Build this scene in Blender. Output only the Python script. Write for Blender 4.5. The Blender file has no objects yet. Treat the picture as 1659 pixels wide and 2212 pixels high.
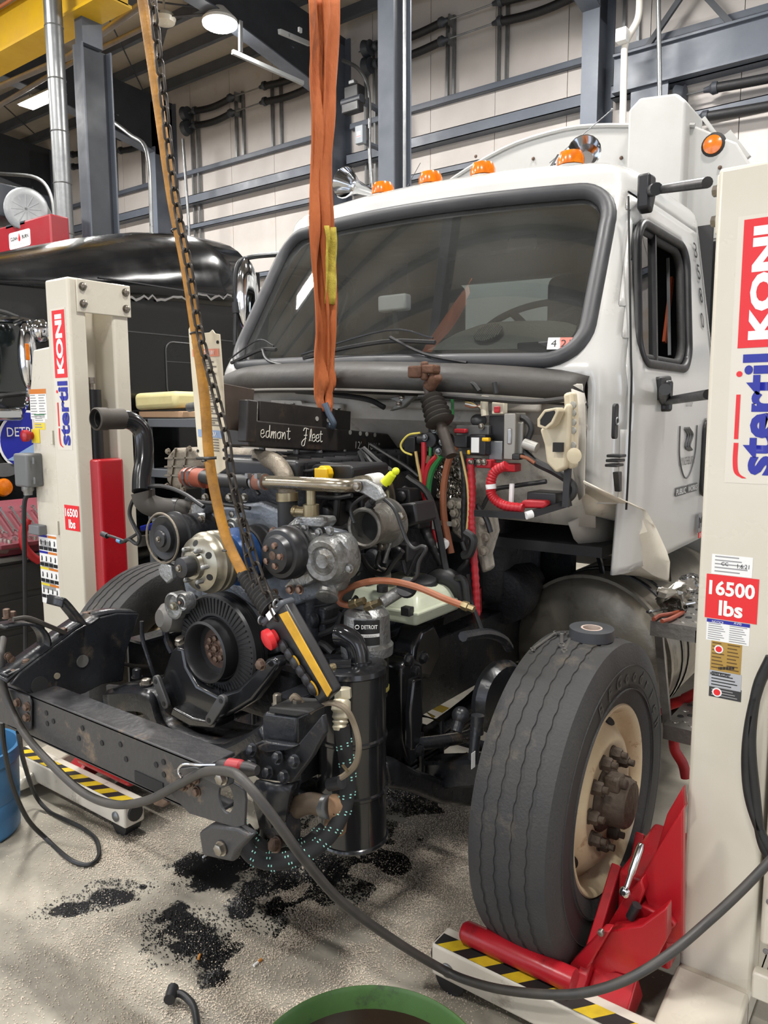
import bpy, bmesh, math, random
from mathutils import Vector, Matrix, noise
random.seed(7)
SC = bpy.context.scene
COL = SC.collection
R = math.radians
PI = math.pi

# ---------------------------------------------------------------- camera
CAM_POS = Vector((1.981, -2.30, 1.781))
YAW, PITCH, ROLL, FOC = R(36.6), R(7.35), R(-.2), 1660.0
_d = Vector((-math.sin(YAW)*math.cos(PITCH), math.cos(YAW)*math.cos(PITCH), -math.sin(PITCH)))
_r0 = Vector((math.cos(YAW), math.sin(YAW), 0)); _u0 = _r0.cross(_d)
_r = _r0*math.cos(ROLL)+_u0*math.sin(ROLL); _u = _u0*math.cos(ROLL)-_r0*math.sin(ROLL)
cam_data = bpy.data.cameras.new('camera'); cam = bpy.data.objects.new('camera', cam_data); COL.objects.link(cam)
cam.matrix_world = Matrix(((_r.x,_u.x,-_d.x,CAM_POS.x),(_r.y,_u.y,-_d.y,CAM_POS.y),(_r.z,_u.z,-_d.z,CAM_POS.z),(0,0,0,1)))
cam_data.sensor_fit = 'VERTICAL'; cam_data.sensor_height = 36; cam_data.lens = 36*FOC/2212
cam_data.clip_start = .05; cam_data.clip_end = 200
SC.camera = cam

# ---------------------------------------------------------------- world, exposure
world = bpy.data.worlds.new('world'); SC.world = world; world.use_nodes = True
world.node_tree.nodes['Background'].inputs[0].default_value = (.78, .86, 1, 1)
world.node_tree.nodes['Background'].inputs[1].default_value = 3.0
SC.view_settings.view_transform = 'Standard'; SC.view_settings.look = 'None'
SC.view_settings.exposure = -0.08; SC.view_settings.gamma = 1.0; SC.view_settings.use_curve_mapping = False
LAMP_POWER = 365

# ---------------------------------------------------------------- helpers
def W(u, v, x=None, y=None, z=None):
    """the point of the place that a spot of the photograph shows, on the plane x, y or z = const"""
    r = _d*FOC+_r*(u-829.5)-_u*(v-1106)
    k = (x-CAM_POS.x)/r.x if x is not None else (y-CAM_POS.y)/r.y if y is not None else (z-CAM_POS.z)/r.z
    return CAM_POS+r*k
def V(*a): return Vector(a) if len(a) == 3 else Vector(a[0])
X, Y, Z = Vector((1,0,0)), Vector((0,1,0)), Vector((0,0,1))

def frame(o, za, xa=None):
    za = Vector(za).normalized()
    if xa is None: xa = X if abs(za.x) < .9 else Y
    xa = Vector(xa); xa = (xa-za*xa.dot(za)).normalized(); ya = za.cross(xa)
    o = Vector(o)
    return Matrix(((xa.x,ya.x,za.x,o.x),(xa.y,ya.y,za.y,o.y),(xa.z,ya.z,za.z,o.z),(0,0,0,1)))

def spline(pts, k=6, closed=False):
    pts = [Vector(p) for p in pts]; n = len(pts); out = []
    rng = range(n) if closed else range(n-1)
    for i in rng:
        p1, p2 = pts[i], pts[(i+1) % n]
        p0 = pts[i-1] if (i > 0 or closed) else p1*2-p2
        p3 = pts[(i+2) % n] if (i+2 < n or closed) else p2*2-p1
        for j in range(k):
            t = j/k
            out.append(.5*((2*p1)+(p2-p0)*t+(2*p0-5*p1+4*p2-p3)*t*t+(3*p1-p0-3*p2+p3)*t**3))
    if not closed: out.append(pts[-1].copy())
    return out

class MB:
    """collects simple solids and links them as one mesh"""
    def __init__(s): s.bm = bmesh.new()
    def face(s, vs):
        try: return s.bm.faces.new(vs)
        except ValueError: return None
    def poly(s, pts): return s.face([s.bm.verts.new(p) for p in pts])
    def box(s, c, size, m=None):
        c = Vector(c); h = [v/2 for v in size]
        vs = []
        for dz in (-1,1):
            for dy in (-1,1):
                for dx in (-1,1):
                    p = Vector((dx*h[0],dy*h[1],dz*h[2]))
                    p = (m @ p)+c if m is not None else p+c
                    vs.append(s.bm.verts.new(p))
        for f in ((0,2,3,1),(4,5,7,6),(0,1,5,4),(2,6,7,3),(0,4,6,2),(1,3,7,5)): s.face([vs[i] for i in f])
        return s
    def bb(s, a, b):
        a, b = Vector(a), Vector(b)
        return s.box((a+b)/2, [abs(b[i]-a[i]) for i in range(3)])
    def beam(s, a, b, w, h, up=Z):
        """bar of section w (sideways) x h (along up) from a to b"""
        a, b = Vector(a), Vector(b); f = frame(a, b-a, Vector(up).cross(b-a) if abs((b-a).normalized().dot(Vector(up))) < .98 else X)
        L = (b-a).length
        return s.box(f @ Vector((0,0,L/2)), (w,h,L), f.to_3x3())
    def rings(s, rings, closed=True, cap0=True, cap1=True, loop=False):
        vr = [[s.bm.verts.new(p) for p in r] for r in rings]
        n = len(vr[0]); m = len(vr)
        for i in range(m if loop else m-1):
            A, B = vr[i], vr[(i+1) % m]
            for j in range(n if closed else n-1):
                s.face((A[j], A[(j+1) % n], B[(j+1) % n], B[j]))
        if closed and not loop:
            if cap0: s.face(list(reversed(vr[0])))
            if cap1: s.face(vr[-1])
        return s
    def lathe(s, o, ax, prof, n=24, cap0=True, cap1=True, loop=False, xa=None):
        """prof: (radius, height along ax)"""
        f = frame(o, ax, xa); rr = []
        for r, h in prof:
            rr.append([f @ Vector((r*math.cos(2*PI*i/n), r*math.sin(2*PI*i/n), h)) for i in range(n)])
        return s.rings(rr, True, cap0, cap1, loop)
    def cyl(s, a, b, r, r2=None, n=16, xa=None):
        a, b = Vector(a), Vector(b)
        return s.lathe(a, b-a, [(r,0),(r if r2 is None else r2,(b-a).length)], n, xa=xa)
    def ring(s, o, ax, ri, ro, h, n=24):
        return s.lathe(o, ax, [(ri,0),(ro,0),(ro,h),(ri,h)], n, loop=True)
    def torus(s, o, ax, r, t, n=24, k=8):
        return s.lathe(o, ax, [(r+t*math.cos(2*PI*i/k), t*math.sin(2*PI*i/k)) for i in range(k)], n, loop=True)
    def tube(s, pts, r, n=8, k=5, closed=False, smooth=True, cap=True):
        P = spline(pts, k, closed) if smooth and len(pts) > 2 else [Vector(p) for p in pts]
        m = len(P); rr = []; prev = None
        for i, p in enumerate(P):
            if closed: t = P[(i+1) % m]-P[i-1]
            else: t = P[min(i+1,m-1)]-P[max(i-1,0)]
            if t.length < 1e-9: t = Z.copy()
            t.normalize()
            if prev is None:
                a = X if abs(t.x) < .9 else Y
                a = (a-t*a.dot(t)).normalized()
            else:
                a = prev-t*prev.dot(t)
                a = a.normalized() if a.length > 1e-6 else (X-t*t.x).normalized()
            prev = a; b = t.cross(a)
            q = r(i/(m-1)) if callable(r) else r
            rr.append([p+a*(q*math.cos(2*PI*j/n))+b*(q*math.sin(2*PI*j/n)) for j in range(n)])
        return s.rings(rr, True, cap, cap, closed)
    def prism(s, pts, vec):
        vec = Vector(vec); a = [s.bm.verts.new(p) for p in pts]; b = [s.bm.verts.new(Vector(p)+vec) for p in pts]
        n = len(a)
        s.face(list(reversed(a))); s.face(b)
        for i in range(n): s.face((a[i], a[(i+1) % n], b[(i+1) % n], b[i]))
        return s
    def holed(s, outer, inner, vec):
        """plate between two loops of equal count, extruded by vec"""
        vec = Vector(vec); n = len(outer)
        o0 = [s.bm.verts.new(p) for p in outer]; i0 = [s.bm.verts.new(p) for p in inner]
        o1 = [s.bm.verts.new(Vector(p)+vec) for p in outer]; i1 = [s.bm.verts.new(Vector(p)+vec) for p in inner]
        for i in range(n):
            j = (i+1) % n
            s.face((o0[j],o0[i],i0[i],i0[j])); s.face((o1[i],o1[j],i1[j],i1[i]))
            s.face((o0[i],o0[j],o1[j],o1[i])); s.face((i0[j],i0[i],i1[i],i1[j]))
        return s
    def grid(s, rows, thick=None):
        vr = [[s.bm.verts.new(p) for p in r] for r in rows]
        for i in range(len(vr)-1):
            for j in range(len(vr[0])-1): s.face((vr[i][j],vr[i][j+1],vr[i+1][j+1],vr[i+1][j]))
        return s
    def ball(s, c, r, sc=(1,1,1), n=16, k=10, m=None):
        c = Vector(c); rr = []
        for i in range(1, k):
            a = PI*i/k
            ring = []
            for j in range(n):
                p = Vector((r*sc[0]*math.sin(a)*math.cos(2*PI*j/n), r*sc[1]*math.sin(a)*math.sin(2*PI*j/n), -r*sc[2]*math.cos(a)))
                ring.append(c+(m @ p if m is not None else p))
            rr.append(ring)
        return s.rings(rr)
    def hexbolt(s, o, ax, r, h=None, washer=True):
        o = Vector(o); ax = Vector(ax).normalized(); h = h or r*1.1
        if washer: s.lathe(o, ax, [(r*1.45,0),(r*1.45,r*.25)], 12)
        s.lathe(o, ax, [(r*1.12,r*.2),(r*1.12,h),(r*.8,h+r*.18)], 6)
        return s
    def wob(s, amp, sc, seed=0):
        for v in s.bm.verts:
            v.co += noise.noise_vector(v.co*sc+Vector((seed,seed*2,0)))*amp
        return s
    def build(s, name, mat, parent=None, smooth=40, bevel=0, seg=2, solid=0, sub=0):
        bmesh.ops.recalc_face_normals(s.bm, faces=s.bm.faces)
        off = WL.get(parent.name, Vector((0,0,0))) if parent is not None else Vector((0,0,0))
        if off.length: bmesh.ops.translate(s.bm, verts=s.bm.verts, vec=-off)
        me = bpy.data.meshes.new(name); s.bm.to_mesh(me); s.bm.free()
        if smooth:
            me.shade_smooth()
            me.set_sharp_from_angle(angle=R(smooth))
        return link(name, me, mat, parent, bevel, seg, solid, sub)

WL = {}
def link(name, me, mat, parent=None, bevel=0, seg=2, solid=0, sub=0):
    o = bpy.data.objects.new(name, me); COL.objects.link(o)
    if mat is not None:
        me.materials.clear()
        for m in (mat if isinstance(mat, (list, tuple)) else [mat]): me.materials.append(m)
    if parent is not None:
        o.parent = parent; WL[o.name] = WL.get(parent.name, Vector((0,0,0))).copy()
    else: WL[o.name] = Vector((0,0,0))
    if solid:
        md = o.modifiers.new('solid','SOLIDIFY'); md.thickness = solid; md.offset = 0
    if bevel:
        md = o.modifiers.new('bevel','BEVEL'); md.width = bevel; md.segments = seg; md.limit_method = 'ANGLE'; md.angle_limit = R(35); md.harden_normals = False
    if sub:
        md = o.modifiers.new('sub','SUBSURF'); md.levels = sub; md.render_levels = sub
    return o
def tag(o, label=None, cat=None, group=None, kind=None):
    if label: o['label'] = label
    if cat: o['category'] = cat
    if group: o['group'] = group
    if kind: o['kind'] = kind
    return o
def thing(name, loc, label, cat, group=None, kind=None):
    o = bpy.data.objects.new(name, None); COL.objects.link(o); o.location = loc; o.empty_display_size = .1
    WL[o.name] = Vector(loc)
    return tag(o, label, cat, group, kind)
def place(me, name, mat, parent, m):
    """a copy of a shared mesh at matrix m (world)"""
    o = bpy.data.objects.new(name, me); COL.objects.link(o)
    if mat is not None and not me.materials: me.materials.append(mat)
    off = WL.get(parent.name, Vector((0,0,0))) if parent is not None else Vector((0,0,0))
    o.matrix_basis = Matrix.Translation(-off) @ m
    if parent is not None: o.parent = parent
    WL[o.name] = off.copy()
    return o
def mesh_of(mb, name, smooth=40):
    bmesh.ops.recalc_face_normals(mb.bm, faces=mb.bm.faces)
    me = bpy.data.meshes.new(name); mb.bm.to_mesh(me); mb.bm.free()
    if smooth: me.shade_smooth(); me.set_sharp_from_angle(angle=R(smooth))
    return me
_bolts = {}
def bolt(parent, o, ax, r=.012, mat=None, h=None, name='bolt'):
    key = (round(r,4), round(h or 0,4), mat.name)
    if key not in _bolts:
        me = mesh_of(MB().hexbolt((0,0,0),(0,0,1),r,h), 'bolt'); me.materials.append(mat); _bolts[key] = me
    return place(_bolts[key], name, None, parent, frame(o, ax))

# ---------------------------------------------------------------- materials
MATS = {}
def col(h):
    """sRGB 0-255 or hex to linear"""
    if isinstance(h, str): h = tuple(int(h[i:i+2],16) for i in (0,2,4))
    return tuple(((c/255)/12.92 if c/255 <= .04045 else ((c/255+.055)/1.055)**2.4) for c in h)+(1,)
def M(name, c, rough=.5, metal=0, c2=None, ns=6, amt=.5, bump=0, bs=40, coat=0, rvar=.1, dirt=None, dirt_amt=0, dirt_scale=3, spec=None, stretch=None):
    if name in MATS: return MATS[name]
    m = bpy.data.materials.new(name); m.use_nodes = True; nt = m.node_tree; N = nt.nodes; L = nt.links
    b = N['Principled BSDF']; c = col(c)
    b.inputs['Base Color'].default_value = c; b.inputs['Roughness'].default_value = rough; b.inputs['Metallic'].default_value = metal
    if spec is not None: b.inputs['Specular IOR Level'].default_value = spec
    if coat: b.inputs['Coat Weight'].default_value = coat; b.inputs['Coat Roughness'].default_value = .06
    tc = N.new('ShaderNodeTexCoord'); co = tc.outputs['Object']
    if stretch:
        mp = N.new('ShaderNodeMapping'); mp.inputs['Scale'].default_value = stretch; L.new(co, mp.inputs[0]); co = mp.outputs[0]
    out = None
    if c2 is not None:
        nz = N.new('ShaderNodeTexNoise'); nz.inputs['Scale'].default_value = ns; nz.inputs['Detail'].default_value = 6; nz.inputs['Roughness'].default_value = .62
        L.new(co, nz.inputs['Vector'])
        rp = N.new('ShaderNodeValToRGB'); rp.color_ramp.elements[0].position = .5-.28*(1-amt)-.04; rp.color_ramp.elements[1].position = .5+.28*(1-amt)+.08
        rp.color_ramp.elements[0].color = col(c2); rp.color_ramp.elements[1].color = c
        L.new(nz.outputs[0], rp.inputs[0]); out = rp.outputs[0]
        if rvar:
            mr = N.new('ShaderNodeMapRange'); mr.inputs[1].default_value = .3; mr.inputs[2].default_value = .7
            mr.inputs[3].default_value = min(1, rough+rvar); mr.inputs[4].default_value = max(.02, rough-rvar)
            L.new(nz.outputs[0], mr.inputs[0]); L.new(mr.outputs[0], b.inputs['Roughness'])
    if dirt is not None:
        nz2 = N.new('ShaderNodeTexNoise'); nz2.inputs['Scale'].default_value = dirt_scale; nz2.inputs['Detail'].default_value = 8; nz2.inputs['Roughness'].default_value = .7
        L.new(co, nz2.inputs['Vector'])
        rp2 = N.new('ShaderNodeValToRGB'); rp2.color_ramp.elements[0].position = max(0,.62-dirt_amt*.4); rp2.color_ramp.elements[1].position = min(1,.75-dirt_amt*.25)
        L.new(nz2.outputs[0], rp2.inputs[0])
        mx = N.new('ShaderNodeMix'); mx.data_type = 'RGBA'
        L.new(rp2.outputs[0], mx.inputs[0]); mx.inputs[6].default_value = c; mx.inputs[7].default_value = col(dirt)
        if out is not None: L.new(out, mx.inputs[6])
        out = mx.outputs[2]
    if out is not None: L.new(out, b.inputs['Base Color'])
    if bump:
        nb = N.new('ShaderNodeTexNoise'); nb.inputs['Scale'].default_value = bs; nb.inputs['Detail'].default_value = 4
        L.new(co, nb.inputs['Vector'])
        bp = N.new('ShaderNodeBump'); bp.inputs['Strength'].default_value = bump; bp.inputs['Distance'].default_value = .01
        L.new(nb.outputs[0], bp.inputs['Height']); L.new(bp.outputs[0], b.inputs['Normal'])
    MATS[name] = m
    return m
def emit(name, c, s):
    m = bpy.data.materials.new(name); m.use_nodes = True; b = m.node_tree.nodes['Principled BSDF']
    b.inputs['Base Color'].default_value = c; b.inputs['Emission Color'].default_value = c; b.inputs['Emission Strength'].default_value = s
    return m
def glass(name, c, rough=0, alpha=None):
    m = bpy.data.materials.new(name); m.use_nodes = True; b = m.node_tree.nodes['Principled BSDF']
    b.inputs['Base Color'].default_value = c; b.inputs['Roughness'].default_value = rough
    b.inputs['Transmission Weight'].default_value = 1; b.inputs['IOR'].default_value = 1.45
    return m

STEEL = M('steel_grey_paint', (98,104,114), .45, 0, (84,90,100), 2, .4)
DARKSTEEL = M('dark_primer_steel', (62,66,72), .5, 0, (48,51,57), 2, .4)
GALV = M('galvanised', (150,152,152), .38, .8, (120,122,124), 5, .4)
BLACKMET = M('black_chassis_paint', (42,44,48), .3, 0, (30,31,34), 8, .4, .12, 60, dirt=(84,74,62), dirt_amt=.14, dirt_scale=9)
GLOSSBLK = M('gloss_black_paint', (34,35,38), .2, 0, (24,25,27), 4, .5, coat=.3)
RUBBER = M('black_rubber', (30,30,31), .7, 0, (44,43,41), 10, .5, .15, 80)
HOSE = M('black_hose', (26,26,28), .48, 0, (38,38,38), 14, .5)
PLASTIC = M('black_plastic', (30,30,32), .42, 0, (34,34,36), 9, .5)
ALU = M('cast_aluminium', (170,172,172), .4, .75, (128,128,126), 9, .5, .3, 90, dirt=(92,86,76), dirt_amt=.2, dirt_scale=7)
ALUD = M('dusty_cast_metal', (142,134,120), .55, .45, (112,102,88), 7, .5, .35, 70)
ZINC = M('zinc_bolt', (176,172,164), .32, .9, (120,112,100), 20, .5)
RUSTB = M('rusty_bolt', (122,102,88), .5, .5, (84,66,56), 24, .5, .3, 90)
CHROME = M('chrome', (215,217,220), .08, 1)
WHITEP = M('white_cab_paint', (200,200,198), .2, 0, (193,192,188), 2, .6, coat=.5)
WHITEB = M('white_body_paint', (184,184,181), .35, 0, (174,173,169), 3, .5, dirt=(170,162,148), dirt_amt=-.2, dirt_scale=6)
DIRTYW = M('dirty_white_firewall', (196,192,182), .55, 0, (162,156,146), 5, .4, dirt=(98,90,80), dirt_amt=.16, dirt_scale=4)
CREAM = M('cream_lift_paint', (212,206,191), .3, 0, (204,197,181), 1.5, .5, coat=.2)
REDP = M('red_lift_paint', (176,26,36), .3, 0, (158,20,30), 3, .5, coat=.2)
PRINTBLK = M('print_black', (22,22,24), .5); PRINTWHITE = M('print_white', (236,236,234), .45)
PRINTRED = M('print_red', (222,34,40), .4); PRINTBLUE = M('print_blue', (30,38,150), .4)
ORANGEL = M('amber_lens', (226,128,24), .2, 0, (200,96,10), 30, .5, coat=.5)

def rrect(w, h, r, n=6):
    """rounded rectangle loop in the xy plane, centred"""
    out = []
    for cx, cy, a0 in ((w/2-r,h/2-r,0),(-w/2+r,h/2-r,PI/2),(-w/2+r,-h/2+r,PI),(w/2-r,-h/2+r,1.5*PI)):
        for i in range(n+1):
            a = a0+PI/2*i/n; out.append((cx+r*math.cos(a), cy+r*math.sin(a)))
    return out
def rrect_d(w, h, r, n=6, step=.04):
    lp = rrect(w, h, r, n); out = []
    for i, a in enumerate(lp):
        b = lp[(i+1) % len(lp)]; d = math.hypot(b[0]-a[0], b[1]-a[1]); k = max(1, int(d/step))
        for j in range(k): out.append((a[0]+(b[0]-a[0])*j/k, a[1]+(b[1]-a[1])*j/k))
    return out
def circ(r, n, a0=0): return [(r*math.cos(a0+2*PI*i/n), r*math.sin(a0+2*PI*i/n)) for i in range(n)]

def text(s, parent, mat, origin, right, up, w=None, h=None, depth=.0006, name='lettering', bold=0, shear=0, fit=True, align='CENTER'):
    """flat lettering; origin is the centre of its box, fitted to w x h"""
    cu = bpy.data.curves.new('t','FONT'); cu.body = s; cu.offset = bold; cu.shear = shear; cu.resolution_u = 3
    to = bpy.data.objects.new('t', cu); COL.objects.link(to)
    bpy.context.view_layer.update()
    me = bpy.data.meshes.new_from_object(to); bpy.data.objects.remove(to); bpy.data.curves.remove(cu)
    xs = [v.co.x for v in me.vertices]; ys = [v.co.y for v in me.vertices]
    x0, x1, y0, y1 = min(xs), max(xs), min(ys), max(ys)
    sx = w/(x1-x0) if w else None; sy = h/(y1-y0) if h else None
    if sx is None: sx = sy
    if sy is None: sy = sx
    right = Vector(right).normalized(); up = Vector(up).normalized(); nrm = right.cross(up)
    off = WL.get(parent.name, Vector((0,0,0)))
    base = Vector(origin)-off
    for v in me.vertices:
        v.co = base+right*((v.co.x-(x0+x1)/2)*sx)+up*((v.co.y-(y0+y1)/2)*sy)+nrm*depth
    o = bpy.data.objects.new(name, me); COL.objects.link(o); o.parent = parent; me.materials.clear(); me.materials.append(mat); WL[o.name] = off.copy()
    return o
def plate(parent, mat, o, right, up, w, h, name='label', depth=.001, r=0):
    """thin rectangular sticker or plate centred on o"""
    right = Vector(right).normalized(); up = Vector(up).normalized(); nrm = right.cross(up)
    loop = rrect(w, h, r, 3) if r else [(-w/2,-h/2),(w/2,-h/2),(w/2,h/2),(-w/2,h/2)]
    return MB().prism([Vector(o)+right*a+up*b for a, b in loop], nrm*depth).build(name, mat, parent, smooth=0)
# ================================================================ the hall
def concrete():
    m = bpy.data.materials.new('concrete_floor'); m.use_nodes = True; nt = m.node_tree; N = nt.nodes; L = nt.links; b = N['Principled BSDF']
    tc = N.new('ShaderNodeTexCoord'); co = tc.outputs['Object']
    def nz(s, d=6, r=.6):
        n = N.new('ShaderNodeTexNoise'); n.inputs['Scale'].default_value = s; n.inputs['Detail'].default_value = d; n.inputs['Roughness'].default_value = r
        L.new(co, n.inputs['Vector']); return n.outputs[0]
    def ramp(i, p0, p1, c0, c1):
        r = N.new('ShaderNodeValToRGB'); r.color_ramp.elements[0].position = p0; r.color_ramp.elements[1].position = p1
        r.color_ramp.elements[0].color = c0; r.color_ramp.elements[1].color = c1; L.new(i, r.inputs[0]); return r.outputs[0]
    def mix(f, a, bb):
        x = N.new('ShaderNodeMix'); x.data_type = 'RGBA'; L.new(f, x.inputs[0])
        for i, q in ((6,a),(7,bb)):
            if isinstance(q, tuple): x.inputs[i].default_value = q
            else: L.new(q, x.inputs[i])
        return x.outputs[2]
    a = ramp(nz(1.6), .35, .68, col((134,129,118)), col((174,167,152)))
    c = mix(ramp(nz(.7,8,.7), .55, .75, (0,0,0,1), (1,1,1,1)), a, col((88,86,80)))
    c = mix(ramp(nz(22,3), .45, .8, (0,0,0,1), (.5,.5,.5,1)), c, col((172,165,150)))
    # spilled oil: an irregular stain with its own shape on the slab
    def blob(px, py, rad):
        s = N.new('ShaderNodeVectorMath'); s.operation = 'DISTANCE'; L.new(co, s.inputs[0]); s.inputs[1].default_value = (px,py,0)
        d = N.new('ShaderNodeMath'); d.operation = 'DIVIDE'; L.new(s.outputs['Value'], d.inputs[0]); d.inputs[1].default_value = rad
        return d.outputs[0]
    wob = nz(9, 5, .65)
    tot = None
    for px, py, rad in OIL:
        d = blob(px, py, rad)
        ad = N.new('ShaderNodeMath'); ad.operation = 'MULTIPLY_ADD'; L.new(wob, ad.inputs[0]); ad.inputs[1].default_value = 2.6; L.new(d, ad.inputs[2])
        if tot is None: tot = ad.outputs[0]
        else:
            mn = N.new('ShaderNodeMath'); mn.operation = 'MINIMUM'; L.new(tot, mn.inputs[0]); L.new(ad.outputs[0], mn.inputs[1]); tot = mn.outputs[0]
    msk = N.new('ShaderNodeMapRange'); msk.inputs[1].default_value = 1.98; msk.inputs[2].default_value = 2.14; msk.inputs[3].default_value = 1; msk.inputs[4].default_value = 0
    L.new(tot, msk.inputs[0])
    c = mix(msk.outputs[0], c, col((26,26,27)))
    L.new(c, b.inputs['Base Color'])
    rr = N.new('ShaderNodeMapRange'); rr.inputs[3].default_value = .62; rr.inputs[4].default_value = .3; L.new(msk.outputs[0], rr.inputs[0]); L.new(rr.outputs[0], b.inputs['Roughness'])
    bp = N.new('ShaderNodeBump'); bp.inputs['Strength'].default_value = .12; bp.inputs['Distance'].default_value = .01; L.new(nz(60,4), bp.inputs['Height']); L.new(bp.outputs[0], b.inputs['Normal'])
    return m
def fl(u, v): return W(u, v, z=0)
OIL = []
for u, v, r in ((470,1880,.16),(560,1830,.17),(640,1850,.16),(760,1790,.17),(700,1880,.14),(400,2000,.10),(425,2035,.09),(455,2075,.08),(470,2105,.05),(370,1975,.07),(410,1870,.09),(520,1960,.07),(600,1960,.08),(610,1890,.12),(500,1860,.14),(450,1900,.1),(245,1935,.09),(140,1965,.07),(180,1960,.05),(310,1915,.025),(860,1720,.14),(940,1670,.16),(850,1860,.06),(560,1920,.1),(880,1640,.2)):
    p = fl(u, v); OIL.append((p.x, p.y, r))

floor = MB().bb((-28,-16,-.1),(11,9.2,0)).build('floor', concrete(), smooth=0)
tag(floor, 'grey concrete shop floor with dark oil stains', None, kind='structure')
BAYX = [-16.75,-11.98,-7.2,-2.42,2.36,7.14]
WY = 9.0
INSUL = M('white_vinyl_insulation', (196,190,185), .55, 0, (182,175,169), .9, .5, .25, 5, dirt=(176,140,96), dirt_amt=.12, dirt_scale=.55)
wall = MB().bb((-28,WY+.03,0),(11,WY+.12,12)).build('wall_back', M('seam_dark',(120,114,108),.7), smooth=0)
tag(wall, 'rear wall of white insulation panels behind steel girts', None, kind='structure')
pm = mesh_of(MB().box((0,0,0),(1.19,.06,8.6)), 'panel', 0); pm.materials.append(INSUL)
for i in range(24): place(pm, 'panel', None, wall, Matrix.Translation((-20.4+1.2*i, WY, 4.3)))
# girts: steel channels along the wall
for z, hgt, dp in ((6.80,.09,.1),(6.22,.17,.2),(5.70,.10,.12),(4.5,.1,.15),(3.2,.1,.15)):
    for i in range(len(BAYX)-1):
        a, b_ = BAYX[i]+.16, BAYX[i+1]-.16
        if i == 3 and z > 6.1 and z < 6.5: pass
        m = MB(); m.bb((a,WY-.03-dp,z-hgt/2),(b_,WY-.03,z-hgt/2+.012)); m.bb((a,WY-.03-dp,z+hgt/2-.012),(b_,WY-.03,z+hgt/2)); m.bb((a,WY-.03-dp,z-hgt/2),(b_,WY-.03-dp+.012,z+hgt/2))
        m.build('girt', STEEL, wall, smooth=0)
# roof
def roofz(y): return 8.25+(9-y)*.045
ceil_ = MB().poly([(-28,9.1,roofz(9.1)+.32),(11,9.1,roofz(9.1)+.32),(11,-16,roofz(-16)+.32),(-28,-16,roofz(-16)+.32)])
cm = MB(); cm.prism([(-28,9.1,roofz(9.1)+.32),(-28,-16,roofz(-16)+.32),(-28,-16,roofz(-16)+.42),(-28,9.1,roofz(9.1)+.42)],(39,0,0))
ceiling = tag(cm.build('ceiling', M('roof_insulation',(176,166,152),.7,0,(158,148,134),.8,.5), smooth=0), 'pale roof insulation behind dark purlins', None, kind='structure')
pp = MB(); pp.box((0,0,.12),(39,.012,.26)); pp.box((0,-.045,-.01),(39,.09,.012)); pp.box((0,.045,.25),(39,.09,.012))
pme = mesh_of(pp, 'purlin', 0); pme.materials.append(M('purlin_grey',(84,87,92),.5,0,(70,73,78),2,.4))
y = 8.55
while y > -15.5:
    place(pme, 'purlin', None, ceiling, Matrix.Translation((-8.5, y, roofz(y)+.09))); y -= .78
# rigid frames: wall column + haunched rafter
for bx in BAYX:
    m = MB()
    m.bb((bx-.12,WY-.62,0),(bx+.12,WY-.60,7.3)); m.bb((bx-.12,WY-.06,0),(bx+.12,WY-.03,8.3)); m.bb((bx-.008,WY-.6,0),(bx+.008,WY-.05,8.2))
    c_ = m.build('steel_frame_column', STEEL, wall, smooth=0)
    m = MB()
    # web and flanges of the rafter
    yk, ye = WY-.62, 5.9
    m.prism([(bx-.008,WY-.03,roofz(9)+.08),(bx-.008,WY-.03,7.2),(bx-.008,yk,7.2),(bx-.008,ye,roofz(ye)-.78),(bx-.008,-16,roofz(-16)-.6),(bx-.008,-16,roofz(-16)+.08)],(.016,0,0))
    m.build('rafter', DARKSTEEL, ceiling, smooth=0)
    m = MB()
    m.beam((bx,yk,7.2),(bx,ye,roofz(ye)-.78),.26,.02); m.beam((bx,ye,roofz(ye)-.78),(bx,-16,roofz(-16)-.6),.26,.02)
    m.build('rafter_flange', STEEL, ceiling, smooth=0)
# flange braces, cross rods
for bx in BAYX[1:4]:
    for yb in (7.6, 5.4):
        MB().beam((bx,yb,roofz(yb)-.62),(bx-.75,yb+.15,roofz(yb)+.08),.05,.05).build('flange_brace', STEEL, ceiling, smooth=0)
for x0, y0, x1, y1 in ((-11.9,8.2,-7.2,3),(-7.2,8.2,-11.9,3),(-7.2,8.2,-2.4,3),(-16,8.2,-12,3)):
    MB().cyl((x0,y0,roofz(y0)+.02),(x1,y1,roofz(y1)+.02),.014,n=6).build('brace_rod', DARKSTEEL, ceiling)
# walls out of view (reflected in paint and glass): side walls and front wall with open bay doors
def bays(name, label, ax, fixed, spans, lo, hi, top, dh, mat):
    m = MB(); t = .15; cur = lo
    def blk(a, b, z0, z1):
        if ax == 'x': m.bb((a,fixed,z0),(b,fixed+t,z1))
        else: m.bb((fixed,a,z0),(fixed+t,b,z1))
    for a, b in spans: blk(cur, a, 0, top); blk(a, b, dh, top); cur = b
    blk(cur, hi, 0, top)
    o = m.build(name, mat, smooth=0); tag(o, label, None, kind='structure'); return o
bays('wall_front', 'front wall with open vehicle bays', 'x', -10.6, [(-19,-14.4),(-13.4,-8.8),(-7.8,-3.2),(-2.0,2.6),(3.8,8.4)], -28, 11, 9.8, 4.8, INSUL)
bays('wall_right', 'side wall with one open vehicle bay', 'y', 9.6, [(-8,-4),(1.5,6.5)], -16, 9.2, 9.8, 4.2, INSUL)
bays('wall_left', 'far side wall', 'y', -28, [], -16, 9.2, 9.8, 4.2, INSUL)

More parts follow.
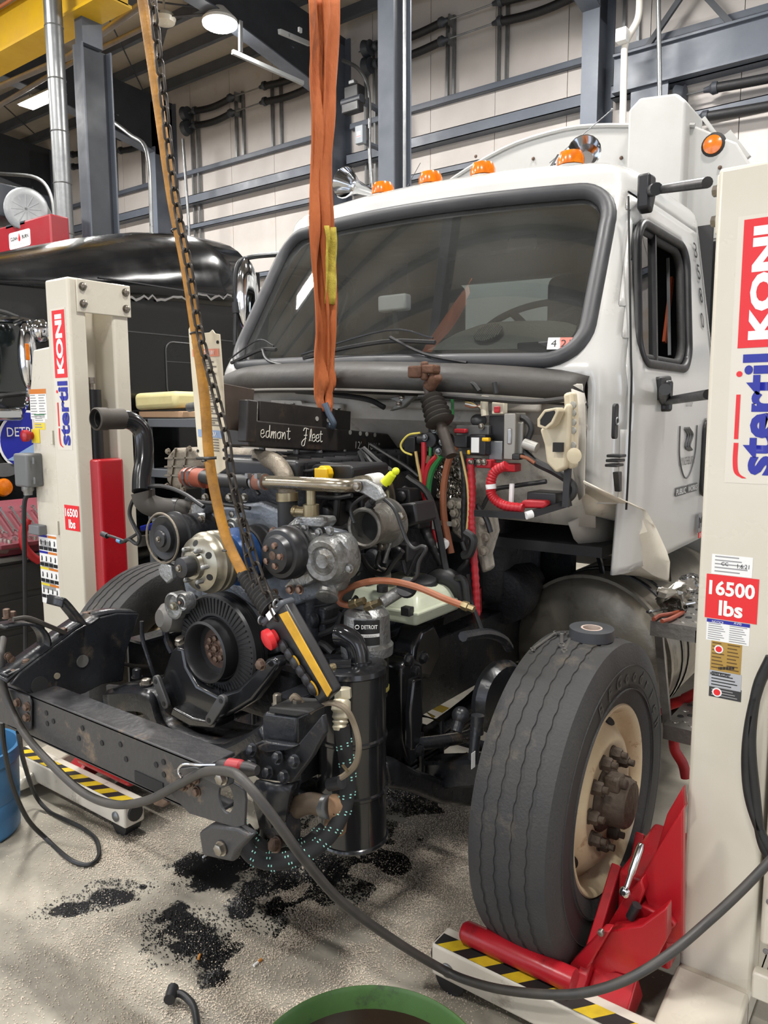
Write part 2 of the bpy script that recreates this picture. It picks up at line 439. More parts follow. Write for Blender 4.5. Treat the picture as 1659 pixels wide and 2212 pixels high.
# door torsion springs along the wall
SPRM = M('black_spring_sleeve', (30,30,32), .5, 0, (20,20,22), 40, .5, .3, 160)
def springshaft(x0, x1, z, spans, label):
    t = thing('door_spring_shaft', (x0, WY-.22, z), label, 'door spring', 'torsion spring shafts along the rear wall')
    y = WY-.22
    MB().cyl((x0,y,z),(x1,y,z),.013,n=8).build('shaft', GALV, t)
    for a, b in spans:
        n = 10; pts = [(a+(b-a)*i/n, y, z-.05*math.sin(PI*i/n)) for i in range(n+1)]
        MB().tube(pts, .062, 10, 2).build('spring', SPRM, t)
        for e, s in ((a,-1),(b,1)): MB().lathe((e-s*.06,y,z),(s,0,0),[(.075,0),(.08,.06),(.045,.1),(.03,.17)],12).build('spring_cone', DARKSTEEL, t)
    MB().lathe((x0+.1,y,z),X,[(.05,0),(.13,.02),(.15,.04),(.11,.14),(.13,.16),(.05,.17)],18).build('cable_drum', DARKSTEEL, t)
    for bxx in [ (s[1]+.12) for s in spans]:
        MB().bb((bxx-.015,y-.02,z-.08),(bxx+.015,WY-.02,z+.08)).build('bearing_plate', GALV, t, smooth=0)
    return t
for z, zl in ((7.93,'upper'),(7.65,'lower')):
    springshaft(-11.5,-7.45,z,[(-11.05,-9.95),(-9.05,-7.75)], f'{zl} door spring shaft on the rear wall left of the orange sling')
    springshaft(-6.75,-2.65,z,[(-6.4,-5.05),(-4.05,-2.8)], f'{zl} door spring shaft on the rear wall above the white cab')
    springshaft(-16.2,-12.25,z,[(-15.5,-14.3),(-13.6,-12.5)], f'{zl} door spring shaft behind the tall flue pipe')
for z, a in ((5.95,-1.15),(5.62,-1.25)):
    springshaft(-1.5,1.9,z,[(a+.25,1.6)], ('upper' if z > 5.8 else 'lower')+' door spring shaft at the right above the truck body')
# vertical door brackets
for x in (-9.98,-9.78,-8.98,-8.75,-5.05,-4.93,-4.12,-3.98,-14.2,-14.0,-13.0,-12.8):
    MB().bb((x-.02,WY-.1,6.86),(x+.02,WY-.04,8.05)).build('door_bracket', GALV, wall, smooth=0)
for x in (-11.3,-11.12,-6.7,-6.5,-2.15,-1.95):
    m = MB(); m.bb((x-.02,WY-.12,0),(x+.02,WY-.06,8.0)); m.build('door_track', GALV, wall, smooth=0)
# beam over the right hand door
m = MB(); m.bb((-2.2,WY-.3,6.18),(3,WY-.28,6.62)); m.bb((-2.2,WY-.36,6.15),(3,WY-.1,6.18)); m.bb((-2.2,WY-.36,6.62),(3,WY-.1,6.65)); m.build('lintel_beam', STEEL, wall, smooth=0)
m = MB(); m.bb((-1.95,WY-.3,0),(-1.45,WY-.26,6.15)); m.build('door_jamb', STEEL, wall, smooth=0)
for x0,z0,x1,z1 in ((-1.75,6.65,-1.2,7.3),(-1.2,7.3,-.7,6.65)): MB().beam((x0,WY-.3,z0),(x1,WY-.3,z1),.05,.07).build('knee_brace', DARKSTEEL, wall, smooth=0)

# crane runway columns (free standing)
def runway_column(x, y, top, label, w=.2, d=.3):
    t = thing('runway_column', (x,y,0), label, 'steel column', 'crane runway columns')
    MB().bb((x-w,y-.01,0),(x+.0,y+.012,top)).build('flange', STEEL, t, smooth=0)
    MB().bb((x-w,y+d-.012,0),(x,y+d+.01,top)).build('flange', STEEL, t, smooth=0)
    MB().bb((x-w/2-.01,y+.01,0),(x-w/2+.01,y+d-.01,top)).build('web', DARKSTEEL, t, smooth=0)
    MB().bb((x-w-.05,y-.05,0),(x+.05,y+d+.05,.025)).build('base_plate', STEEL, t, smooth=0)
    return t
c1 = runway_column(-2.92, 4.5, 8.2, 'grey steel column standing right of the orange sling')
MB().cyl((-2.88,4.62,1.5),(-2.88,4.62,8.0),.022,n=8).build('conduit', GALV, c1)
CL, CR_ = W(158,98,y=3.6), W(178,98,y=3.6)
c2 = runway_column(CR_.x, 3.6, CL.z, 'grey steel column standing behind the black truck roof at left', w=CR_.x-CL.x, d=.4)
# yellow crane girder
YEL = M('crane_yellow', (222,178,30), .4, 0, (206,160,22), 2, .5)
gz0, gz1 = W(0,115,y=3.55).z, W(0,22,y=3.55).z; gx1 = CR_.x+.6
g = thing('crane_girder', (-9.5,3.6,gz0), 'yellow overhead crane girder at the top left corner', 'crane')
MB().bb((-20,3.55,gz0),(gx1,3.85,gz1)).bb((-20,3.50,gz0-.02),(gx1,3.9,gz0+.015)).build('beam', YEL, g, smooth=0)
m = MB(); m.bb((CL.x+.02,3.62,CL.z),(CR_.x-.02,3.9,gz0)); m.build('seat', STEEL, g, smooth=0)
for k in range(4): MB().cyl((-20,3.45-.06*k,gz1-.05+.045*k),(gx1-1.2,3.45-.06*k,gz1-.05+.045*k),.02,n=6).build('conductor_bar', M('conductor_orange',(186,110,70),.5), g)
# sprinkler / air pipes
def pipe(name, pts, r, mat, label, cat, smooth=True, group=None):
    o = MB().tube(pts, r, 10, 6, smooth=smooth).build(name, mat); return tag(o, label, cat, group)
PIPEM = M('grey_pipe', (128,120,112), .5, .3, (110,100,92), 3, .5)
pA = [W(-60,210,y=4.0), W(330,-10,y=4.0)]
pipe('sprinkler_pipe', [W(-60,212,y=4.1), W(150,122,y=4.1), W(330,-8,y=4.1)], .045, PIPEM, 'long thin overhead pipe crossing the top left', 'pipe', False)
pipe('sprinkler_pipe', [W(-60,262,y=4.4), W(155,135,y=4.4), W(330,50,y=4.6)], .035, PIPEM, 'thinner overhead pipe just below the long one', 'pipe', False)
# curved conduit runs
def down(pts): return pts+[V(pts[-1].x, pts[-1].y, pts[-1].z-.5), V(pts[-1].x, pts[-1].y, .02)]
def P(y, *uv): return [W(u, v, y=y) for u, v in uv]
WCON = M('white_conduit', (206,202,192), .5)
pipe('conduit', down(P(8.3,(740,130),(775,150),(797,200),(798,320),(803,400))), .03, GALV, 'bent metal conduit beside the grey column', 'conduit')
pipe('conduit', down(P(8.7,(1262,-20),(1270,60),(1266,280))), .03, DARKSTEEL, 'dark vertical conduit left of the upper right column', 'conduit')
pipe('conduit', down(P(8.7,(1285,-20),(1283,280))), .02, GALV, 'thin metal conduit beside the dark one', 'conduit')
pipe('conduit', down(P(8.2,(1382,-20),(1378,40),(1352,92),(1348,150),(1345,280))), .045, WCON, 'cream bent pipe rising beside the wall column', 'pipe')
pipe('conduit', down(P(8.2,(1422,-20),(1425,220))), .03, GALV, 'straight grey pipe above the white hopper post', 'pipe')
pipe('conduit', down(P(6.5,(220,245),(280,290),(318,330),(327,480))), .035, GALV, 'bent conduit right of the left grey column', 'conduit')
pipe('conduit', down(P(6.2,(0,375),(80,385),(112,430),(117,510))), .035, GALV, 'bent conduit curving down beside the flue pipe', 'conduit')
pipe('conduit', down(P(8.3,(395,300),(402,400),(408,490))), .03, GALV, 'vertical metal conduit behind the hanging chain', 'conduit')
# electrical boxes on the conduit
def ebox(u, v, y, w, h, mat, label):
    c = W(u, v, y=y); o = MB().box(c,(w,.12,h)).build('junction_box', mat, None, bevel=.01); tag(o, label, 'electrical box'); return o
e = thing('electrical_heater', W(766,207,y=8.2), 'black electric motor unit mounted beside the grey column', 'motor'); cc = W(766,207,y=8.2)
MB().box(cc,(.3,.2,.28)).build('housing', PLASTIC, e, bevel=.02); MB().box(cc+V(.02,-.08,-.22),(.36,.16,.16)).build('gearbox', PLASTIC, e, bevel=.02); MB().cyl(cc+V(-.2,-.06,-.1),cc+V(.2,-.06,-.1),.07).build('drum', DARKSTEEL, e)
MB().bb((cc.x-.06,cc.y+.08,cc.z-.05),(cc.x+.06,WY-.03,cc.z)).build('mount_arm', STEEL, e, smooth=0); MB().box(cc+V(.05,-.1,.16),(.12,.1,.06)).build('cover', GALV, e, bevel=.01)
t = thing('disconnect_switch', W(779,292,y=8.2), 'grey disconnect switch box with white and red label', 'switch box'); cc = W(779,292,y=8.2)
MB().box(cc,(.16,.1,.28)).build('box', M('switch_grey',(128,134,140),.45), t, bevel=.008)
MB().bb((cc.x-.05,cc.y+.05,cc.z-.1),(cc.x+.05,WY-.03,cc.z-.06)).build('mount_arm', STEEL, t, smooth=0)
plate(t, PRINTWHITE, cc+V(0,-.052,.0), X, Z, .08, .09); plate(t, PRINTRED, cc+V(0,-.054,-.03), X, Z, .08, .012)
ebox(1344,77,8.1,.14,.16,PRINTWHITE,'small white junction box beside the cream bent pipe')
# ------------------------------------------------------------- lamps
LENS = emit('lamp_lens', (1,.98,.94,1), 14)
LENSW = emit('lamp_lens_round', (1,.98,.94,1), 30)
def lamp(x, y, z, label, w=1.15, d=.32):
    t = thing('high_bay_light', (x,y,z), label, 'ceiling light', 'high bay lights under the roof')
    m = MB(); m.prism([(x-w/2,y-d/2,z),(x-w/2,y+d/2,z),(x-w/2,y+d/4,z+.09),(x-w/2,y-d/4,z+.09)],(w,0,0)); m.build('housing', PRINTWHITE, t, smooth=0)
    MB().bb((x-w/2+.03,y-d/2+.02,z-.02),(x+w/2-.03,y+d/2-.02,z)).build('lens', LENS, t, smooth=0)
    for sx in (-.4,.4): MB().cyl((x+sx,y,z+.09),(x+sx,y,roofz(y)+.1),.006,n=6).build('hanger', GALV, t)
    ld = bpy.data.lights.new('lamp_light','AREA'); ld.shape = 'RECTANGLE'; ld.size = w; ld.size_y = d; ld.energy = LAMP_POWER; ld.color = (1,.975,.94)
    lo = bpy.data.objects.new('lamp_light', ld); COL.objects.link(lo); lo.parent = t; lo.location = (0,0,-.04)
    return t
for y in (6.05, .3, -6):
    for k, x in enumerate((-11.9,-7.2,-2.4,2.3)):
        if y > 5 and k in (0,1): continue
        lamp(x, y, 7.5, 'long ceiling light hung high above the bays, beyond the edge of the photo')
lamp(*W(90,215,z=7.5), 'long bright ceiling light at the upper left above the red heater')
cc = W(475,50,z=7.5)
t = thing('high_bay_light', cc, 'brilliant round high bay light near the hanging cable', 'ceiling light', 'high bay lights under the roof')
MB().lathe(cc, Z, [(.26,0),(.26,.04),(.14,.16),(.08,.22),(.03,.24)],20).build('housing', PRINTWHITE, t)
MB().lathe(cc-V(0,0,.03), Z, [(.05,-.05),(.2,-.03),(.25,0),(.25,.03)],20).build('lens', LENSW, t)
MB().cyl(cc+V(0,0,.2),(cc.x,cc.y,roofz(cc.y)+.1),.012,n=6).build('hanger', GALV, t)
ld = bpy.data.lights.new('lamp_light','AREA'); ld.shape = 'DISK'; ld.size = .4; ld.energy = LAMP_POWER; ld.color = (1,.975,.94)
lo = bpy.data.objects.new('lamp_light', ld); COL.objects.link(lo); lo.parent = t; lo.location = (0,0,-.08)
# ================================================================ white truck: cab, chassis, wheels
def thin_glass(name, tint, rough=.015, ior=1.45, haze=0):
    m = bpy.data.materials.new(name); m.use_nodes = True; nt = m.node_tree; N = nt.nodes; L = nt.links
    for n in list(N): N.remove(n)
    out = N.new('ShaderNodeOutputMaterial'); mx = N.new('ShaderNodeMixShader'); fr = N.new('ShaderNodeFresnel'); fr.inputs[0].default_value = ior
    tr = N.new('ShaderNodeBsdfTransparent'); tr.inputs[0].default_value = tint; gl = N.new('ShaderNodeBsdfGlossy'); gl.inputs[1].default_value = rough
    if haze:  # pale haze mixed into the glass, standing in for reflections of the hall
        df = N.new('ShaderNodeBsdfDiffuse'); df.inputs[0].default_value = (.5,.52,.5,1); m2 = N.new('ShaderNodeMixShader'); nz = N.new('ShaderNodeTexNoise'); nz.inputs['Scale'].default_value = 3; nz.inputs['Detail'].default_value = 6
        tcn = N.new('ShaderNodeTexCoord'); L.new(tcn.outputs['Object'], nz.inputs['Vector']); mr = N.new('ShaderNodeMapRange'); mr.inputs[1].default_value = .35; mr.inputs[2].default_value = .7; mr.inputs[3].default_value = haze*.6; mr.inputs[4].default_value = haze*1.5; L.new(nz.outputs[0], mr.inputs[0])
        L.new(mr.outputs[0], m2.inputs[0]); L.new(tr.outputs[0], m2.inputs[1]); L.new(df.outputs[0], m2.inputs[2]); tr = m2
    L.new(fr.outputs[0], mx.inputs[0]); L.new(tr.outputs[0], mx.inputs[1]); L.new(gl.outputs[0], mx.inputs[2]); L.new(mx.outputs[0], out.inputs[0])
    return m
WSGLASS = thin_glass('windshield_glass', (.84,.89,.88,1), .02, 2.7, .05)
SIDEGLASS = thin_glass('side_glass', (.75,.8,.8,1), .02, 1.55)
truck = thing('truck', (0,0,0), 'white work truck with its hood off, raised on cream lift columns', 'truck')
def lean(p): return Vector((p[0], p[1], p[2]-.026*p[0]))
YR = 1.72
def hw(z): return 1.045-(.0 if z < 1.9 else (z-1.9)*.16)-(0 if z > 1.5 else (1.5-z)*.05)
def yc(z): return .17+.60*(z-1.96) if z > 1.96 else .17+.02*(1.96-z)
KB = .185
def half(z):
    """right half of the cab's plan at height z: list of (x,y) from the front centre to the rear centre"""
    h = hw(z); rc = .15-.07*max(0,min(1,(z-1.985)/.67)); xe = h-rc; pts = []
    for i in range(19): x = xe*i/18; pts.append((x, yc(z)+KB*x*x))
    y0 = yc(z)+KB*xe*xe; ye = y0+.19
    for i in range(1,9):
        a = PI/2*i/9; pts.append((xe+rc*math.sin(a)**.9, y0+.19*(1-math.cos(a))+.02*math.sin(a)))
    for i in range(31): pts.append((h, ye+.02+(YR-.12-ye-.02)*i/30))
    for i in range(1,5):
        a = PI/2*i/4; pts.append((h-.12*(1-math.cos(a)), YR-.12+.12*math.sin(a)))
    for i in range(1,6): pts.append(((h-.12)*(1-i/5), YR))
    return pts
zs = [1.215+.0295*i for i in range(51)]     # up to 2.69
ZR = zs[-1]
rows = []
for z in zs:
    hp = half(z); rows.append([(x,y,z) for x, y in hp]+[(-x,y,z) for x, y in reversed(hp[1:-1])])
base = rows[-1]
for s, dz in ((.99,.035),(.972,.062),(.945,.085),(.90,.107),(.82,.132),(.68,.16),(.5,.182),(.3,.195),(.1,.2),(0.01,.2)):
    rows.append([(p[0]*s, 1.18+(p[1]-1.18)*s, ZR+dz*.8) for p in base])
NR = len(rows[0])
def in_rr(a, b, w, h, r):
    a, b = abs(a), abs(b)
    if a > w or b > h: return False
    if a > w-r and b > h-r: return (a-w+r)**2+(b-h+r)**2 < r*r
    return True
WZ0, WZ1 = 1.985, 2.655; WZC = (WZ0+WZ1)/2
def wsw(z): return hw(z)-.135+.06*max(0,min(1,(z-1.985)/.67))
def sy(z): return .34*(z-2.257)
def seam_y(z): return .42+.31*max(0,z-1.9)
def is_ws(p): return p[1] < yc(p[2])+KB*.95 and WZ0 < p[2] < WZ1 and in_rr(p[0]/wsw(p[2])*.9, p[2]-WZC, .9, (WZ1-WZ0)/2, .13)
SY0, SY1, SZ0, SZ1 = .61, 1.27, 1.985, 2.53
def is_sw(p): return abs(p[0]) > hw(p[2])-.03 and in_rr(p[1]-sy(p[2])-(SY0+SY1)/2, p[2]-(SZ0+SZ1)/2, (SY1-SY0)/2, (SZ1-SZ0)/2, .11)
def is_fw(p): return p[2] < 1.93 and abs(p[0]) < hw(p[2])-.12 and p[1] < 1
def is_cut(p): return p[1] < .42 and p[2] < 1.47+.0*p[1]
def is_door(p): return p[0] > hw(p[2])-.035 and seam_y(p[2]) < p[1] < 1.58 and p[2] < 2.62
cabm, wsm, doorm, swm = MB(), MB(), MB(), MB()
def sub(mb, faces):
    cache = {}
    for f in faces:
        vs = []
        for p in f:
            k = (round(p[0],5),round(p[1],5),round(p[2],5))
            if k not in cache: cache[k] = mb.bm.verts.new(lean(p))
            vs.append(cache[k])
        mb.face(vs)
FC, FD, FW_, FS = [], [], [], []
for i in range(len(rows)-1):
    for j in range(NR):
        q = [rows[i][j], rows[i][(j+1)%NR], rows[i+1][(j+1)%NR], rows[i+1][j]]
        c = tuple(sum(p[k] for p in q)/4 for k in range(3))
        if is_ws(c): FW_.append(q)
        elif is_sw(c): (FS.append(q) if c[0] > 0 else FS.append(q))
        elif is_fw(c) or is_cut(c) or (c[1] > YR-.02 and abs(c[0]) < .6 and 2.12 < c[2] < 2.52): pass
        elif is_door(c): FD.append([(p[0]+.004,p[1],p[2]) for p in q])
        else: FC.append(q)
sub(cabm, FC); cab = cabm.build('cab_shell', WHITEP, truck, smooth=35, solid=.012)
sub(doorm, FD); door = doorm.build('door', WHITEP, truck, smooth=35, solid=.012)
tag(door, 'driver door with unit number and town crest')
# the panes (slightly larger than the openings, behind the rubber)
def surf(x_or_y, z, side):
    if side == 'front': return lean((x_or_y, yc(z)+KB*x_or_y*x_or_y+.012, z))
    return lean((side*(hw(z)-.012), x_or_y+sy(z), z))
rr_ = []
for i in range(25):
    z = WZ0-.02+(WZ1-WZ0+.04)*i/24
    rr_.append([surf((wsw(z)+.015)*(-1+2*j/32), z, 'front') for j in range(33)])
MB().grid(rr_).build('windshield', WSGLASS, truck, smooth=60)
def wsloop(off=0, n=10):
    out = []
    for a, b in rrect_d(1.8+2*off, WZ1-WZ0+2*off, .13+off, 8):
        z = WZC+b; x = a/.9*wsw(z); out.append(lean((x, yc(z)+KB*x*x-.004, z)))
    return out
def dense(loop, n=4): return spline(loop, n, True)
lp = wsloop(.002)
MB().tube(lp, .031, 10, 1, True).build('windshield_gasket', M('grey_rubber_gasket',(52,53,56),.5,0,(66,66,68),12,.5), truck, smooth=60)
_a, _b = wsloop(.0), wsloop(-.045)
_n = min(len(_a),len(_b)); _m = MB(); _va = [_m.bm.verts.new(p+V(0,.02,0)) for p in [_a[int(k*len(_a)/_n)] for k in range(_n)]]; _vb = [_m.bm.verts.new(p+V(0,.022,0)) for p in [_b[int(k*len(_b)/_n)] for k in range(_n)]]
for k in range(_n): _m.face((_va[k],_va[(k+1)%_n],_vb[(k+1)%_n],_vb[k]))
_m.build('glass_frit', PLASTIC, truck, smooth=0)
for sgn in (1,-1):
    par = door if sgn == 1 else truck
    lp = [lean((sgn*(hw(SZ0/2+SZ1/2+b)+.002), (SY0+SY1)/2+a+sy((SZ0+SZ1)/2+b), (SZ0+SZ1)/2+b)) for a, b in rrect_d(SY1-SY0, SZ1-SZ0, .11, 8)]
    MB().tube(lp, .02, 8, 1, True).build('window_frame', PLASTIC, par, smooth=60)
    lp2 = [lean((sgn*(hw(SZ0/2+SZ1/2+b)-.02), (SY0+SY1)/2+a+sy((SZ0+SZ1)/2+b), (SZ0+SZ1)/2+b)) for a, b in rrect_d(SY1-SY0-.05, SZ1-SZ0-.05, .1, 8)]
    MB().tube(lp2, .018, 8, 1, True).build('window_channel', RUBBER, par, smooth=60)
    g0 = [[surf(yy, z, sgn) for yy in (SY0+.0,.84)] for z in [SZ0-.01+(SZ1-SZ0+.02)*i/8 for i in range(9)]]
    if sgn == 1:
        MB().grid(g0).build('vent_pane', SIDEGLASS, par)
        MB().beam(surf(.84,SZ0,1),surf(.84,SZ1,1),.02,.03,X).build('pane_divider', PLASTIC, par, smooth=0)
        MB().beam(surf(1.15,SZ0+.06,1)-V(.03,0,0),surf(1.15,SZ1-.06,1)-V(.03,0,0),.006,.012,X).build('glass_edge', GALV, par, smooth=0)
    else:
        g0 = [[surf(yy, z, sgn) for yy in (SY0,SY1)] for z in [SZ0-.01+(SZ1-SZ0+.02)*i/8 for i in range(9)]]
        MB().grid(g0).build('side_pane', SIDEGLASS, par)
# door seam shadow gaps
SEAM = M('panel_gap', (30,30,30), .8)
def seam(pts, r=.004, par=truck): MB().tube([lean(p) for p in pts], r, 5, 3).build('panel_seam', SEAM, par)
seam([(hw(z)+.003, seam_y(z), z) for z in (1.46,1.6,1.9,2.0,2.2,2.45,2.6)]); seam([(hw(2.62)+.001,y,2.62) for y in (.65,.9,1.2,1.56)])
seam([(hw(z)+.003, 1.58, z) for z in (1.22,1.5,1.9,2.2,2.45,2.6)])
# lettering on the door
for ch, u, v in (('3',1502,541),('5',1509,588),('8',1514,638),('0',1517,692)):
    z = W(u,v,x=.97).z; q = W(u,v,x=hw(z)+.0125)
    text(ch, door, PRINTBLK, q, (0,1,0), (-.16,0,1), h=.07, w=.05)
dn = lambda y, z: lean((1.045+.0135,y,z))
text('LYNCHBURG', door, M('crest_grey',(84,84,84),.5), dn(1.13,1.60), (0,1,0), Z, w=.22, h=.035)
CG = MATS['crest_grey']
for k in range(3):
    MB().tube([dn(1.07+.03*k,1.74), dn(1.12+.035*k,1.71), dn(1.09+.03*k,1.665), dn(1.15+.02*k,1.645)], .006, 5, 5).build('crest_wave', CG, door)
MB().tube([dn(1.0,1.75),dn(1.01,1.63),dn(1.07,1.55),dn(1.13,1.525),dn(1.19,1.55),dn(1.25,1.63),dn(1.26,1.75)], .003, 5, 6).build('crest_outline', CG, door)
text('CITY OF', door, CG, dn(1.12,1.845), (0,1,0), Z, w=.1, h=.03)
for s, y in (('PUBLIC',1.055),('WORKS',1.23)):
    plate(door, CG, dn(y,1.475), Y, Z, .155, .036, 'letter_board'); text(s, door, PRINTWHITE, dn(y,1.475)+V(.0012,0,0), Y, Z, w=.14, h=.024)
# badge, handle
plate(door, M('badge_chrome',(150,152,158),.2,.9), dn(1.40,1.30), Y, Z, .12, .08, 'badge', .006); text('M2', door, PRINTBLK, dn(1.40,1.305)+V(.007,0,0), Y, Z, w=.1, h=.05)
plate(door, PRINTRED, dn(1.40,1.245), Y, Z, .07, .028, 'badge', .003); text('EXCEL', door, PRINTWHITE, dn(1.40,1.245)+V(.004,0,0), Y, Z, w=.06, h=.018)
hl = [dn(1.42+a, 1.6+b) for a, b in rrect(.13,.36,.06,6)]; hi = [dn(1.42+a*.62, 1.6+b*.78) for a, b in rrect(.13,.36,.06,6)]
MB().holed(hl, hi, (.012,0,0)).build('handle_surround', PLASTIC, door, bevel=.003)
MB().tube([dn(1.42,1.45),dn(1.42,1.5)+V(.03,0,0),dn(1.42,1.7)+V(.03,0,0),dn(1.42,1.75)], .014, 8).build('door_handle', PLASTIC, door)
MB().prism([dn(1.42+a*.62,1.6+b*.78)-V(.004,0,0) for a, b in rrect(.13,.36,.06,6)],(.006,0,0)).build('handle_recess', SEAM, door)
# cab corner marker badge + hinge cover
c0 = lean((hw(1.7)-.012,.40,1.73))
hb = W(1325,910,x=1.035)
MB().prism([hb+V(0,a,b) for a, b in rrect(.035,.12,.012,4)],(.012,0,0)).build('side_emblem', PLASTIC, truck, bevel=.002)
MB().torus(hb+V(.013,0,0), X, .012, .003, 16, 6).build('emblem_ring', GALV, truck)
hb = W(1328,1000,x=1.04); m = MB()
for k in range(3): m.bb(hb+V(-.02,-.03-.006*k,.02-.016*k),hb+V(.03-.004*k,.03,.03-.016*k))
m.prism([hb+V(.0,-.02,-.03),hb+V(.0,.02,-.03),hb+V(0,.025,-.1),hb+V(0,.005,-.1)],(.02,0,0)); m.build('hood_stop', PLASTIC, truck, smooth=0, bevel=.003)
text('LETTER', truck, CG, V(0,0,-5), X, Z, w=.01) if False else None
# mirror brackets and arms
for (u,v),(u2,v2),z_ in (((1386,412),(1528,394),0),((1408,838),(1530,852),1)):
    a = W(u, v, x=.955 if z_ == 0 else 1.03); b = W(u2, v2, x=1.36)
    if z_ == 0:
        m = MB(); m.prism([a+V(-.01,-.03,.055),a+V(-.01,.045,.055),a+V(-.01,.05,-.02),a+V(-.01,.02,-.085),a+V(-.01,-.025,-.07)],(.05,0,0)); m.build('mirror_bracket', PLASTIC, truck, bevel=.01)
    else:
        m = MB(); m.prism([a+V(-.01,-.02,.04),a+V(-.01,.12,.05),a+V(-.01,.12,-.01),a+V(-.01,-.01,-.05)],(.05,0,0)); m.cyl(a+V(.03,.07,-.09),a+V(.03,.07,.03),.028); m.build('mirror_bracket', PLASTIC, truck, bevel=.01)
    MB().cyl(a+V(.03,.02 if z_==0 else .07,0 if z_==0 else -.05), b, .016, n=12).build('mirror_arm', PLASTIC, truck)
    MB().cyl(a+V(.03,.02 if z_==0 else .07,0 if z_==0 else -.05), a.lerp(b,.28), .022, n=12).build('arm_sleeve', PLASTIC, truck)
# far side mirror
ma = [W(620,548,x=-1.0), W(545,555,x=-1.3), W(515,570,x=-1.34), W(508,620,x=-1.35), W(510,660,x=-1.35), W(508,745,x=-1.34)]
MB().tube(ma, .014, 8, 5).build('mirror_arm', PLASTIC, truck)
mc = W(533,640,x=-1.33)
MB().ball(mc, .1, (.6,.75,2.1), 14, 12).build('mirror_housing', CHROME, truck)
mj = W(512,665,x=-1.35); MB().cyl(mj-V(0,0,.03),mj+V(0,0,.03),.028).build('mirror_clamp', PLASTIC, truck)
def roof_z(x, y):
    for i in range(1,200):
        s_ = i/200; xx = abs(x)/s_
        if xx < hw(ZR)-.05 and y >= 1.18+(yc(ZR)+KB*xx*xx-1.18)*s_:
            tab = ((.01,.2),(.1,.2),(.3,.195),(.5,.182),(.68,.16),(.82,.132),(.9,.107),(.945,.085),(.972,.062),(.99,.035),(1,0))
            for (a,da),(b,db) in zip(tab,tab[1:]):
                if a <= s_ <= b: return ZR+.8*(da+(db-da)*(s_-a)/(b-a))-.026*x
    return ZR
def on_roof(u, v, lift=.02):
    y = .62
    while y < 1.5:
        p = W(u, v, y=y)
        if p.z <= roof_z(p.x, p.y)+lift and y > .66: return p
        y += .005
    return W(u, v, y=.85)
# roof lamps, horn, antennas
for u, v in ((827,412),(930,389),(1043,368),(1233,344)):
    p = W(u, v, y=.80); p = V(p.x,p.y,roof_z(p.x,p.y)+.04); m = MB()
    m.lathe(p+V(0,.0,-.04), Z, [(.055,0),(.055,.028),(.045,.052),(.02,.06)], 14); o = m.build('marker_light', ORANGEL, truck)
    o.scale = (1,1,1)
    MB().lathe(p+V(0,0,-.075), Z, [(.06,0),(.06,.03)], 14).build('lamp_base', WHITEP, truck)
hp = W(800,402,y=.95); MB().lathe(hp-V(0,.12,.03), (0,-1,.0), [(.02,-.35),(.022,-.1),(.035,.0),(.06,.06),(.075,.09),(.07,.095),(.03,.0)], 18).build('air_horn', CHROME, truck)
hp = W(1285,345,y=1.05); MB().lathe(hp-V(0,.1,.02), (0.3,-1,0), [(.02,-.35),(.022,-.1),(.035,.0),(.06,.06),(.07,.085),(.065,.09),(.03,.0)], 18).build('air_horn', CHROME, truck)
a0, a1 = W(1187,352,y=1.0), W(1322,237,y=1.15)
MB().cyl(a0-V(0,0,.04), a0+(a1-a0)*.15, .012, .007, 8).build('antenna_base', CHROME, truck); MB().cyl(a0, a1, .0022, n=5).build('antenna', GALV, truck); MB().ball(a1,.006,n=8,k=6).build('antenna_tip', GALV, truck)
a0, a1 = W(848,462,y=.62), W(908,352,y=.78)
MB().cyl(a0, a0+(a1-a0)*.45, .006, .005, 6).build('antenna_base', PLASTIC, truck); MB().cyl(a0, a1, .0015, n=5).build('antenna', PLASTIC, truck); MB().ball(a0,.018,n=8,k=6).build('antenna_mount', PLASTIC, truck)
# wipers
def wiper(pts_arm, pts_blade):
    MB().tube([p-V(0,.045,-.01) for p in pts_arm], .007, 6, 4).build('wiper_arm', PLASTIC, truck)
    b = [p-V(0,.035,-.006) for p in pts_blade]
    MB().tube(b, .009, 5, 4).build('wiper_blade', RUBBER, truck)
    MB().tube([b[0]+V(0,-.015,.015), b[len(b)//2]+V(0,-.025,.04), b[-1]+V(0,-.015,.015)], .004, 5, 5).build('wiper_yoke', PLASTIC, truck)
def ws(x, z): return lean((x, yc(z)+KB*x*x, z))
wiper([ws(.52,1.965), ws(.34,2.0), ws(.16,2.07)], [ws(-.28,2.0), ws(-.08,2.035), ws(.16,2.06), ws(.36,2.05)])
wiper([ws(-.38,1.965), ws(-.52,1.995), ws(-.6,2.05)], [ws(-.86,1.995), ws(-.75,2.02), ws(-.62,2.05), ws(-.5,2.045)])
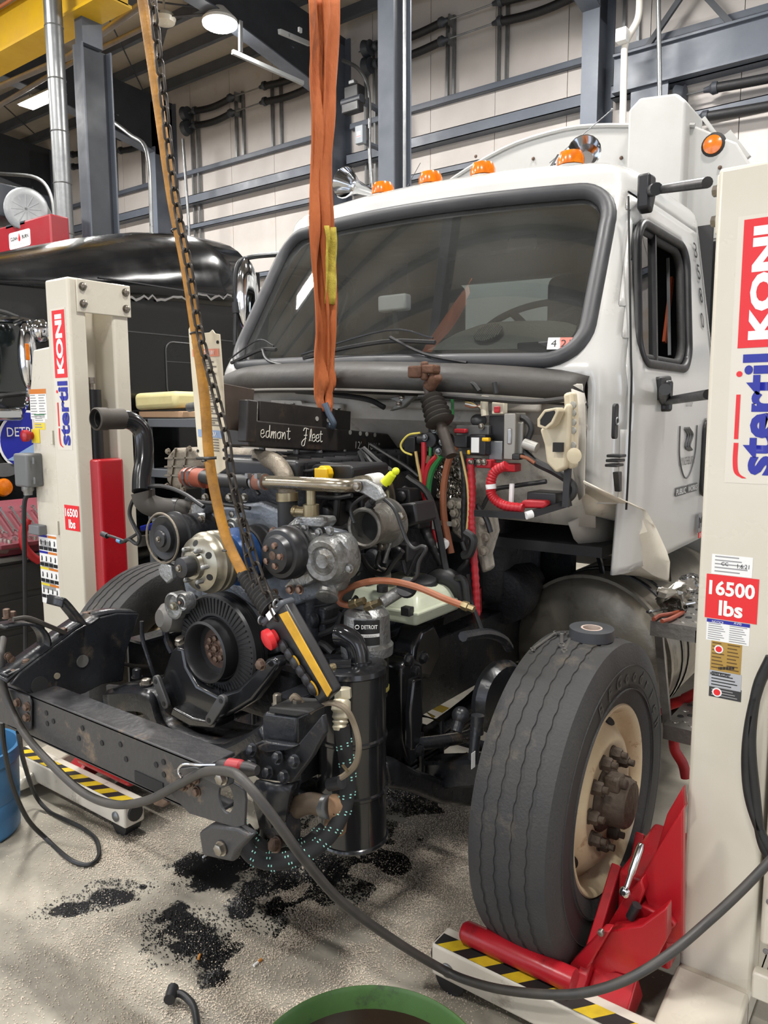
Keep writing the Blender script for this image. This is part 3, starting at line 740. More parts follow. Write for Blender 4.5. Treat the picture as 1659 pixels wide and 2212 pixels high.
# stickers on the glass
sp = W(1237,748,y=.25)
def glass_tag(u, v, w, h, mat, txt, tm):
    # find the windshield point under this spot
    best = None
    for i in range(60):
        z = 1.96+.012*i
        for j in range(80):
            x = .2+.01*j; p = ws(x, z)
            q = p-CAM_POS; zz = q.dot(_d); uu = 829.5+FOC*q.dot(_r)/zz; vv = 1106-FOC*q.dot(_u)/zz; e = (uu-u)**2+(vv-v)**2
            if best is None or e < best[0]: best = (e, p, x)
    p, x = best[1], best[2]; rt = Vector((1,2*KB*x,-.026)).normalized(); up = Vector((0,.6,1)).normalized(); up = (up-rt*up.dot(rt)).normalized()
    nrm = rt.cross(up); p = p+nrm*.006
    plate(truck, mat, p, rt, up, w, h, 'window_sticker', .001)
    if txt: text(txt, truck, tm, p+nrm*.0015, rt, up, h=h*.6)
glass_tag(1196,742,.045,.05,PRINTWHITE,'4',PRINTBLK); glass_tag(1224,742,.045,.05,M('sticker_salmon',(206,110,96),.5),'21',PRINTBLK)
# hood seal below the windshield
def sealp(t):
    x = -.97+1.90*t; a = abs(x)/.97
    y = .015+.30*a**2.4; z = 1.945-.012*a-.025*a**4-.034*x
    return Vector((x,y,z))
SEALM = M('weathered_black_seal', (44,43,42), .55, 0, (62,58,53), 6, .4, .2, 30, dirt=(112,94,72), dirt_amt=.02, dirt_scale=2)
rows_ = []
for i in range(41):
    p = sealp(i/40)
    rows_.append([p+V(0,.14,.035), p+V(0,.07,.03), p+V(0,.02,.012), p+V(0,0,-.01), p+V(0,-.006,-.035), p+V(0,.0,-.05), p+V(0,.015,-.066), p+V(0,.04,-.078)])
MB().grid(rows_).build('hood_seal', SEALM, truck, smooth=50, solid=.016)
MB().tube([sealp(i/30)+V(0,.012,-.068) for i in range(31)], .008, 6, 2).build('seal_edge_strip', M('edge_strip_grey',(170,166,158),.5), truck)
# firewall: several stepped panels
fw = MB()
prof = [(.20,1.90),(.24,1.84),(.25,1.76),(.30,1.72),(.34,1.60),(.36,1.45),(.37,1.38)]
rows_ = []
for x in [-.93+.0465*i for i in range(41)]:
    tun = math.exp(-(x/.33)**4)
    rows_.append([lean((x, y+ (.0 if z > 1.7 else .10*tun)+KB*.4*x*x, z)) for y, z in prof])
fw.grid(rows_).build('firewall', DIRTYW, truck, smooth=30, solid=.01)
for x0, x1, z in ((-.75,-.1,1.80),(.05,.8,1.82)):
    MB().beam(lean((x0,.215,z)),lean((x1,.215,z)),.03,.035).build('firewall_rib', DIRTYW, truck, bevel=.01)
m = MB(); m.prism([W(655+dx,868+dy,y=.2) for dx, dy in ((-70,-5),(-5,-3),(0,8),(0,35),(-68,32))],(0,.02,0)); m.build('firewall_plate', DIRTYW, truck, bevel=.003)
for u in (590,612,632): bolt(truck, W(u,876,y=.195), -Y, .008, ZINC)
m = MB(); m.prism(P(.12,(838,860),(905,845),(870,880),(840,888),(858,870)),(0,.03,0)); m.build('hinge_bracket', M('grey_bracket',(126,126,122),.5,.3), truck, bevel=.004)
for u, v in ((868,858),(862,872)): bolt(truck, W(u,v,y=.118), -Y, .008, ZINC)
# interior
INT = M('cab_trim_grey', (168,166,156), .7, 0, (152,150,142), 6, .5, .2, 120); INTD = M('cab_trim_dark', (56,56,57), .8)
rows_ = []
for i in range(33):
    x = -.93+1.86*i/32; hump = .13*math.exp(-((x-.52)/.33)**4)
    yf = .26+KB*x*x
    rows_.append([lean((x,yf,1.975)), lean((x,yf+.1,1.99+hump*.35)), lean((x,yf+.22,2.02+hump*.9)), lean((x,yf+.3,2.03+hump)), lean((x,yf+.36,1.98+hump*.6)), lean((x,yf+.38,1.7))])
MB().grid(rows_).build('dashboard', INT, truck, smooth=60, solid=.01)
# speaker grille in the dash top
sg = lean((.46,.445,2.105)); sn = Vector((0,-.62,.78)); m = MB(); m.lathe(sg, sn, [(.06,0),(.06,.004)], 24); m.build('speaker_grille', INTD, truck)
for k in range(-6,7):
    f = frame(sg, sn, X); hh = math.sqrt(max(0,.058**2-(k*.0088)**2)); MB().beam(f @ Vector((k*.0088,-hh,.005)), f @ Vector((k*.0088,hh,.005)), .004, .004, sn).build('grille_slat', INT, truck, smooth=0)
# steering wheel
swc = lean((.50,.74,2.15)); swa = Vector((0,-.55,.83)).normalized()
MB().torus(swc, swa, .225, .016, 40, 8).build('steering_wheel', INTD, truck, smooth=60)
m = MB(); fsw = frame(swc, swa, X)
for k in range(4): a = PI/4+PI/2*k; m.beam(fsw @ Vector((0,0,-.02)), fsw @ Vector((.22*math.cos(a),.22*math.sin(a),0)), .03, .015, swa)
m.lathe(swc-swa*.04, swa, [(.06,0),(.07,.02),(.05,.045)], 16); m.build('steering_hub', INTD, truck)
for x in (-.5,.5):
    m = MB(); m.box(lean((x,1.2,1.75)),(.5,.5,.15)); m.box(lean((x,1.45,2.1)),(.48,.14,.75)); m.box(lean((x,1.47,2.55)),(.28,.1,.18)); m.build('seat', INTD, truck, bevel=.05, seg=3)
MB().bb((-.98,YR-.06,1.3),(.98,YR-.03,2.12)).bb((-.98,YR-.06,2.52),(.98,YR-.03,2.66)).bb((-.98,YR-.06,2.12),(-.6,YR-.03,2.52)).bb((.6,YR-.06,2.12),(.98,YR-.03,2.52)).build('rear_trim', INTD, truck, smooth=0)
MB().bb((-.62,YR-.02,2.1),(.62,YR-.015,2.54)).build('added_rear_window', SIDEGLASS, truck, smooth=0)  # cab rear opening and pane, added to let light into the interior
MB().bb((-.9,.85,2.685),(.9,YR-.04,2.70)).build('headliner', INT, truck, smooth=0)
MB().bb((-.95,.45,1.24),(.95,YR-.05,1.28)).build('cab_floor', INTD, truck, smooth=0)
# things seen through the glass: camera monitor, mirror, grab handle, dash box
mp = W(852,655,y=.5); MB().box(mp,(.15,.05,.07)).build('monitor', PRINTWHITE, truck, bevel=.01); MB().cyl(mp-V(0,0,.03),mp-V(0,-.02,.13),.012).build('monitor_stand', INTD, truck)
MB().box(mp+V(0,.03,.0),(.12,.02,.05)).build('monitor_screen', INTD, truck, bevel=.005)
mp = W(1128,527,y=.85); MB().box(mp,(.14,.04,.07)).build('interior_mirror', M('mirror_grey',(150,158,162),.15,.6), truck, bevel=.02)
MB().tube([W(618,655,y=.62),W(632,665,y=.62),W(630,700,y=.62),W(622,735,y=.62),W(605,755,y=.62)], .012, 8).build('grab_handle', INTD, truck)
mp = W(1165,748,y=.36); MB().box(mp,(.16,.05,.03)).build('dash_box', INTD, truck, bevel=.006)
MB().beam(W(1435,740,x=.9), W(1452,600,x=.9), .012, .03, Y).build('seat_belt', M('orange_belt',(168,74,36),.7), truck)
# ------------------------------------------------------------ refuse body behind the cab
BY = 1.95
top = [(-.76,3.14),(-.66,3.20),(-.45,3.275),(-.2,3.335),(.1,3.35),(.3,3.325),(.467,3.29),(.8,3.22)]
m = MB(); m.prism([(-1.15,BY,2.4),(-1.15,BY,2.9),(-.9,BY,3.08)]+[(x,BY,z) for x, z in top]+[(1.0,BY,3.1),(1.12,BY,2.9),(1.12,BY,.9),(-1.15,BY,.9)],(0,.06,0))
body = m.build('body_front_panel', WHITEB, truck, smooth=0, bevel=.01)
MB().tube([(-.9,BY-.005,3.085)]+[(x,BY-.005,z) for x, z in top], .012, 6, 3).build('body_rim', WHITEB, truck)
MB().bb((-1.12,BY+.05,.95),(1.1,7.6,2.9)).build('body_box', WHITEB, truck, smooth=0, bevel=.05)
a, b = W(1357,225,y=1.86), W(1482,225,y=1.86)
tw = MB(); tw.prism([(a.x,1.86,2.3),(a.x,1.86,a.z-.03),(a.x+.06,1.86,a.z+.02),(b.x-.05,1.86,a.z+.0),(b.x,1.86,a.z-.05),(b.x,1.86,2.3)],(0,.32,0)); tw.build('hopper_post', WHITEB, truck, bevel=.015, seg=3)
p0 = W(1485,275,y=2.0); p1 = W(1600,330,y=2.0)
m = MB(); m.prism([(p0.x,1.97,p0.z),(p1.x-.06,1.97,p1.z+.05),(p1.x+.05,1.97,p1.z-.3),(p1.x+.05,1.97,2.0),(p0.x,1.97,2.0)],(0,.1,0)); m.build('body_side_panel', WHITEB, truck, bevel=.01)
lp_ = W(1542,315,y=1.965); MB().lathe(lp_, -Y, [(.062,0),(.062,.012),(.05,.02)], 20).build('lamp_grommet', RUBBER, truck); MB().lathe(lp_, -Y, [(.045,.012),(.045,.03),(.02,.036)], 20).build('marker_light', ORANGEL, truck)
MB().beam(W(1520,255,y=2.2),W(1560,310,y=2.2),.02,.02).build('body_edge_bar', WHITEB, truck, smooth=0)
MB().beam(W(1570,290,y=2.1),W(1612,345,y=2.1),.03,.05).build('body_edge_bar', WHITEB, truck, smooth=0)
for u, v in ((1152,343),(1342,341),(1028,338),(1555,362)): bolt(truck, W(u,v,y=BY-.003), -Y, .007, RUSTB)
MB().bb((.93,1.76,1.3),(1.06,1.9,2.62)).build('cab_gap_shade', PLASTIC, truck, bevel=.02)  # dark block put in for the shade of the gap behind the cab
# ------------------------------------------------------------ wheels
TYRE = M('tyre_rubber', (44,44,46), .75, 0, (58,57,55), 7, .5, .25, 120, dirt=(86,80,70), dirt_amt=.1, dirt_scale=5)
TYREG = M('tyre_groove_dust_lit', (160,155,142), .9, 0, (70,68,64), 34, .6)  # dusty grooves, coloured pale to stand in for their lit edges
RIMC = M('cream_rim', (216,200,166), .42, 0, (204,186,150), 6, .5, .15, 60, dirt=(140,92,52), dirt_amt=.1, dirt_scale=13)
HUBM = M('dirty_hub_iron', (96,84,72), .65, .3, (70,60,50), 14, .5, .4, 60)
M('tyre_letters',(58,57,55),.6)
def holed_poly(mb, outer, hc, hole, vec):
    """polygon (3D points, star shaped about hc) with a hole loop of offsets, extruded by vec"""
    hc = Vector(hc); n = len(hole); res = []
    nrm = Vector(vec).normalized(); a = (Vector(outer[0])-hc); a = (a-nrm*a.dot(nrm)).normalized(); b = nrm.cross(a)
    P2 = [((Vector(p)-hc).dot(a), (Vector(p)-hc).dot(b)) for p in outer]
    for hx, hy in hole:
        L = math.hypot(hx,hy); dx, dy = hx/L, hy/L; best = None
        for i in range(len(P2)):
            x0,y0 = P2[i]; x1,y1 = P2[(i+1) % len(P2)]; ex, ey = x1-x0, y1-y0; den = dx*ey-dy*ex
            if abs(den) < 1e-12: continue
            t = (x0*ey-y0*ex)/den; u = (x0*dy-y0*dx)/den
            if t > 0 and -1e-6 <= u <= 1+1e-6 and (best is None or t < best): best = t
        best = best or .1
        res.append((dx*best, dy*best))
    mb.holed([hc+a*x+b*y for x, y in res], [hc+a*x+b*y for x, y in hole], vec); return mb
NUT = mesh_of(MB().lathe((0,0,0),(0,0,1),[(.024,0),(.024,.006)],14).lathe((0,0,.006),(0,0,1),[(.021,0),(.021,.022),(.017,.027)],6).cyl((0,0,.02),(0,0,.05),.011,n=10), 'lug_nut'); NUT.materials.append(HUBM)
def arc_text(s, parent, mat, c, xs, rad, a0, a1, h, name='lettering'):
    """letters along an arc on the outer side wall, in the plane x = const, angle measured from +z towards +y"""
    allv, allf = [], []
    n = len(s)
    for i, ch in enumerate(s):
        if ch == ' ': continue
        cu = bpy.data.curves.new('t','FONT'); cu.body = ch; cu.resolution_u = 2; cu.offset = .015; cu.extrude = .03
        to = bpy.data.objects.new('t', cu); COL.objects.link(to); bpy.context.view_layer.update()
        me = bpy.data.meshes.new_from_object(to); bpy.data.objects.remove(to); bpy.data.curves.remove(cu)
        xs_ = [v.co.x for v in me.vertices]; cx = (min(xs_)+max(xs_))/2
        a = a0+(a1-a0)*(i+.5)/n; sc = h/.7; b0 = len(allv)
        for v in me.vertices:
            aa = a+(v.co.x-cx)*sc/rad; rr = rad+(v.co.y-.35)*sc
            allv.append(Vector((xs+v.co.z*sc*.12, c[1]+rr*math.sin(aa), c[2]+rr*math.cos(aa)))-WL[parent.name])
        for p in me.polygons: allf.append([b0+k for k in p.vertices])
        bpy.data.meshes.remove(me)
    me = bpy.data.meshes.new(name); me.from_pydata([tuple(v) for v in allv], [], allf); me.update()
    return link(name, me, mat, parent)
def wheel(cx, cz, s, label):
    """s = +1 when the outer face looks to +x"""
    w = bpy.data.objects.new('wheel', None); COL.objects.link(w); w.parent = truck; WL[w.name] = WL[truck.name].copy(); w['label'] = label
    Rr = .515; n = 240; grooves = (-.070,-.024,.024,.070)
    prof = [(-.105,.295),(-.118,.31),(-.132,.36),(-.138,.42),(-.134,.46),(-.126,.485),(-.118,.502)]
    tread = []
    xs = [-.112]
    for gx in grooves: xs += [gx-.0062, gx-.0045, gx+.0045, gx+.0062]
    xs += [.112]
    mats = []
    for i, x in enumerate(xs):
        k = (i-1) % 4; dep = .0045 if 0 < i < len(xs)-1 and k in (1,2) else 0
        tread.append((x, Rr-.9*x*x-dep, 1 if 0 < i < len(xs)-1 else 0))
    full = [(x,r,0) for x, r in prof]+tread+[(-x,r,0) for x, r in reversed(prof)]
    bm = bmesh.new(); vr = []
    for i in range(n):
        a = 2*PI*i/n; ph = i % 4; zz = (0,.0035,.0035,0)[ph]-.0017+.0012*math.sin(i*12.9898)
        vr.append([bm.verts.new((cx+s*(x+(zz if g else 0)), r*math.sin(a), cz+r*math.cos(a))) for x, r, g in full])
    for i in range(n):
        A, B = vr[i], vr[(i+1) % n]
        for j in range(len(full)-1):
            f = bm.faces.new((A[j],A[j+1],B[j+1],B[j]))
            if full[j][2] and full[j+1][2] and full[j][1] < Rr-.003-.9*full[j][0]**2: f.material_index = 1
    bmesh.ops.recalc_face_normals(bm, faces=bm.faces)
    me = bpy.data.meshes.new('tyre'); bm.to_mesh(me); bm.free(); me.shade_smooth(); me.set_sharp_from_angle(angle=R(32))
    link('tyre', me, [TYRE, TYREG], w)
    # shoulder ribs on the side wall
    o = Vector((cx,0,cz)); ax = Vector((s,0,0))
    MB().lathe(o, ax, [(.372,.1345),(.385,.1362),(.405,.1382),(.425,.1390),(.432,.1386)], 90, False, False).build('sidewall_band', M('sidewall_dark',(34,34,35),.6), w, smooth=60)
    MB().ring(o+ax*.134, ax, .432, .4345, .0055, 90).build('sidewall_rib', TYRE, w); MB().ring(o+ax*.133, ax, .355, .358, .006, 90).build('sidewall_rib', TYRE, w)
    # rim
    rp = [(.255,-.16),(.262,-.06),(.285,.075),(.287,.098),(.300,.104),(.305,.112),(.300,.117),(.292,.114),(.281,.100),(.272,.078),(.266,.062),(.258,.056),(.246,.062),(.228,.080),(.208,.098),(.192,.106),(.178,.106),(.166,.098),(.110,.096),(.10,.08)]
    rim = MB(); rim.lathe(o, ax, rp, 72, False, False); rimo = rim.build('rim', RIMC, w, smooth=50)
    for k in range(5):
        a = 2*PI*k/5+.35; c = o+Vector((0,.236*math.sin(a),.236*math.cos(a)))+ax*.072
        nv = (ax*.6+Vector((0,math.sin(a),math.cos(a)))*.45).normalized(); f = frame(c, nv, Vector((0,math.cos(a),-math.sin(a))))
        MB().prism([f @ Vector((.034*math.cos(t),.015*math.sin(t),-.008)) for t in [2*PI*q/16 for q in range(16)]], nv*.014).build('hand_hole', SEAM, w, smooth=0)
        MB().lathe(c+nv*.005, nv, [(.0,0)],3) if False else None
    MB().lathe(o, ax, [(.108,.08),(.108,.1),(.095,.112),(.08,.116),(.078,.172),(.07,.182),(.03,.186)], 28).build('hub_cap', HUBM, w, smooth=40)
    MB().box(o+ax*.135+V(0,-.03,.075),(.05,.06,.05)).cyl(o+ax*.14+V(0,-.035,.08),o+ax*.18+V(0,-.04,.085),.016,n=12).build('hub_vent', HUBM, w, bevel=.008)
    for k in range(10):
        a = 2*PI*(k+.5)/10; place(NUT, 'lug_nut', None, w, frame(o+ax*.098+Vector((0,.143*math.sin(a),.143*math.cos(a)))*1, ax))
    for k in range(6):
        a = 2*PI*k/6; bolt(w, o+ax*.112+Vector((0,.086*math.sin(a),.086*math.cos(a))), ax, .007, HUBM)
    MB().lathe(o, ax, [(.02,-.25),(.2,-.24),(.205,-.08),(.05,-.07)], 32).build('brake_drum', M('drum_iron',(52,48,44),.7,.3), w)
    if s > 0:
        arc_text('BFGoodrich', w, MATS['tyre_letters'], o, cx+.1405, .402, -.55, 1.32, .045)
        arc_text('TUBELESS', w, MATS['tyre_letters'], o, cx+.1405, .40, 2.5, 3.5, .03)
    return w
wheel(1.06, .55, 1, 'front wheel with worn four-groove tread and rust-streaked cream rim'); wheel(-1.06, .55, -1, 'far front wheel behind the engine')
# ------------------------------------------------------------ chassis
DUSTY = M('dusty_black_steel', (44,45,49), .42, 0, (58,57,57), 7, .4, .2, 50, dirt=(132,112,90), dirt_amt=.1, dirt_scale=6)
def px_plate(name, plane, uv, vec, mat=BLACKMET, par=truck, bevel=.004, seg=2):
    k = list(plane.items())[0]
    return MB().prism([W(u, v, **plane) for u, v in uv], vec).build(name, mat, par, bevel=bevel, seg=seg)
m = MB(); x0, x1 = -.60, .45
m.bb((x0,-1.03,.705),(x1,-1.02,.855)); m.bb((x0,-1.03,.845),(x1,-.93,.857)); m.bb((x0,-1.03,.703),(x1,-.93,.715)); cmb = m.build('crossmember', DUSTY, truck, bevel=.003)
for u, v in ((100,1540),(115,1558),(102,1563),(178,1573),(170,1595),(220,1605),(260,1608),(272,1640),(337,1652),(353,1646),(354,1673),(392,1700)):
    p = W(u, v, y=-1.031); MB().lathe(p, -Y, [(.0085,-.004),(.0085,.0015)], 12).build('bolt_hole', SEAM, truck)
sl = W(322,1690,y=-1.031); MB().box(sl,(.13,.004,.035)).build('slot', SEAM, truck, smooth=0)
for sx, lo, hi in ((-1,-.475,-.395),(1,.395,.475)):
    m = MB(); xo = hi if sx > 0 else lo
    m.bb((xo-.005,-.7 if sx>0 else -.62,.68),(xo+.005,6.8,.94)); m.bb((lo,-.7 if sx > 0 else -.62,.932),(hi,6.8,.942)); m.bb((lo,-.7 if sx>0 else -.62,.678),(hi,6.8,.688)); m.build('frame_rail', BLACKMET, truck, smooth=0)
# left frame horn: tall curved plate with a rolled top flange
horn = [(18,1478),(60,1497),(123,1512),(180,1496),(217,1477),(262,1470),(268,1411),(297,1325),(250,1324),(203,1335),(160,1362),(119,1393),(83,1419),(40,1452)]
MB().prism([W(u,v,x=-.45) for u, v in horn],(.012,0,0)).build('frame_horn', BLACKMET, truck, bevel=.004)
hp_ = spline([W(u,v,x=-.45) for u, v in ((297,1325),(250,1324),(203,1335),(160,1362),(119,1393),(83,1419),(40,1452),(14,1474))], 5)
MB().grid([[p, p+V(-.05,0,.006), p+V(-.1,0,-.004)] for p in hp_]).build('horn_flange', BLACKMET, truck, smooth=60, solid=.008)
MB().lathe(W(178,1428,x=-.437), X, [(.022,-.006),(.022,.004)],18).build('frame_hole', M('hole_through',(90,88,84),.8), truck); MB().lathe(W(85,1480,x=-.437), X, [(.03,-.006),(.03,.003)],18).build('frame_hole', SEAM, truck); MB().lathe(W(123,1460,x=-.437), X, [(.011,-.006),(.011,.003)],14).build('frame_hole', M('hole_through2',(130,120,104),.8), truck)
for u, v in ((57,1436),(32,1458),(137,1368),(187,1333)): bolt(truck, W(u,v,x=-.47)+V(0,0,.004), Z, .012, RUSTB)
MB().grid([[p+V(dx,0,0) for dx in (-.045,.045)] for p in spline([W(u,v,x=-.40) for u, v in ((200,1330),(175,1345),(160,1330),(135,1300),(122,1290),(118,1308))],5)]).build('hood_tab', BLACKMET, truck, smooth=50, solid=.007)
MB().grid([[p+V(dx,0,0) for dx in (-.035,.045)] for p in spline([W(u,v,x=-.50) for u, v in ((-5,1352),(40,1345),(75,1352),(92,1375),(90,1400),(65,1420),(30,1440),(0,1455))],6)]).build('hood_bracket', BLACKMET, truck, smooth=50, solid=.008)
for u, v in ((15,1335),(28,1340)): bolt(truck, W(u,v,x=-.49), Z, .010, RUSTB, .03)
for u, v in ((17,1417),(24,1424)): bolt(truck, W(u,v,x=-.455), X, .009, RUSTB)
# end plates of the crossmember
m = MB(); m.prism([W(u,v,y=-1.036) for u, v in ((-8,1492),(5,1480),(66,1502),(71,1515),(71,1575),(60,1581),(0,1556))],(0,-.008,0)); m.build('end_plate', DUSTY, truck, bevel=.003)
for u, v in ((40,1517),(60,1526),(60,1549)): bolt(truck, W(u,v,y=-1.045), -Y, .011, RUSTB)
m = MB(); hc = W(493,1722,y=-1.036); f = [(.028*math.cos(2*PI*k/28),.04*math.sin(2*PI*k/28)) for k in range(28)]
holed_poly(m, [W(u,v,y=-1.036) for u, v in ((376,1662),(400,1648),(470,1668),(532,1702),(536,1716),(533,1780),(515,1786),(372,1742))], hc, f, (0,-.008,0)); m.build('end_plate', DUSTY, truck, bevel=.002)
for u, v in ((398,1697),(424,1682),(426,1709),(412,1690)): bolt(truck, W(u,v,y=-1.045), -Y, .010, RUSTB)
px_plate('latch_bracket', dict(y=-1.05), [(446,1660),(458,1654),(505,1672),(508,1690),(490,1697),(448,1675)], (0,-.02,0), DUSTY)
bolt(truck, W(481,1680,y=-1.073), -Y, .013, ZINC)
px_plate('tow_tab', dict(y=-1.02), [(447,1788),(470,1772),(530,1778),(562,1795),(528,1830),(520,1852),(455,1838)], (0,-.03,0), DUSTY, bevel=.008)
bolt(truck, W(479,1832,y=-1.052), -Y, .014, ZINC)
px_plate('bent_tab', dict(y=-1.0), [(343,1712),(350,1706),(368,1712),(376,1728),(366,1738),(345,1732)], (0,-.025,0), RUSTB, bevel=.006)
# right frame front bracket
px_plate('spring_hanger_block', dict(y=-.86), [(565,1545),(572,1538),(640,1548),(641,1610),(600,1612),(566,1603)], (0,.12,0), BLACKMET, bevel=.012, seg=3)
px_plate('pad_plate', dict(y=-.87), [(581,1527),(660,1535),(668,1541),(640,1549),(580,1540)], (0,.1,0), RUBBER, bevel=.004)
for u, v in ((600,1522),(643,1534)): bolt(truck, W(u,v,y=-.82), Z, .012, ZINC, .03)
px_plate('gusset_plate', dict(y=-.885), [(500,1640),(520,1622),(565,1600),(641,1610),(668,1578),(695,1545),(700,1585),(674,1634),(630,1692),(560,1684)], (0,.02,0), BLACKMET, bevel=.004)
px_plate('hanger_tab', dict(y=-.9), [(556,1612),(575,1603),(640,1612),(618,1622),(575,1626),(558,1620)], (0,.02,0), BLACKMET, bevel=.004)
for u, v in ((546,1620),(602,1637),(637,1645),(581,1669),(615,1678),(545,1652)): bolt(truck, W(u,v,y=-.9), (-.1,-1,.35), .013, BLACKMET)
rows_ = []
for (ua,va),(ub,vb) in (((558,1684),(628,1694)),((545,1700),(622,1716)),((553,1740),(617,1745)),((565,1790),(612,1775))):
    rows_.append([W(ua,va,y=-.89), W((ua+ub)/2,(va+vb)/2+4,y=-.9), W(ub,vb,y=-.87), W(ub+20,vb-10,y=-.75)])
MB().grid(rows_).build('frame_nose', BLACKMET, truck, smooth=60, solid=.012)
px_plate('lower_bracket', dict(y=-.86), [(560,1770),(612,1765),(620,1800),(618,1830),(575,1842),(560,1815)], (0,.06,0), DUSTY, bevel=.004)
bolt(truck, W(597,1825,y=-.87), (-.2,-1,.4), .016, RUSTB)
# engine support crossmember, curved under the sump
pth = spline([W(u,v,y=-.74) for u, v in ((235,1492),(300,1488),(332,1500),(346,1540),(365,1572),(420,1598),(480,1610),(530,1592),(580,1560))], 5)
MB().grid([[p+V(0,.0,.0), p+V(0,-.02,-.012), p+V(0,-.02,-.07), p+V(0,.06,-.09)] for p in pth]).build('engine_crossmember', BLACKMET, truck, smooth=50, solid=.012)
MB().grid([[p, p+V(0,.08,.004), p+V(0,.18,0)] for p in pth]).build('crossmember_flange', BLACKMET, truck, smooth=50, solid=.008)
px_plate('arch_plate', dict(y=-.70), [(228,1480),(300,1484),(330,1498),(345,1560),(348,1590),(330,1582),(300,1530),(262,1505),(230,1500)], (0,.015,0), DUSTY)
bolt(truck, W(316,1478,y=-.72), Z, .016, ZINC); bolt(truck, W(296,1463,y=-.7), Z, .014, BLACKMET, .03)
# support struts from the horn to the engine
MB().tube([W(u,v,y=-.62) for u, v in ((306,1342),(308,1380),(320,1420),(334,1462))], .008, 8).build('strut', BLACKMET, truck)
MB().tube([W(u,v,y=-.5) for u, v in ((355,1335),(360,1380),(372,1410))], .014, 8).build('strut', BLACKMET, truck)
MB().lathe(W(345,1402,y=-.35), -Y, [(.02,0),(.035,.01),(.03,.02)],18).build('horn_disc', ALU, truck)
m = MB()
for k in range(9): m.torus(W(357,1425+k*4,y=-.42), Z, .02, .004, 16, 6)
m.build('coil_hose', HOSE, truck)
# front axle, springs, steering
m = MB(); m.prism([(-.92,-.05,.52),(-.72,-.05,.47),(-.5,-.05,.39),(.5,-.05,.39),(.72,-.05,.47),(.92,-.05,.52),(.92,-.05,.62),(.72,-.05,.57),(.45,-.05,.49),(-.45,-.05,.49),(-.72,-.05,.57),(-.92,-.05,.62)],(0,.1,0)); m.build('front_axle', BLACKMET, truck, bevel=.012)
for x in (-.44,.44):
    for k in range(4):
        L = .78-.13*k; pts = [Vector((x, -L+2*L*i/12, .56-.022*k+.10*((-L+2*L*i/12)/.78)**2)) for i in range(13)]
        MB().grid([[p+V(dx,0,0) for dx in (-.042,.042)] for p in pts]).build('leaf_spring', BLACKMET, truck, solid=.014)
    for dy in (-.07,.07): MB().tube([(x-.05,dy,.44),(x-.05,dy,.62),(x+.05,dy,.62),(x+.05,dy,.44)], .011, 8, smooth=False).build('u_bolt', BLACKMET, truck)
MB().cyl((-.75,.2,.5),(.78,.2,.5),.022).build('tie_rod', BLACKMET, truck)
MB().tube([W(u,v,x=.62) for u, v in ((905,1608),(960,1600),(1010,1590),(1032,1575))], .022, 10).build('drag_link', BLACKMET, truck)
px_plate('steering_box', dict(x=.56), [(868,1440),(888,1420),(915,1430),(918,1500),(900,1560),(905,1640),(885,1660),(870,1600)], (-.1,0,0), GLOSSBLK, bevel=.015, seg=3)
px_plate('pitman_arm', dict(x=.62), [(895,1470),(912,1462),(915,1540),(908,1620),(890,1622),(888,1540)], (-.03,0,0), GLOSSBLK, bevel=.008)
for u, v in ((880,1425),(912,1420),(903,1620),(893,1448)): bolt(truck, W(u,v,x=.63), X, .015, GLOSSBLK)
MB().ball(W(995,1545,x=.8), .028).cyl(W(995,1545,x=.8),W(985,1580,x=.8),.018).build('ball_joint', BLACKMET, truck)
MB().lathe(W(1065,1500,x=.80), (1,-.2,0), [(.02,0),(.12,.01),(.125,.03),(.11,.06)],28).build('brake_plate', BLACKMET, truck)
m = MB(); m.tube([W(u,v,x=.84) for u, v in ((1100,1400),(1085,1380),(1050,1368),(1000,1375))], .016, 8); m.build('brake_line_bracket', BLACKMET, truck)
MB().cyl(W(1030,1560,x=.86),W(1022,1640,x=.86),.016).cyl(W(1032,1545,x=.86),W(1030,1585,x=.86),.021).build('slack_adjuster', BLACKMET, truck)
plate(truck, PRINTWHITE, W(1022,1642,x=.88), Y, Z, .022, .05, 'part_tag')
px_plate('lower_guard', dict(x=.58), [(835,1650),(860,1640),(905,1665),(980,1690),(1030,1672),(1030,1745),(960,1740),(900,1715),(845,1705)], (-.06,0,0), BLACKMET, bevel=.02, seg=3)
MB().tube([W(u,v,x=.4) for u, v in ((985,1430),(1010,1390),(1030,1340),(1030,1270))], .02, 8).build('red_cable', M('red_loom',(176,30,34),.5,0,(150,24,30),12,.5), truck)
for uv in ([(925,1515),(970,1530),(955,1540),(928,1530)],[(975,1640),(1008,1625),(1012,1635),(985,1650)],[(920,1538),(940,1548),(935,1552)]):
    px_plate('yellow_tag', dict(y=.1), uv, (0,.004,0), M('dull_yellow_tag',(196,164,30),.5), bevel=0)
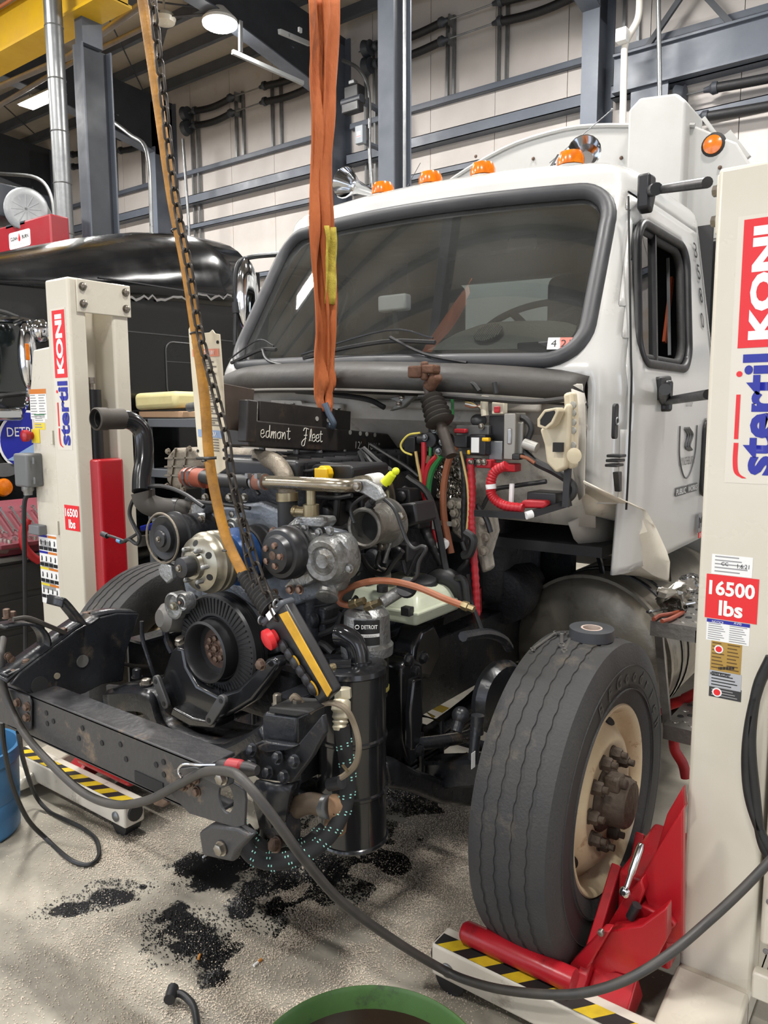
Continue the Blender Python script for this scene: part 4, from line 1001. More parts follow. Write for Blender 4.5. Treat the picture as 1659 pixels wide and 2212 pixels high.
# fuel tank and steps
TANK = M('dull_tank_alu', (158,152,140), .36, .6, (128,122,110), 3, .5, .1, 40, dirt=(84,76,64), dirt_amt=.2, dirt_scale=3)
tc = Vector((.79,.72,.755))
MB().lathe(tc-V(0,.02,0), Y, [(.02,0),(.2,.004),(.3,.02),(.325,.035),(.34,.06),(.34,1.15),(.32,1.2),(.1,1.21)], 56).build('fuel_tank', TANK, truck, smooth=35)
MB().ring(tc+V(0,.03,0), Y, .335, .349, .03, 56).build('tank_rim', TANK, truck)
for d in (.2,.29): MB().ring(tc+V(0,d,0), Y, .338, .346, .03 if d < .25 else .015, 56).build('tank_strap', GLOSSBLK, truck)
TREAD = M('step_alu', (150,148,144), .4, .7, (116,112,106), 10, .5, .2, 50)
def step(a, w, dp, nm='step'):
    st = MB().bb(a,(a[0]+w,a[1]+dp,a[2]+.012)).bb((a[0],a[1],a[2]-.045),(a[0]+w,a[1]+.01,a[2])).bb((a[0]+w-.01,a[1],a[2]-.045),(a[0]+w,a[1]+dp,a[2])).build(nm, TREAD, truck, smooth=0)
    for i in range(4):
        for j in range(max(2,int(dp/.07))): MB().lathe((a[0]+.03+i*(w-.06)/3,a[1]+.05+j*.07+.03*(i%2),a[2]+.012),Z,[(.013,0),(.011,.003),(.006,.003)],10,cap1=True).build('step_grip', SEAM if j%2 else TREAD, st)
    return st
s1 = W(1405,1340,y=.5); step((s1.x,.5,s1.z-.012), .17, .75)
s2 = W(1433,1565,y=.6); step((s2.x,.6,s2.z-.012), .15, .5)
MB().beam((1.12,.62,.95),(1.16,.66,.55),.03,.02).build('step_bracket', TREAD, truck, smooth=0)
REDL = MATS['red_loom']
for uv in ([(1405,1545),(1440,1525),(1480,1512)],[(1478,1510),(1520,1490)],[(1455,1590),(1458,1620),(1475,1650),(1482,1680)]):
    MB().tube([W(u,v,y=.9) for u, v in uv], .022, 10).build('battery_cable', REDL, truck)
MB().tube([W(u,v,y=.95) for u, v in ((1410,1560),(1445,1540),(1490,1535))], .024, 10).build('battery_cable', HOSE, truck)
# ------------------------------------------------------------ torn inner fender
FEND = M('ivory_fender_plastic', (222,216,202), .4, 0, (206,196,176), 5, .5, .1, 30, dirt=(146,112,76), dirt_amt=.06, dirt_scale=5)
def FX(*uvx): return [W(u, v, x=x) for u, v, x in uvx]
A_ = FX((1255,1075,.93),(1262,1110,.92),(1330,1122,.95),(1332,1180,.97),(1338,1238,.97),(1380,1243,1.0),(1405,1252,1.01))
B_ = FX((1262,1060,.96),(1300,1085,.97),(1355,1108,1.0),(1365,1160,1.03),(1375,1215,1.03),(1410,1240,1.05),(1443,1258,1.06))
C_ = FX((1260,1040,1.03),(1305,1060,1.04),(1395,1100,1.06),(1415,1140,1.07),(1440,1190,1.08),(1447,1215,1.08),(1445,1256,1.08))
rows_ = []
for a, b, c in zip(A_, B_, C_): rows_.append([a, a.lerp(b,.5)+V(.01,0,.006), b, b.lerp(c,.5)+V(.008,0,.004), c])
MB().grid(rows_).wob(.006, 12).build('inner_fender', FEND, truck, smooth=25, solid=.006)
MB().grid([FX((1228,1130,.85),(1262,1112,.88),(1330,1126,.93)),FX((1240,1165,.84),(1275,1160,.88),(1332,1160,.93)),FX((1265,1190,.84),(1300,1200,.88),(1336,1198,.93))]).build('fender_liner', DIRTYW, truck, smooth=30, solid=.008)
MB().grid([FX((1235,840,.95),(1262,850,.99)),FX((1240,950,.95),(1265,950,1.0)),FX((1240,1020,.94),(1262,1030,1.0)),FX((1252,1080,.93),(1262,1070,.99))]).build('cowl_side', DIRTYW, truck, solid=.006)
# ================================================================ engine
eng = thing('engine', (0,-.2,.95), 'diesel engine with belts and radiator removed, hung in the open engine bay', 'engine')
CAST = M('grey_casting', (134,140,147), .48, .4, (108,113,120), 6, .5, .3, 60, dirt=(56,52,48), dirt_amt=.25, dirt_scale=6)
DARKCAST = M('dark_engine_casting', (46,48,53), .48, .2, (32,33,37), 7, .5, .4, 50, dirt=(70,62,54), dirt_amt=.15, dirt_scale=8)
BRASS = M('old_brass', (160,150,124), .38, .85, (128,112,80), 12, .5)
GOLD = M('gold_zinc', (178,174,160), .3, .85, (146,140,124), 8, .5)
BLUEP = M('blue_clutch_paint', (34,70,120), .32, .2, (24,52,92), 6, .5)
COPPER = M('copper_bolt', (168,140,126), .4, .7, (120,96,82), 20, .5)
ORSIL = M('orange_silicone', (150,78,56), .55, 0, (140,64,42), 10, .5)
PIPEC = M('stainless_pipe', (166,158,142), .28, .85, (138,128,110), 5, .5)
BROWNH = M('brown_hose', (150,98,72), .5, 0, (140,80,50), 10, .5)
def part(name, mb, mat, par=eng, **k): return mb.build(name, mat, par, **k)
def pxp(name, y, uv, d, mat, par=eng, bevel=.005, seg=2):
    return MB().prism([W(u,v,y=y) for u, v in uv], (0,d,0)).build(name, mat, par, bevel=bevel, seg=seg)
# big masses
part('engine_block', MB().bb((-.24,-.44,.95),(.30,.42,1.42)), DARKCAST, bevel=.03, seg=3)
part('cylinder_head', MB().bb((-.20,-.40,1.42),(.26,.44,1.55)), DARKCAST, bevel=.015)
vc = part('valve_cover', MB().bb((-.17,-.42,1.545),(.22,.46,1.625)), PLASTIC, bevel=.02, seg=3)
for k in range(14): MB().bb((.222,-.38+.06*k,1.55),(.232,-.372+.06*k,1.615)).build('rib', PLASTIC, vc, smooth=0)
for k in range(13): MB().bb((-.15,-.39+.063*k,1.622),(.2,-.384+.063*k,1.634)).build('rib', PLASTIC, vc, smooth=0)
for u, v, y_ in ((566,958,-.33),(745,982,.02),(640,968,-.2),(690,970,-.1)):
    p = W(u,v,y=y_); MB().cyl(p-V(0,0,.03),p+V(0,0,.005),.012,n=10).cyl(p,p+V(0,0,.02),.006,n=8).build('cover_stud', ALU, vc)
part('oil_pan', MB().prism([(-.22,-.5,.95),(.28,-.5,.95),(.26,-.5,.80),(.2,-.5,.72),(-.14,-.5,.72),(-.2,-.5,.80)],(0,.95,0)), DARKCAST, bevel=.03, seg=3)
part('pan_rail', MB().bb((-.26,-.53,.935),(.32,.46,.965)), DARKCAST, bevel=.006)
# front gear case
gc = pxp('gear_case', -.47, [(395,1260),(400,1200),(430,1130),(470,1095),(560,1085),(610,1105),(650,1130),(735,1150),(740,1180),(705,1240),(690,1290),(600,1320),(560,1420),(480,1440),(420,1380)], .05, CAST, bevel=.012, seg=3)
pxp('gear_case_rib', -.49, [(455,1150),(475,1140),(485,1240),(560,1300),(548,1312),(465,1250)], .03, CAST)
pxp('case_top', -.45, [(548,1088),(560,1082),(628,1112),(640,1140),(600,1150),(545,1140)], .1, CAST, bevel=.012)
pxp('gear_case_boss', -.50, [(430,1180),(450,1170),(470,1290),(455,1310),(432,1290)], .04, CAST, bevel=.01)
for u, v in ((434,1328),(452,1320),(420,1312),(584,1335),(611,1333),(595,1280),(705,1165),(470,1300)): bolt(eng, W(u,v,y=-.505), -Y, .010, RUSTB)
for u, v in ((497,1075),(529,1075),(445,1075),(505,1110),(623,1127)): bolt(eng, W(u,v,y=-.46), -Y, .0115, ZINC)
# crank damper
dc = W(480,1397,y=-.625); dmp = part('crank_damper', MB().lathe(dc+V(0,.03,0), -Y, [(.06,0),(.183,0),(.183,.012),(.178,.015),(.183,.02),(.183,.05),(.176,.057),(.112,.060),(.105,.052),(.06,.05)],64), PLASTIC, smooth=35)
vane = mesh_of(MB().box((0,0,0),(.0042,.05,.004)),'vane',0); vane.materials.append(SEAM)
for k in range(60):
    a = 2*PI*k/60; r = .146; f = frame(dc+V(r*math.sin(a),-.0295,r*math.cos(a)), -Y, Vector((math.cos(a),0,-math.sin(a)))); place(vane, 'vane', None, dmp, f)
for k in range(4): MB().ring(dc+V(0,.028-.008*k,0), -Y, .18, .1845, .003, 64).build('belt_rib', PLASTIC, dmp)
hub = part('hub_ring', MB().lathe(dc+V(0,-.02,0), -Y, [(.103,0),(.099,.045),(.103,.056),(.095,.06),(.087,.05),(.085,.0)],48,False,False), PLASTIC, dmp, smooth=40)
part('hub_flange', MB().lathe(dc+V(0,.01,0), -Y, [(.087,0),(.087,.01),(.068,.02),(.068,.03),(.045,.034),(.02,.034)],36), M('rusty_flange',(104,78,64),.6,.4,(60,50,46),18,.5,.3,60), dmp)
for k in range(8):
    a = 2*PI*k/8; bolt(dmp, dc+V(.036*math.sin(a),-.024,.036*math.cos(a)), -Y, .0095, RUSTB)
bolt(dmp, dc+V(0,-.024,0), -Y, .011, RUSTB)
for k in range(8):
    a = 2*PI*(k+.5)/8; MB().lathe(dc+V(.083*math.sin(a),-.003,.083*math.cos(a)), -Y, [(.004,0),(.004,.002)],8).build('hole', SEAM, dmp)
# fan clutch: gold drum, black boss, blue body
fa = W(380,1229,y=-.845); yb = W(470,1230,x=fa.x).y
fcl = part('fan_clutch_drum', MB().lathe((fa.x,yb,fa.z), -Y, [(.02,0),(.098,.0),(.098,.02),(.094,.025),(.098,.03),(.098,.045),(.088,.056),(.085,.075),(.06,.088),(.045,.09),(.042,.105),(.02,.106)],56), GOLD, smooth=35)
yl = -(fa.y-yb)
part('fan_clutch_body', MB().lathe((fa.x+.0,yb+.11,fa.z), -Y, [(.092,0),(.096,.012),(.096,.03),(.075,.04),(.07,.06),(.09,.085),(.092,.11)],48), BLUEP, fcl, smooth=35)
part('fan_pulley', MB().lathe((fa.x,yb+.19,fa.z), -Y, [(.05,0),(.096,.0),(.096,.07),(.092,.075),(.05,.08)],48), PLASTIC, fcl)
part('clutch_boss', MB().lathe((fa.x,yb-.1,fa.z), -Y, [(.03,0),(.034,.02),(.031,.045),(.018,.05)],24), PLASTIC, fcl); bolt(fcl, (fa.x,yb-.15,fa.z), -Y, .008, ZINC)
for k in range(6):
    a = 2*PI*k/6+.5; q = V(fa.x+.055*math.sin(a),yb-.086,fa.z+.055*math.cos(a))
    MB().cyl(q, q+V(0,-.018,0),.008,n=10).ball(q+V(0,-.02,0),.0085,n=10,k=6).build('stud', ALU, fcl)
    a += .52; q = V(fa.x+.066*math.sin(a),yb-.0805,fa.z+.066*math.cos(a)); MB().lathe(q, (math.sin(a)*.5,-1,math.cos(a)*.5), [(.011,-.004),(.011,.004)],14).build('vent_hole', SEAM, fcl)
# compressor pulley
ac = W(353,1163,y=-.66); acp = part('compressor_pulley', MB().lathe(ac+V(0,.06,0), -Y, [(.03,0),(.083,0),(.088,.004),(.088,.012),(.078,.016),(.078,.055),(.074,.06),(.05,.052),(.047,.066),(.03,.07),(.028,.078),(.012,.08)],48), PLASTIC, smooth=35)
part('compressor_body', MB().lathe(ac+V(0,.24,0), -Y, [(.03,0),(.07,.01),(.075,.18)],28), DARKCAST, acp); bolt(acp, ac+V(0,-.02,0), -Y, .007, ZINC)
part('pulley_rim', MB().torus(ac+V(-.006,-.0,.0), -Y, .086, .004, 48, 6), ALUD, acp)
# idlers
def idler(u, v, y, r, ring=True):
    c = W(u, v, y=y); o = part('idler_pulley', MB().lathe(c+V(0,.045,0), -Y, [(.01,0),(r,0),(r,.03),(r*.93,.036),(r*.86,.03),(r*.62,.026),(r*.6,.036),(r*.42,.04),(r*.2,.038)],32), ALU if ring else PLASTIC, smooth=35)
    part('bearing_seal', MB().ring(c+V(0,.005,0), -Y, r*.25, r*.5, .003, 24), PLASTIC, o); part('idler_bolt', MB().lathe(c+V(0,.004,0), -Y, [(r*.2,0),(r*.2,.006),(r*.1,.008)],6), COPPER, o)
    return o
idler(495,1141,-.57,.032); idler(388,1302,-.72,.030)
c = W(370,1310,y=-.70); o = part('tensioner_pulley', MB().lathe(c+V(0,.05,0), -Y, [(.01,0),(.046,0),(.046,.042),(.04,.046),(.034,.03),(.01,.028)],32), ALU, smooth=35); bolt(o, c+V(-.008,.018,-.004), -Y, .011, GOLD)
part('tensioner_body', MB().lathe(W(400,1330,y=-.6), (-.15,-1,.1), [(.05,0),(.055,.02),(.05,.08),(.03,.1)],28), M('tensioner_grey',(110,108,104),.5,.4), o)
pxp('tensioner_arm', -.66, [(340,1225),(352,1212),(368,1222),(372,1250),(360,1262),(345,1245)], .02, ALU)
part('idler_drum', MB().lathe(W(421,1305,y=-.6), -Y, [(.035,0),(.04,.01),(.04,.07),(.03,.075)],28), PLASTIC)
part('round_port', MB().lathe(W(505,1180,y=-.52), -Y, [(.04,0),(.034,.06),(.028,.075),(.02,.05)],24,True,True), M('port_grey',(76,74,72),.5,.4))
# water pump
wc = W(590,1200,y=-.64); wp = part('water_pump', MB().lathe(wc+V(0,.16,0), -Y, [(.05,0),(.10,.0),(.10,.02),(.085,.03),(.08,.06),(.05,.07)],40), ALU, smooth=35)
part('pump_pulley', MB().lathe(wc+V(0,.085,0), -Y, [(.03,0),(.084,0),(.086,.01),(.082,.015),(.084,.022),(.082,.05),(.075,.06),(.062,.062),(.055,.082),(.035,.088),(.015,.088)],48), PLASTIC, wp, smooth=35)
for k in range(5):
    a = 2*PI*k/5+.3; bolt(wp, wc+V(.032*math.sin(a),.0,.032*math.cos(a)), -Y, .0085, COPPER)
part('pump_nut', MB().lathe(wc+V(0,.0,0), -Y, [(.014,0),(.014,.004),(.009,.005)],16), RUSTB, wp)
hs = [(628,1145),(650,1138),(672,1150),(690,1152),(705,1170),(690,1205),(678,1225),(682,1250),(668,1262),(648,1272),(628,1278),(610,1268),(640,1235),(650,1200),(640,1165)]
MB().prism([W(u,v,y=-.53) for u, v in hs],(0,.035,0)).build('pump_flange', ALU, wp, bevel=.006, seg=3)
for u, v in ((592,1148),(622,1149),(648,1182),(651,1228),(648,1273),(667,1180),(628,1273)): bolt(wp, W(u,v,y=-.545), -Y, .011, COPPER)
# volute with round boss and down pipe
vo = W(718,1206,y=-.50); va = Vector((.12,-1,.02))
part('pump_volute', MB().lathe(vo+V(0,.045,0), va, [(.05,0),(.078,.01),(.082,.07),(.074,.1),(.06,.112),(.045,.108),(.04,.1),(.03,.104),(.022,.11),(.01,.108)],40), ALU, wp, smooth=40)
MB().prism([W(u,v,y=-.53) for u, v in ((690,1165),(730,1152),(748,1175),(750,1210),(735,1250),(724,1285),(690,1272),(700,1240),(688,1205))],(0,.07,0)).build('volute_casting', ALU, wp, bevel=.02, seg=4)
part('outlet_neck', MB().cyl(W(716,1248,y=-.5), W(705,1292,y=-.54), .034, .031, 24).lathe(W(707,1285,y=-.54), W(700,1315,y=-.57)-W(707,1285,y=-.54), [(.033,0),(.036,.004),(.036,.01),(.033,.012)],24), ALU, wp)
for u, v in ((690,1150),(714,1146),(703,1235),(756,1228),(660,1140)): bolt(wp, W(u,v,y=-.53), -Y, .010, ALU)
part('pump_pipe', MB().cyl(W(655,1198,y=-.48), W(705,1200,y=-.46), .05, .058, 28), ALU, wp)
# thermostat tee
tt = W(672,1110,y=-.5)
th = part('thermostat_tee', MB().cyl(tt-V(0,0,.02),tt+V(0,0,.03),.026,n=20).cyl(tt+V(0,0,.03),tt+V(0,0,.1),.015,n=16).cyl(tt+V(0,0,.005),tt+V(-.06,-.01,.005),.016,n=16).lathe(tt+V(-.05,-.01,.005),(-1,0,0),[(.016,0),(.019,.004),(.019,.012),(.016,.015)],16), BRASS)
pxp('tee_flange', -.53, [(640,1122),(650,1116),(698,1118),(702,1130),(695,1140),(648,1138)], .06, ALU)
for u, v in ((648,1128),(694,1124)): bolt(th, W(u,v,y=-.53), Z, .009, ALU)
# cross pipe (stainless) with couplings
cp = [W(548,1041,y=-.52), W(600,1042,y=-.52), W(700,1047,y=-.52), W(745,1049,y=-.50), W(775,1046,y=-.44)]
cpo = part('coolant_cross_pipe', MB().tube(cp, .0215, 18, 5), PIPEC, smooth=60)
for t_, m_, r_ in ((.0,ORSIL,.0265),): part('silicone_coupling', MB().cyl(cp[0]+(cp[1]-cp[0])*.0, cp[0]+(cp[1]-cp[0])*.5, r_, n=20), M('dusty_coupling',(128,84,68),.7), cpo)
for k in (.02,.42):
    q = cp[0].lerp(cp[1],k); dv = (cp[1]-cp[0]).normalized(); part('hose_clamp', MB().ring(q, dv, .0255, .0285, .009, 24).box(q+V(0,-.025,.022),(.012,.02,.016)), GALV, cpo)
pxp('pipe_bracket', -.52, [(760,1036),(790,1036),(815,1050),(830,1075),(812,1085),(785,1068),(765,1060)], .02, ALU); bolt(eng, W(773,1050,y=-.525), -Y, .011, ZINC)
part('pipe_label', MB().cyl(W(795,1042,y=-.40),W(818,1038,y=-.33),.026,n=18), PRINTWHITE); part('rear_pipe', MB().tube([W(770,1046,y=-.44),W(800,1042,y=-.38),W(830,1045,y=-.28),W(840,1080,y=-.22)], .0245, 14), PIPEC)
# cast intake pipe on top, dark pipe behind
part('intake_casting', MB().tube([W(500,985,y=-.3),W(560,990,y=-.36),W(595,1000,y=-.42),W(616,1030,y=-.46),W(620,1075,y=-.46)], lambda t: .034-.006*t, 16, 6), ALUD, smooth=60)
pxp('casting_flange', -.38, [(545,985),(600,985),(602,1000),(575,1012),(548,1008)], .05, ALUD)
part('intake_clamp', MB().cyl(W(620,1064,y=-.46),W(621,1082,y=-.46),.037,n=20), BRASS); part('intake_hose', MB().cyl(W(621,1082,y=-.46),W(622,1140,y=-.46),.034,n=20), HOSE)
part('dark_pipe', MB().tube([W(440,1030,y=-.45),W(480,1038,y=-.48),W(545,1041,y=-.52)], .024, 14), HOSE)
# left casting with ribs
ec = part('egr_housing', MB().prism([W(u,v,y=-.35) for u, v in ((357,985),(372,968),(412,966),(440,985),(444,1030),(420,1055),(375,1060),(356,1040))],(0,.18,0)), ALUD, bevel=.02, seg=4)
for uv in ([(358,990),(440,988)],[(357,1008),(444,1005)],[(357,1027),(438,1026)],[(380,968),(368,1056)],[(405,967),(392,1058)]):
    MB().beam(W(*uv[0],y=-.352),W(*uv[1],y=-.352),.01,.006).build('rib', ALUD, ec, smooth=0)
for u, v in ((364,975),(410,970),(362,1050),(398,1058),(440,1050)): bolt(ec, W(u,v,y=-.36), -Y, .009, ALUD)
part('silicone_coupling', MB().tube([W(404,1030,y=-.40),W(430,1032,y=-.42),W(446,1034,y=-.43)], .036, 20), ORSIL)
for u in (412,424): q = W(u,1031,y=-.41); part('hose_clamp', MB().ring(q, W(446,1034,y=-.43)-W(404,1030,y=-.40), .036, .04, .01, 24).box(q+V(0,-.035,.01),(.012,.012,.03)), GALV)
# heavy black hose stack on the left
bh = [W(205,905,x=-.50), W(245,905,x=-.50), W(285,910,x=-.49), W(308,935,x=-.48), W(312,985,x=-.46), W(306,1030,x=-.44), W(305,1062,x=-.42)]
bho = part('charge_pipe', MB().tube([bh[0]+(bh[1]-bh[0]).normalized()*.09]+bh[2:], .034, 20, 6), GLOSSBLK, smooth=60)
part('pipe_sleeve', MB().lathe(bh[0], bh[1]-bh[0], [(.030,.02),(.036,.0),(.041,.004),(.041,.045),(.038,.05),(.038,.115),(.034,.118)],28,False,False), M('dusty_hose_end',(58,54,50),.7,0,(74,68,60),12,.5), bho)
part('pipe_bore', MB().lathe(bh[0], bh[1]-bh[0], [(.031,.0),(.031,.06),(.0,.061)],24,False,True), SEAM, bho)
part('rubber_elbow', MB().tube([W(308,1062,x=-.43),W(316,1085,x=-.42),W(345,1097,x=-.38),W(385,1100,x=-.33),W(412,1102,x=-.30)], lambda t: .043-.006*t, 20, 6), M('dusty_rubber',(50,47,44),.65,0,(66,61,55),9,.5), smooth=60)
part('elbow_clamp', MB().cyl(W(372,1099,x=-.35),W(385,1100,x=-.33),.041,n=20), PLASTIC)
part('elbow_spout', MB().cyl(W(398,1102,x=-.32),W(425,1106,x=-.28),.036,n=20), ALUD)
pxp('mount_bracket', -.5, [(412,1090),(425,1082),(440,1085),(436,1130),(424,1158),(412,1140)], .05, ALU); pxp('bracket_tag', -.52, [(415,1110),(440,1108),(440,1128),(416,1128)], .01, PRINTWHITE)
bolt(eng, W(437,1122,y=-.53), -Y, .011, ZINC); part('spacer_bolt', MB().cyl(W(390,1167,y=-.6),W(440,1160,y=-.42),.011,n=12).lathe(W(388,1167,y=-.61),(0,-1,0),[(.013,0),(.013,.012)],6), ALU)
# wiring
def wire(pts, r, mat=HOSE, par=eng, name='cable'): return MB().tube(pts, r, 8, 5).build(name, mat, par)
wire(P(-.55,(440,1095),(395,1065),(350,1050),(310,1055),(288,1080),(280,1110),(292,1140),(302,1160),(296,1175),(280,1165),(270,1168)), .0075)
wire(P(-.55,(300,1150),(285,1160),(262,1172),(255,1168)), .006); wire(P(-.55,(272,1170),(245,1160),(228,1155)), .0055); part('plug', MB().cyl(W(232,1158,y=-.55),W(221,1153,y=-.55),.011,n=10), PLASTIC); part('plug_band', MB().cyl(W(262,1170,y=-.55),W(254,1167,y=-.55),.009,n=10), M('blue_band',(90,140,180),.4))
for uvs, y_, r_ in (([(402,1078),(440,1085),(500,1092),(540,1098)],-.5,.007),([(520,1000),(550,985),(585,978),(610,985),(622,998)],-.33,.006),([(600,1000),(650,1008),(700,1005),(780,1015)],-.3,.012),([(625,1010),(660,1018),(690,1012)],-.38,.006),([(525,1055),(540,1048),(560,1068)],-.52,.007),([(440,985),(470,1000),(505,1002)],-.36,.006),([(505,1180),(530,1215),(545,1255),(560,1290)],-.55,.004),([(780,970),(800,1000),(830,1020),(860,1030)],-.1,.011),([(785,968),(815,995),(850,1020)],-.12,.009),([(775,975),(790,1010),(800,1020)],-.14,.009)):
    wire(P(y_,*uvs), r_)
# oil filler
part('filler_box', MB().prism([W(u,v,y=-.36) for u, v in ((672,1008),(680,1003),(755,1005),(762,1012),(760,1040),(675,1042))],(0,.2,0)), PLASTIC, bevel=.006)
q = W(697,1023,y=-.40); part('oil_filler_cap', MB().lathe(q+V(0,.03,0), (-.1,-1,0), [(.02,0),(.026,.0),(.027,.03),(.022,.034)],10).box(q+V(0,-.006,0),(.054,.012,.034)), M('cap_yellow',(236,186,20),.4), bevel=.005, seg=3)
part('coil_pack', MB().box(W(640,1015,y=-.38),(.05,.04,.05)), PLASTIC, bevel=.005)
# big intake elbow
im = W(786,1140,y=-.42); ia = Vector((.05,-1,.0)).normalized(); iel = part('intake_elbow', MB().lathe(im, -ia, [(.050,.07),(.052,.0),(.058,-.004),(.064,.0),(.064,.012),(.060,.014),(.061,.03),(.056,.034),(.058,.06),(.061,.085),(.07,.12),(.075,.13)],40,False,False), M('grey_cast_elbow',(138,136,130),.45,.6,(108,104,98),8,.5,.3,70), smooth=40)
part('elbow_bore', MB().lathe(im-ia*.06, -ia, [(.05,0),(.0,.01)],32,False,True), SEAM, iel)
MB().lathe(im-ia*.115, -ia, [(.03,0),(.084,0),(.084,.014),(.03,.016)],32).build('elbow_flange', MATS['grey_cast_elbow'], iel)
for k in range(3): a = 2*PI*k/3+.4; f = frame(im-ia*.115, ia, X); bolt(iel, f @ Vector((.075*math.cos(a),.075*math.sin(a),0)), ia, .012, ZINC)
part('actuator_box', MB().prism([W(u,v,y=-.25) for u, v in ((858,1090),(895,1085),(902,1130),(870,1140)) ],(0,.12,0)), PLASTIC, iel, bevel=.008)
wire(P(-.44,(765,1130),(758,1100),(775,1080),(800,1068),(825,1075),(852,1100),(868,1140),(880,1170),(895,1185),(912,1180),(920,1188),(905,1215),(900,1245),(885,1262)), .006)
wire(P(-.40,(760,1140),(748,1180),(755,1220),(775,1240)), .008)
# dipstick
wire(P(-.40,(800,1090),(815,1072),(838,1045)), .0095, PLASTIC, name='dipstick_tube'); part('dipstick_handle', MB().cyl(W(832,1044,y=-.40),W(848,1024,y=-.40),.017,.013,12).ball(W(855,1018,y=-.40),.012), M('neon_yellow',(214,224,30),.45)); part('dipstick_collar', MB().cyl(W(796,1094,y=-.40),W(804,1086,y=-.40),.015,n=12), PLASTIC)
# lower right of the engine: fuel system, dark lumps
for u, v, y_, s_, mt in ((700,1330,-.35,.07,DARKCAST),(650,1310,-.38,.06,DARKCAST),(760,1215,-.2,.05,DARKCAST),(830,1200,-.1,.07,DARKCAST),(875,1190,-.1,.05,PLASTIC),(690,1270,-.3,.06,DARKCAST),(840,1150,0,.08,DARKCAST),(900,1120,.0,.05,PLASTIC),(880,1070,-.05,.04,PLASTIC),(780,1090,-.2,.06,PLASTIC),(730,1105,-.25,.07,PLASTIC),(660,1075,-.3,.05,PLASTIC),(590,1080,-.3,.04,DARKCAST)):
    c = W(u,v,y=y_); part('accessory_casting', MB().box(c,(s_*1.5,s_*1.6,s_*1.3)).lathe(c-V(0,s_*.8,0),-Y,[(s_*.5,0),(s_*.5,s_*.3),(s_*.35,s_*.4)],16), mt, bevel=s_*.15, seg=3)
for uvs, y_, r_ in (([(690,1120),(700,1140),(735,1145),(752,1138)],-.4,.013),([(600,1330),(680,1345),(730,1335),(770,1290)],-.4,.009),([(780,1200),(800,1230),(830,1240),(850,1215),(870,1190)],-.3,.009),([(820,1190),(815,1220),(840,1240)],-.25,.006),([(870,1210),(880,1240),(900,1200),(920,1180)],-.25,.007),([(640,1290),(660,1310),(720,1300),(740,1260)],-.42,.006),([(590,1360),(640,1380),(720,1360),(740,1320)],-.4,.012),([(630,1400),(690,1390),(720,1410)],-.4,.014),([(580,1060),(640,1068),(720,1075),(760,1070)],-.36,.008),([(730,1065),(725,1120),(712,1140)],-.35,.012)):
    wire(P(y_,*uvs), r_)
wire(P(-.3,(850,1160),(838,1190),(830,1215)), .007, ALU, name='metal_line')
pxp('heat_shield_tab', -.33, [(760,1170),(800,1168),(815,1180),(780,1188),(760,1200)], .01, M('dull_grey_tab',(98,96,92),.5,.3))
# front support cradle
uo = [(368,1408),(380,1396),(395,1400),(402,1440),(425,1480),(468,1502),(512,1488),(548,1452),(575,1424),(592,1420),(600,1438),(580,1468),(545,1515),(505,1540),(465,1560),(415,1552),(372,1528),(340,1500),(335,1480),(352,1455)]
pxp('front_support', -.70, uo, .05, GLOSSBLK, bevel=.012, seg=3); pxp('front_support_lip', -.735, [(372,1528),(415,1552),(465,1560),(462,1575),(410,1570),(366,1545)], .09, GLOSSBLK, bevel=.006)
for (ua,va),(ub,vb) in (((336,1472),(354,1520)),((477,1514),(451,1556))):
    a, b = W(ua,va,y=-.74), W(ub,vb,y=-.74); dv = (b-a).normalized(); sd = dv.cross(Y).normalized(); lp = []
    for k in range(9): t = PI*k/8; lp.append(a-dv*.02*math.sin(t)+sd*.018*math.cos(t))
    for k in range(9): t = PI*k/8; lp.append(b+dv*.02*math.sin(t)-sd*.018*math.cos(t))
    part('support_foot', MB().prism(lp,(0,.016,0)), M('foot_grey',(92,92,92),.45,.5), bevel=.003)
    for q in (a,b): part('foot_hole', MB().lathe(q, -Y, [(.008,-.002),(.008,.002)],12), SEAM)
bolt(eng, W(392,1387,y=-.66), (0,-.5,1), .016, ZINC); bolt(eng, W(565,1435,y=-.72), -Y, .013, RUSTB); bolt(eng, W(553,1495,y=-.66), -Y, .012, RUSTB)
part('alloy_web', MB().prism([W(u,v,y=-.5) for u, v in ((560,1340),(590,1330),(600,1410),(570,1420))],(0,.05,0)), CAST, bevel=.008)
# fuel filter module
fc = Vector((.515,-.42,1.08))
ff = part('fuel_filter_head', MB().lathe(fc+V(0,0,-.06), Z, [(.06,0),(.083,.0),(.085,.03),(.076,.04),(.072,.13),(.05,.15),(.02,.152)],40), ALU, smooth=35)
part('filter_bowl', MB().lathe(fc+V(0,0,-.21), Z, [(.05,0),(.066,.01),(.07,.05),(.07,.15)],36), M('dark_bowl',(34,36,34),.25), ff)
part('bowl_band', MB().ring(fc+V(0,0,-.18), Z, .0695, .0715, .012, 36), M('dull_gold_band',(150,140,70),.4), ff)
def curved_plate(c, r, a0, a1, z0, z1, mat, par, name='label', n=12):
    rows_ = []
    for i in range(n+1):
        a = a0+(a1-a0)*i/n; rows_.append([Vector((c.x+r*math.sin(a), c.y-r*math.cos(a), z)) for z in (z0,z1)])
    return MB().grid(rows_).build(name, mat, par)
ang = -math.atan2(CAM_POS.x-fc.x, -(CAM_POS.y-fc.y))*-1
curved_plate(fc, .0765, ang-.55, ang+.55, fc.z-.015, fc.z+.065, PRINTBLK, ff)
curved_plate(fc, .077, ang-.53, ang+.53, fc.z+.012, fc.z+.022, PRINTWHITE, ff)
dv = Vector((math.sin(ang),-math.cos(ang),0)); rt = Vector((math.cos(ang),math.sin(ang),0))
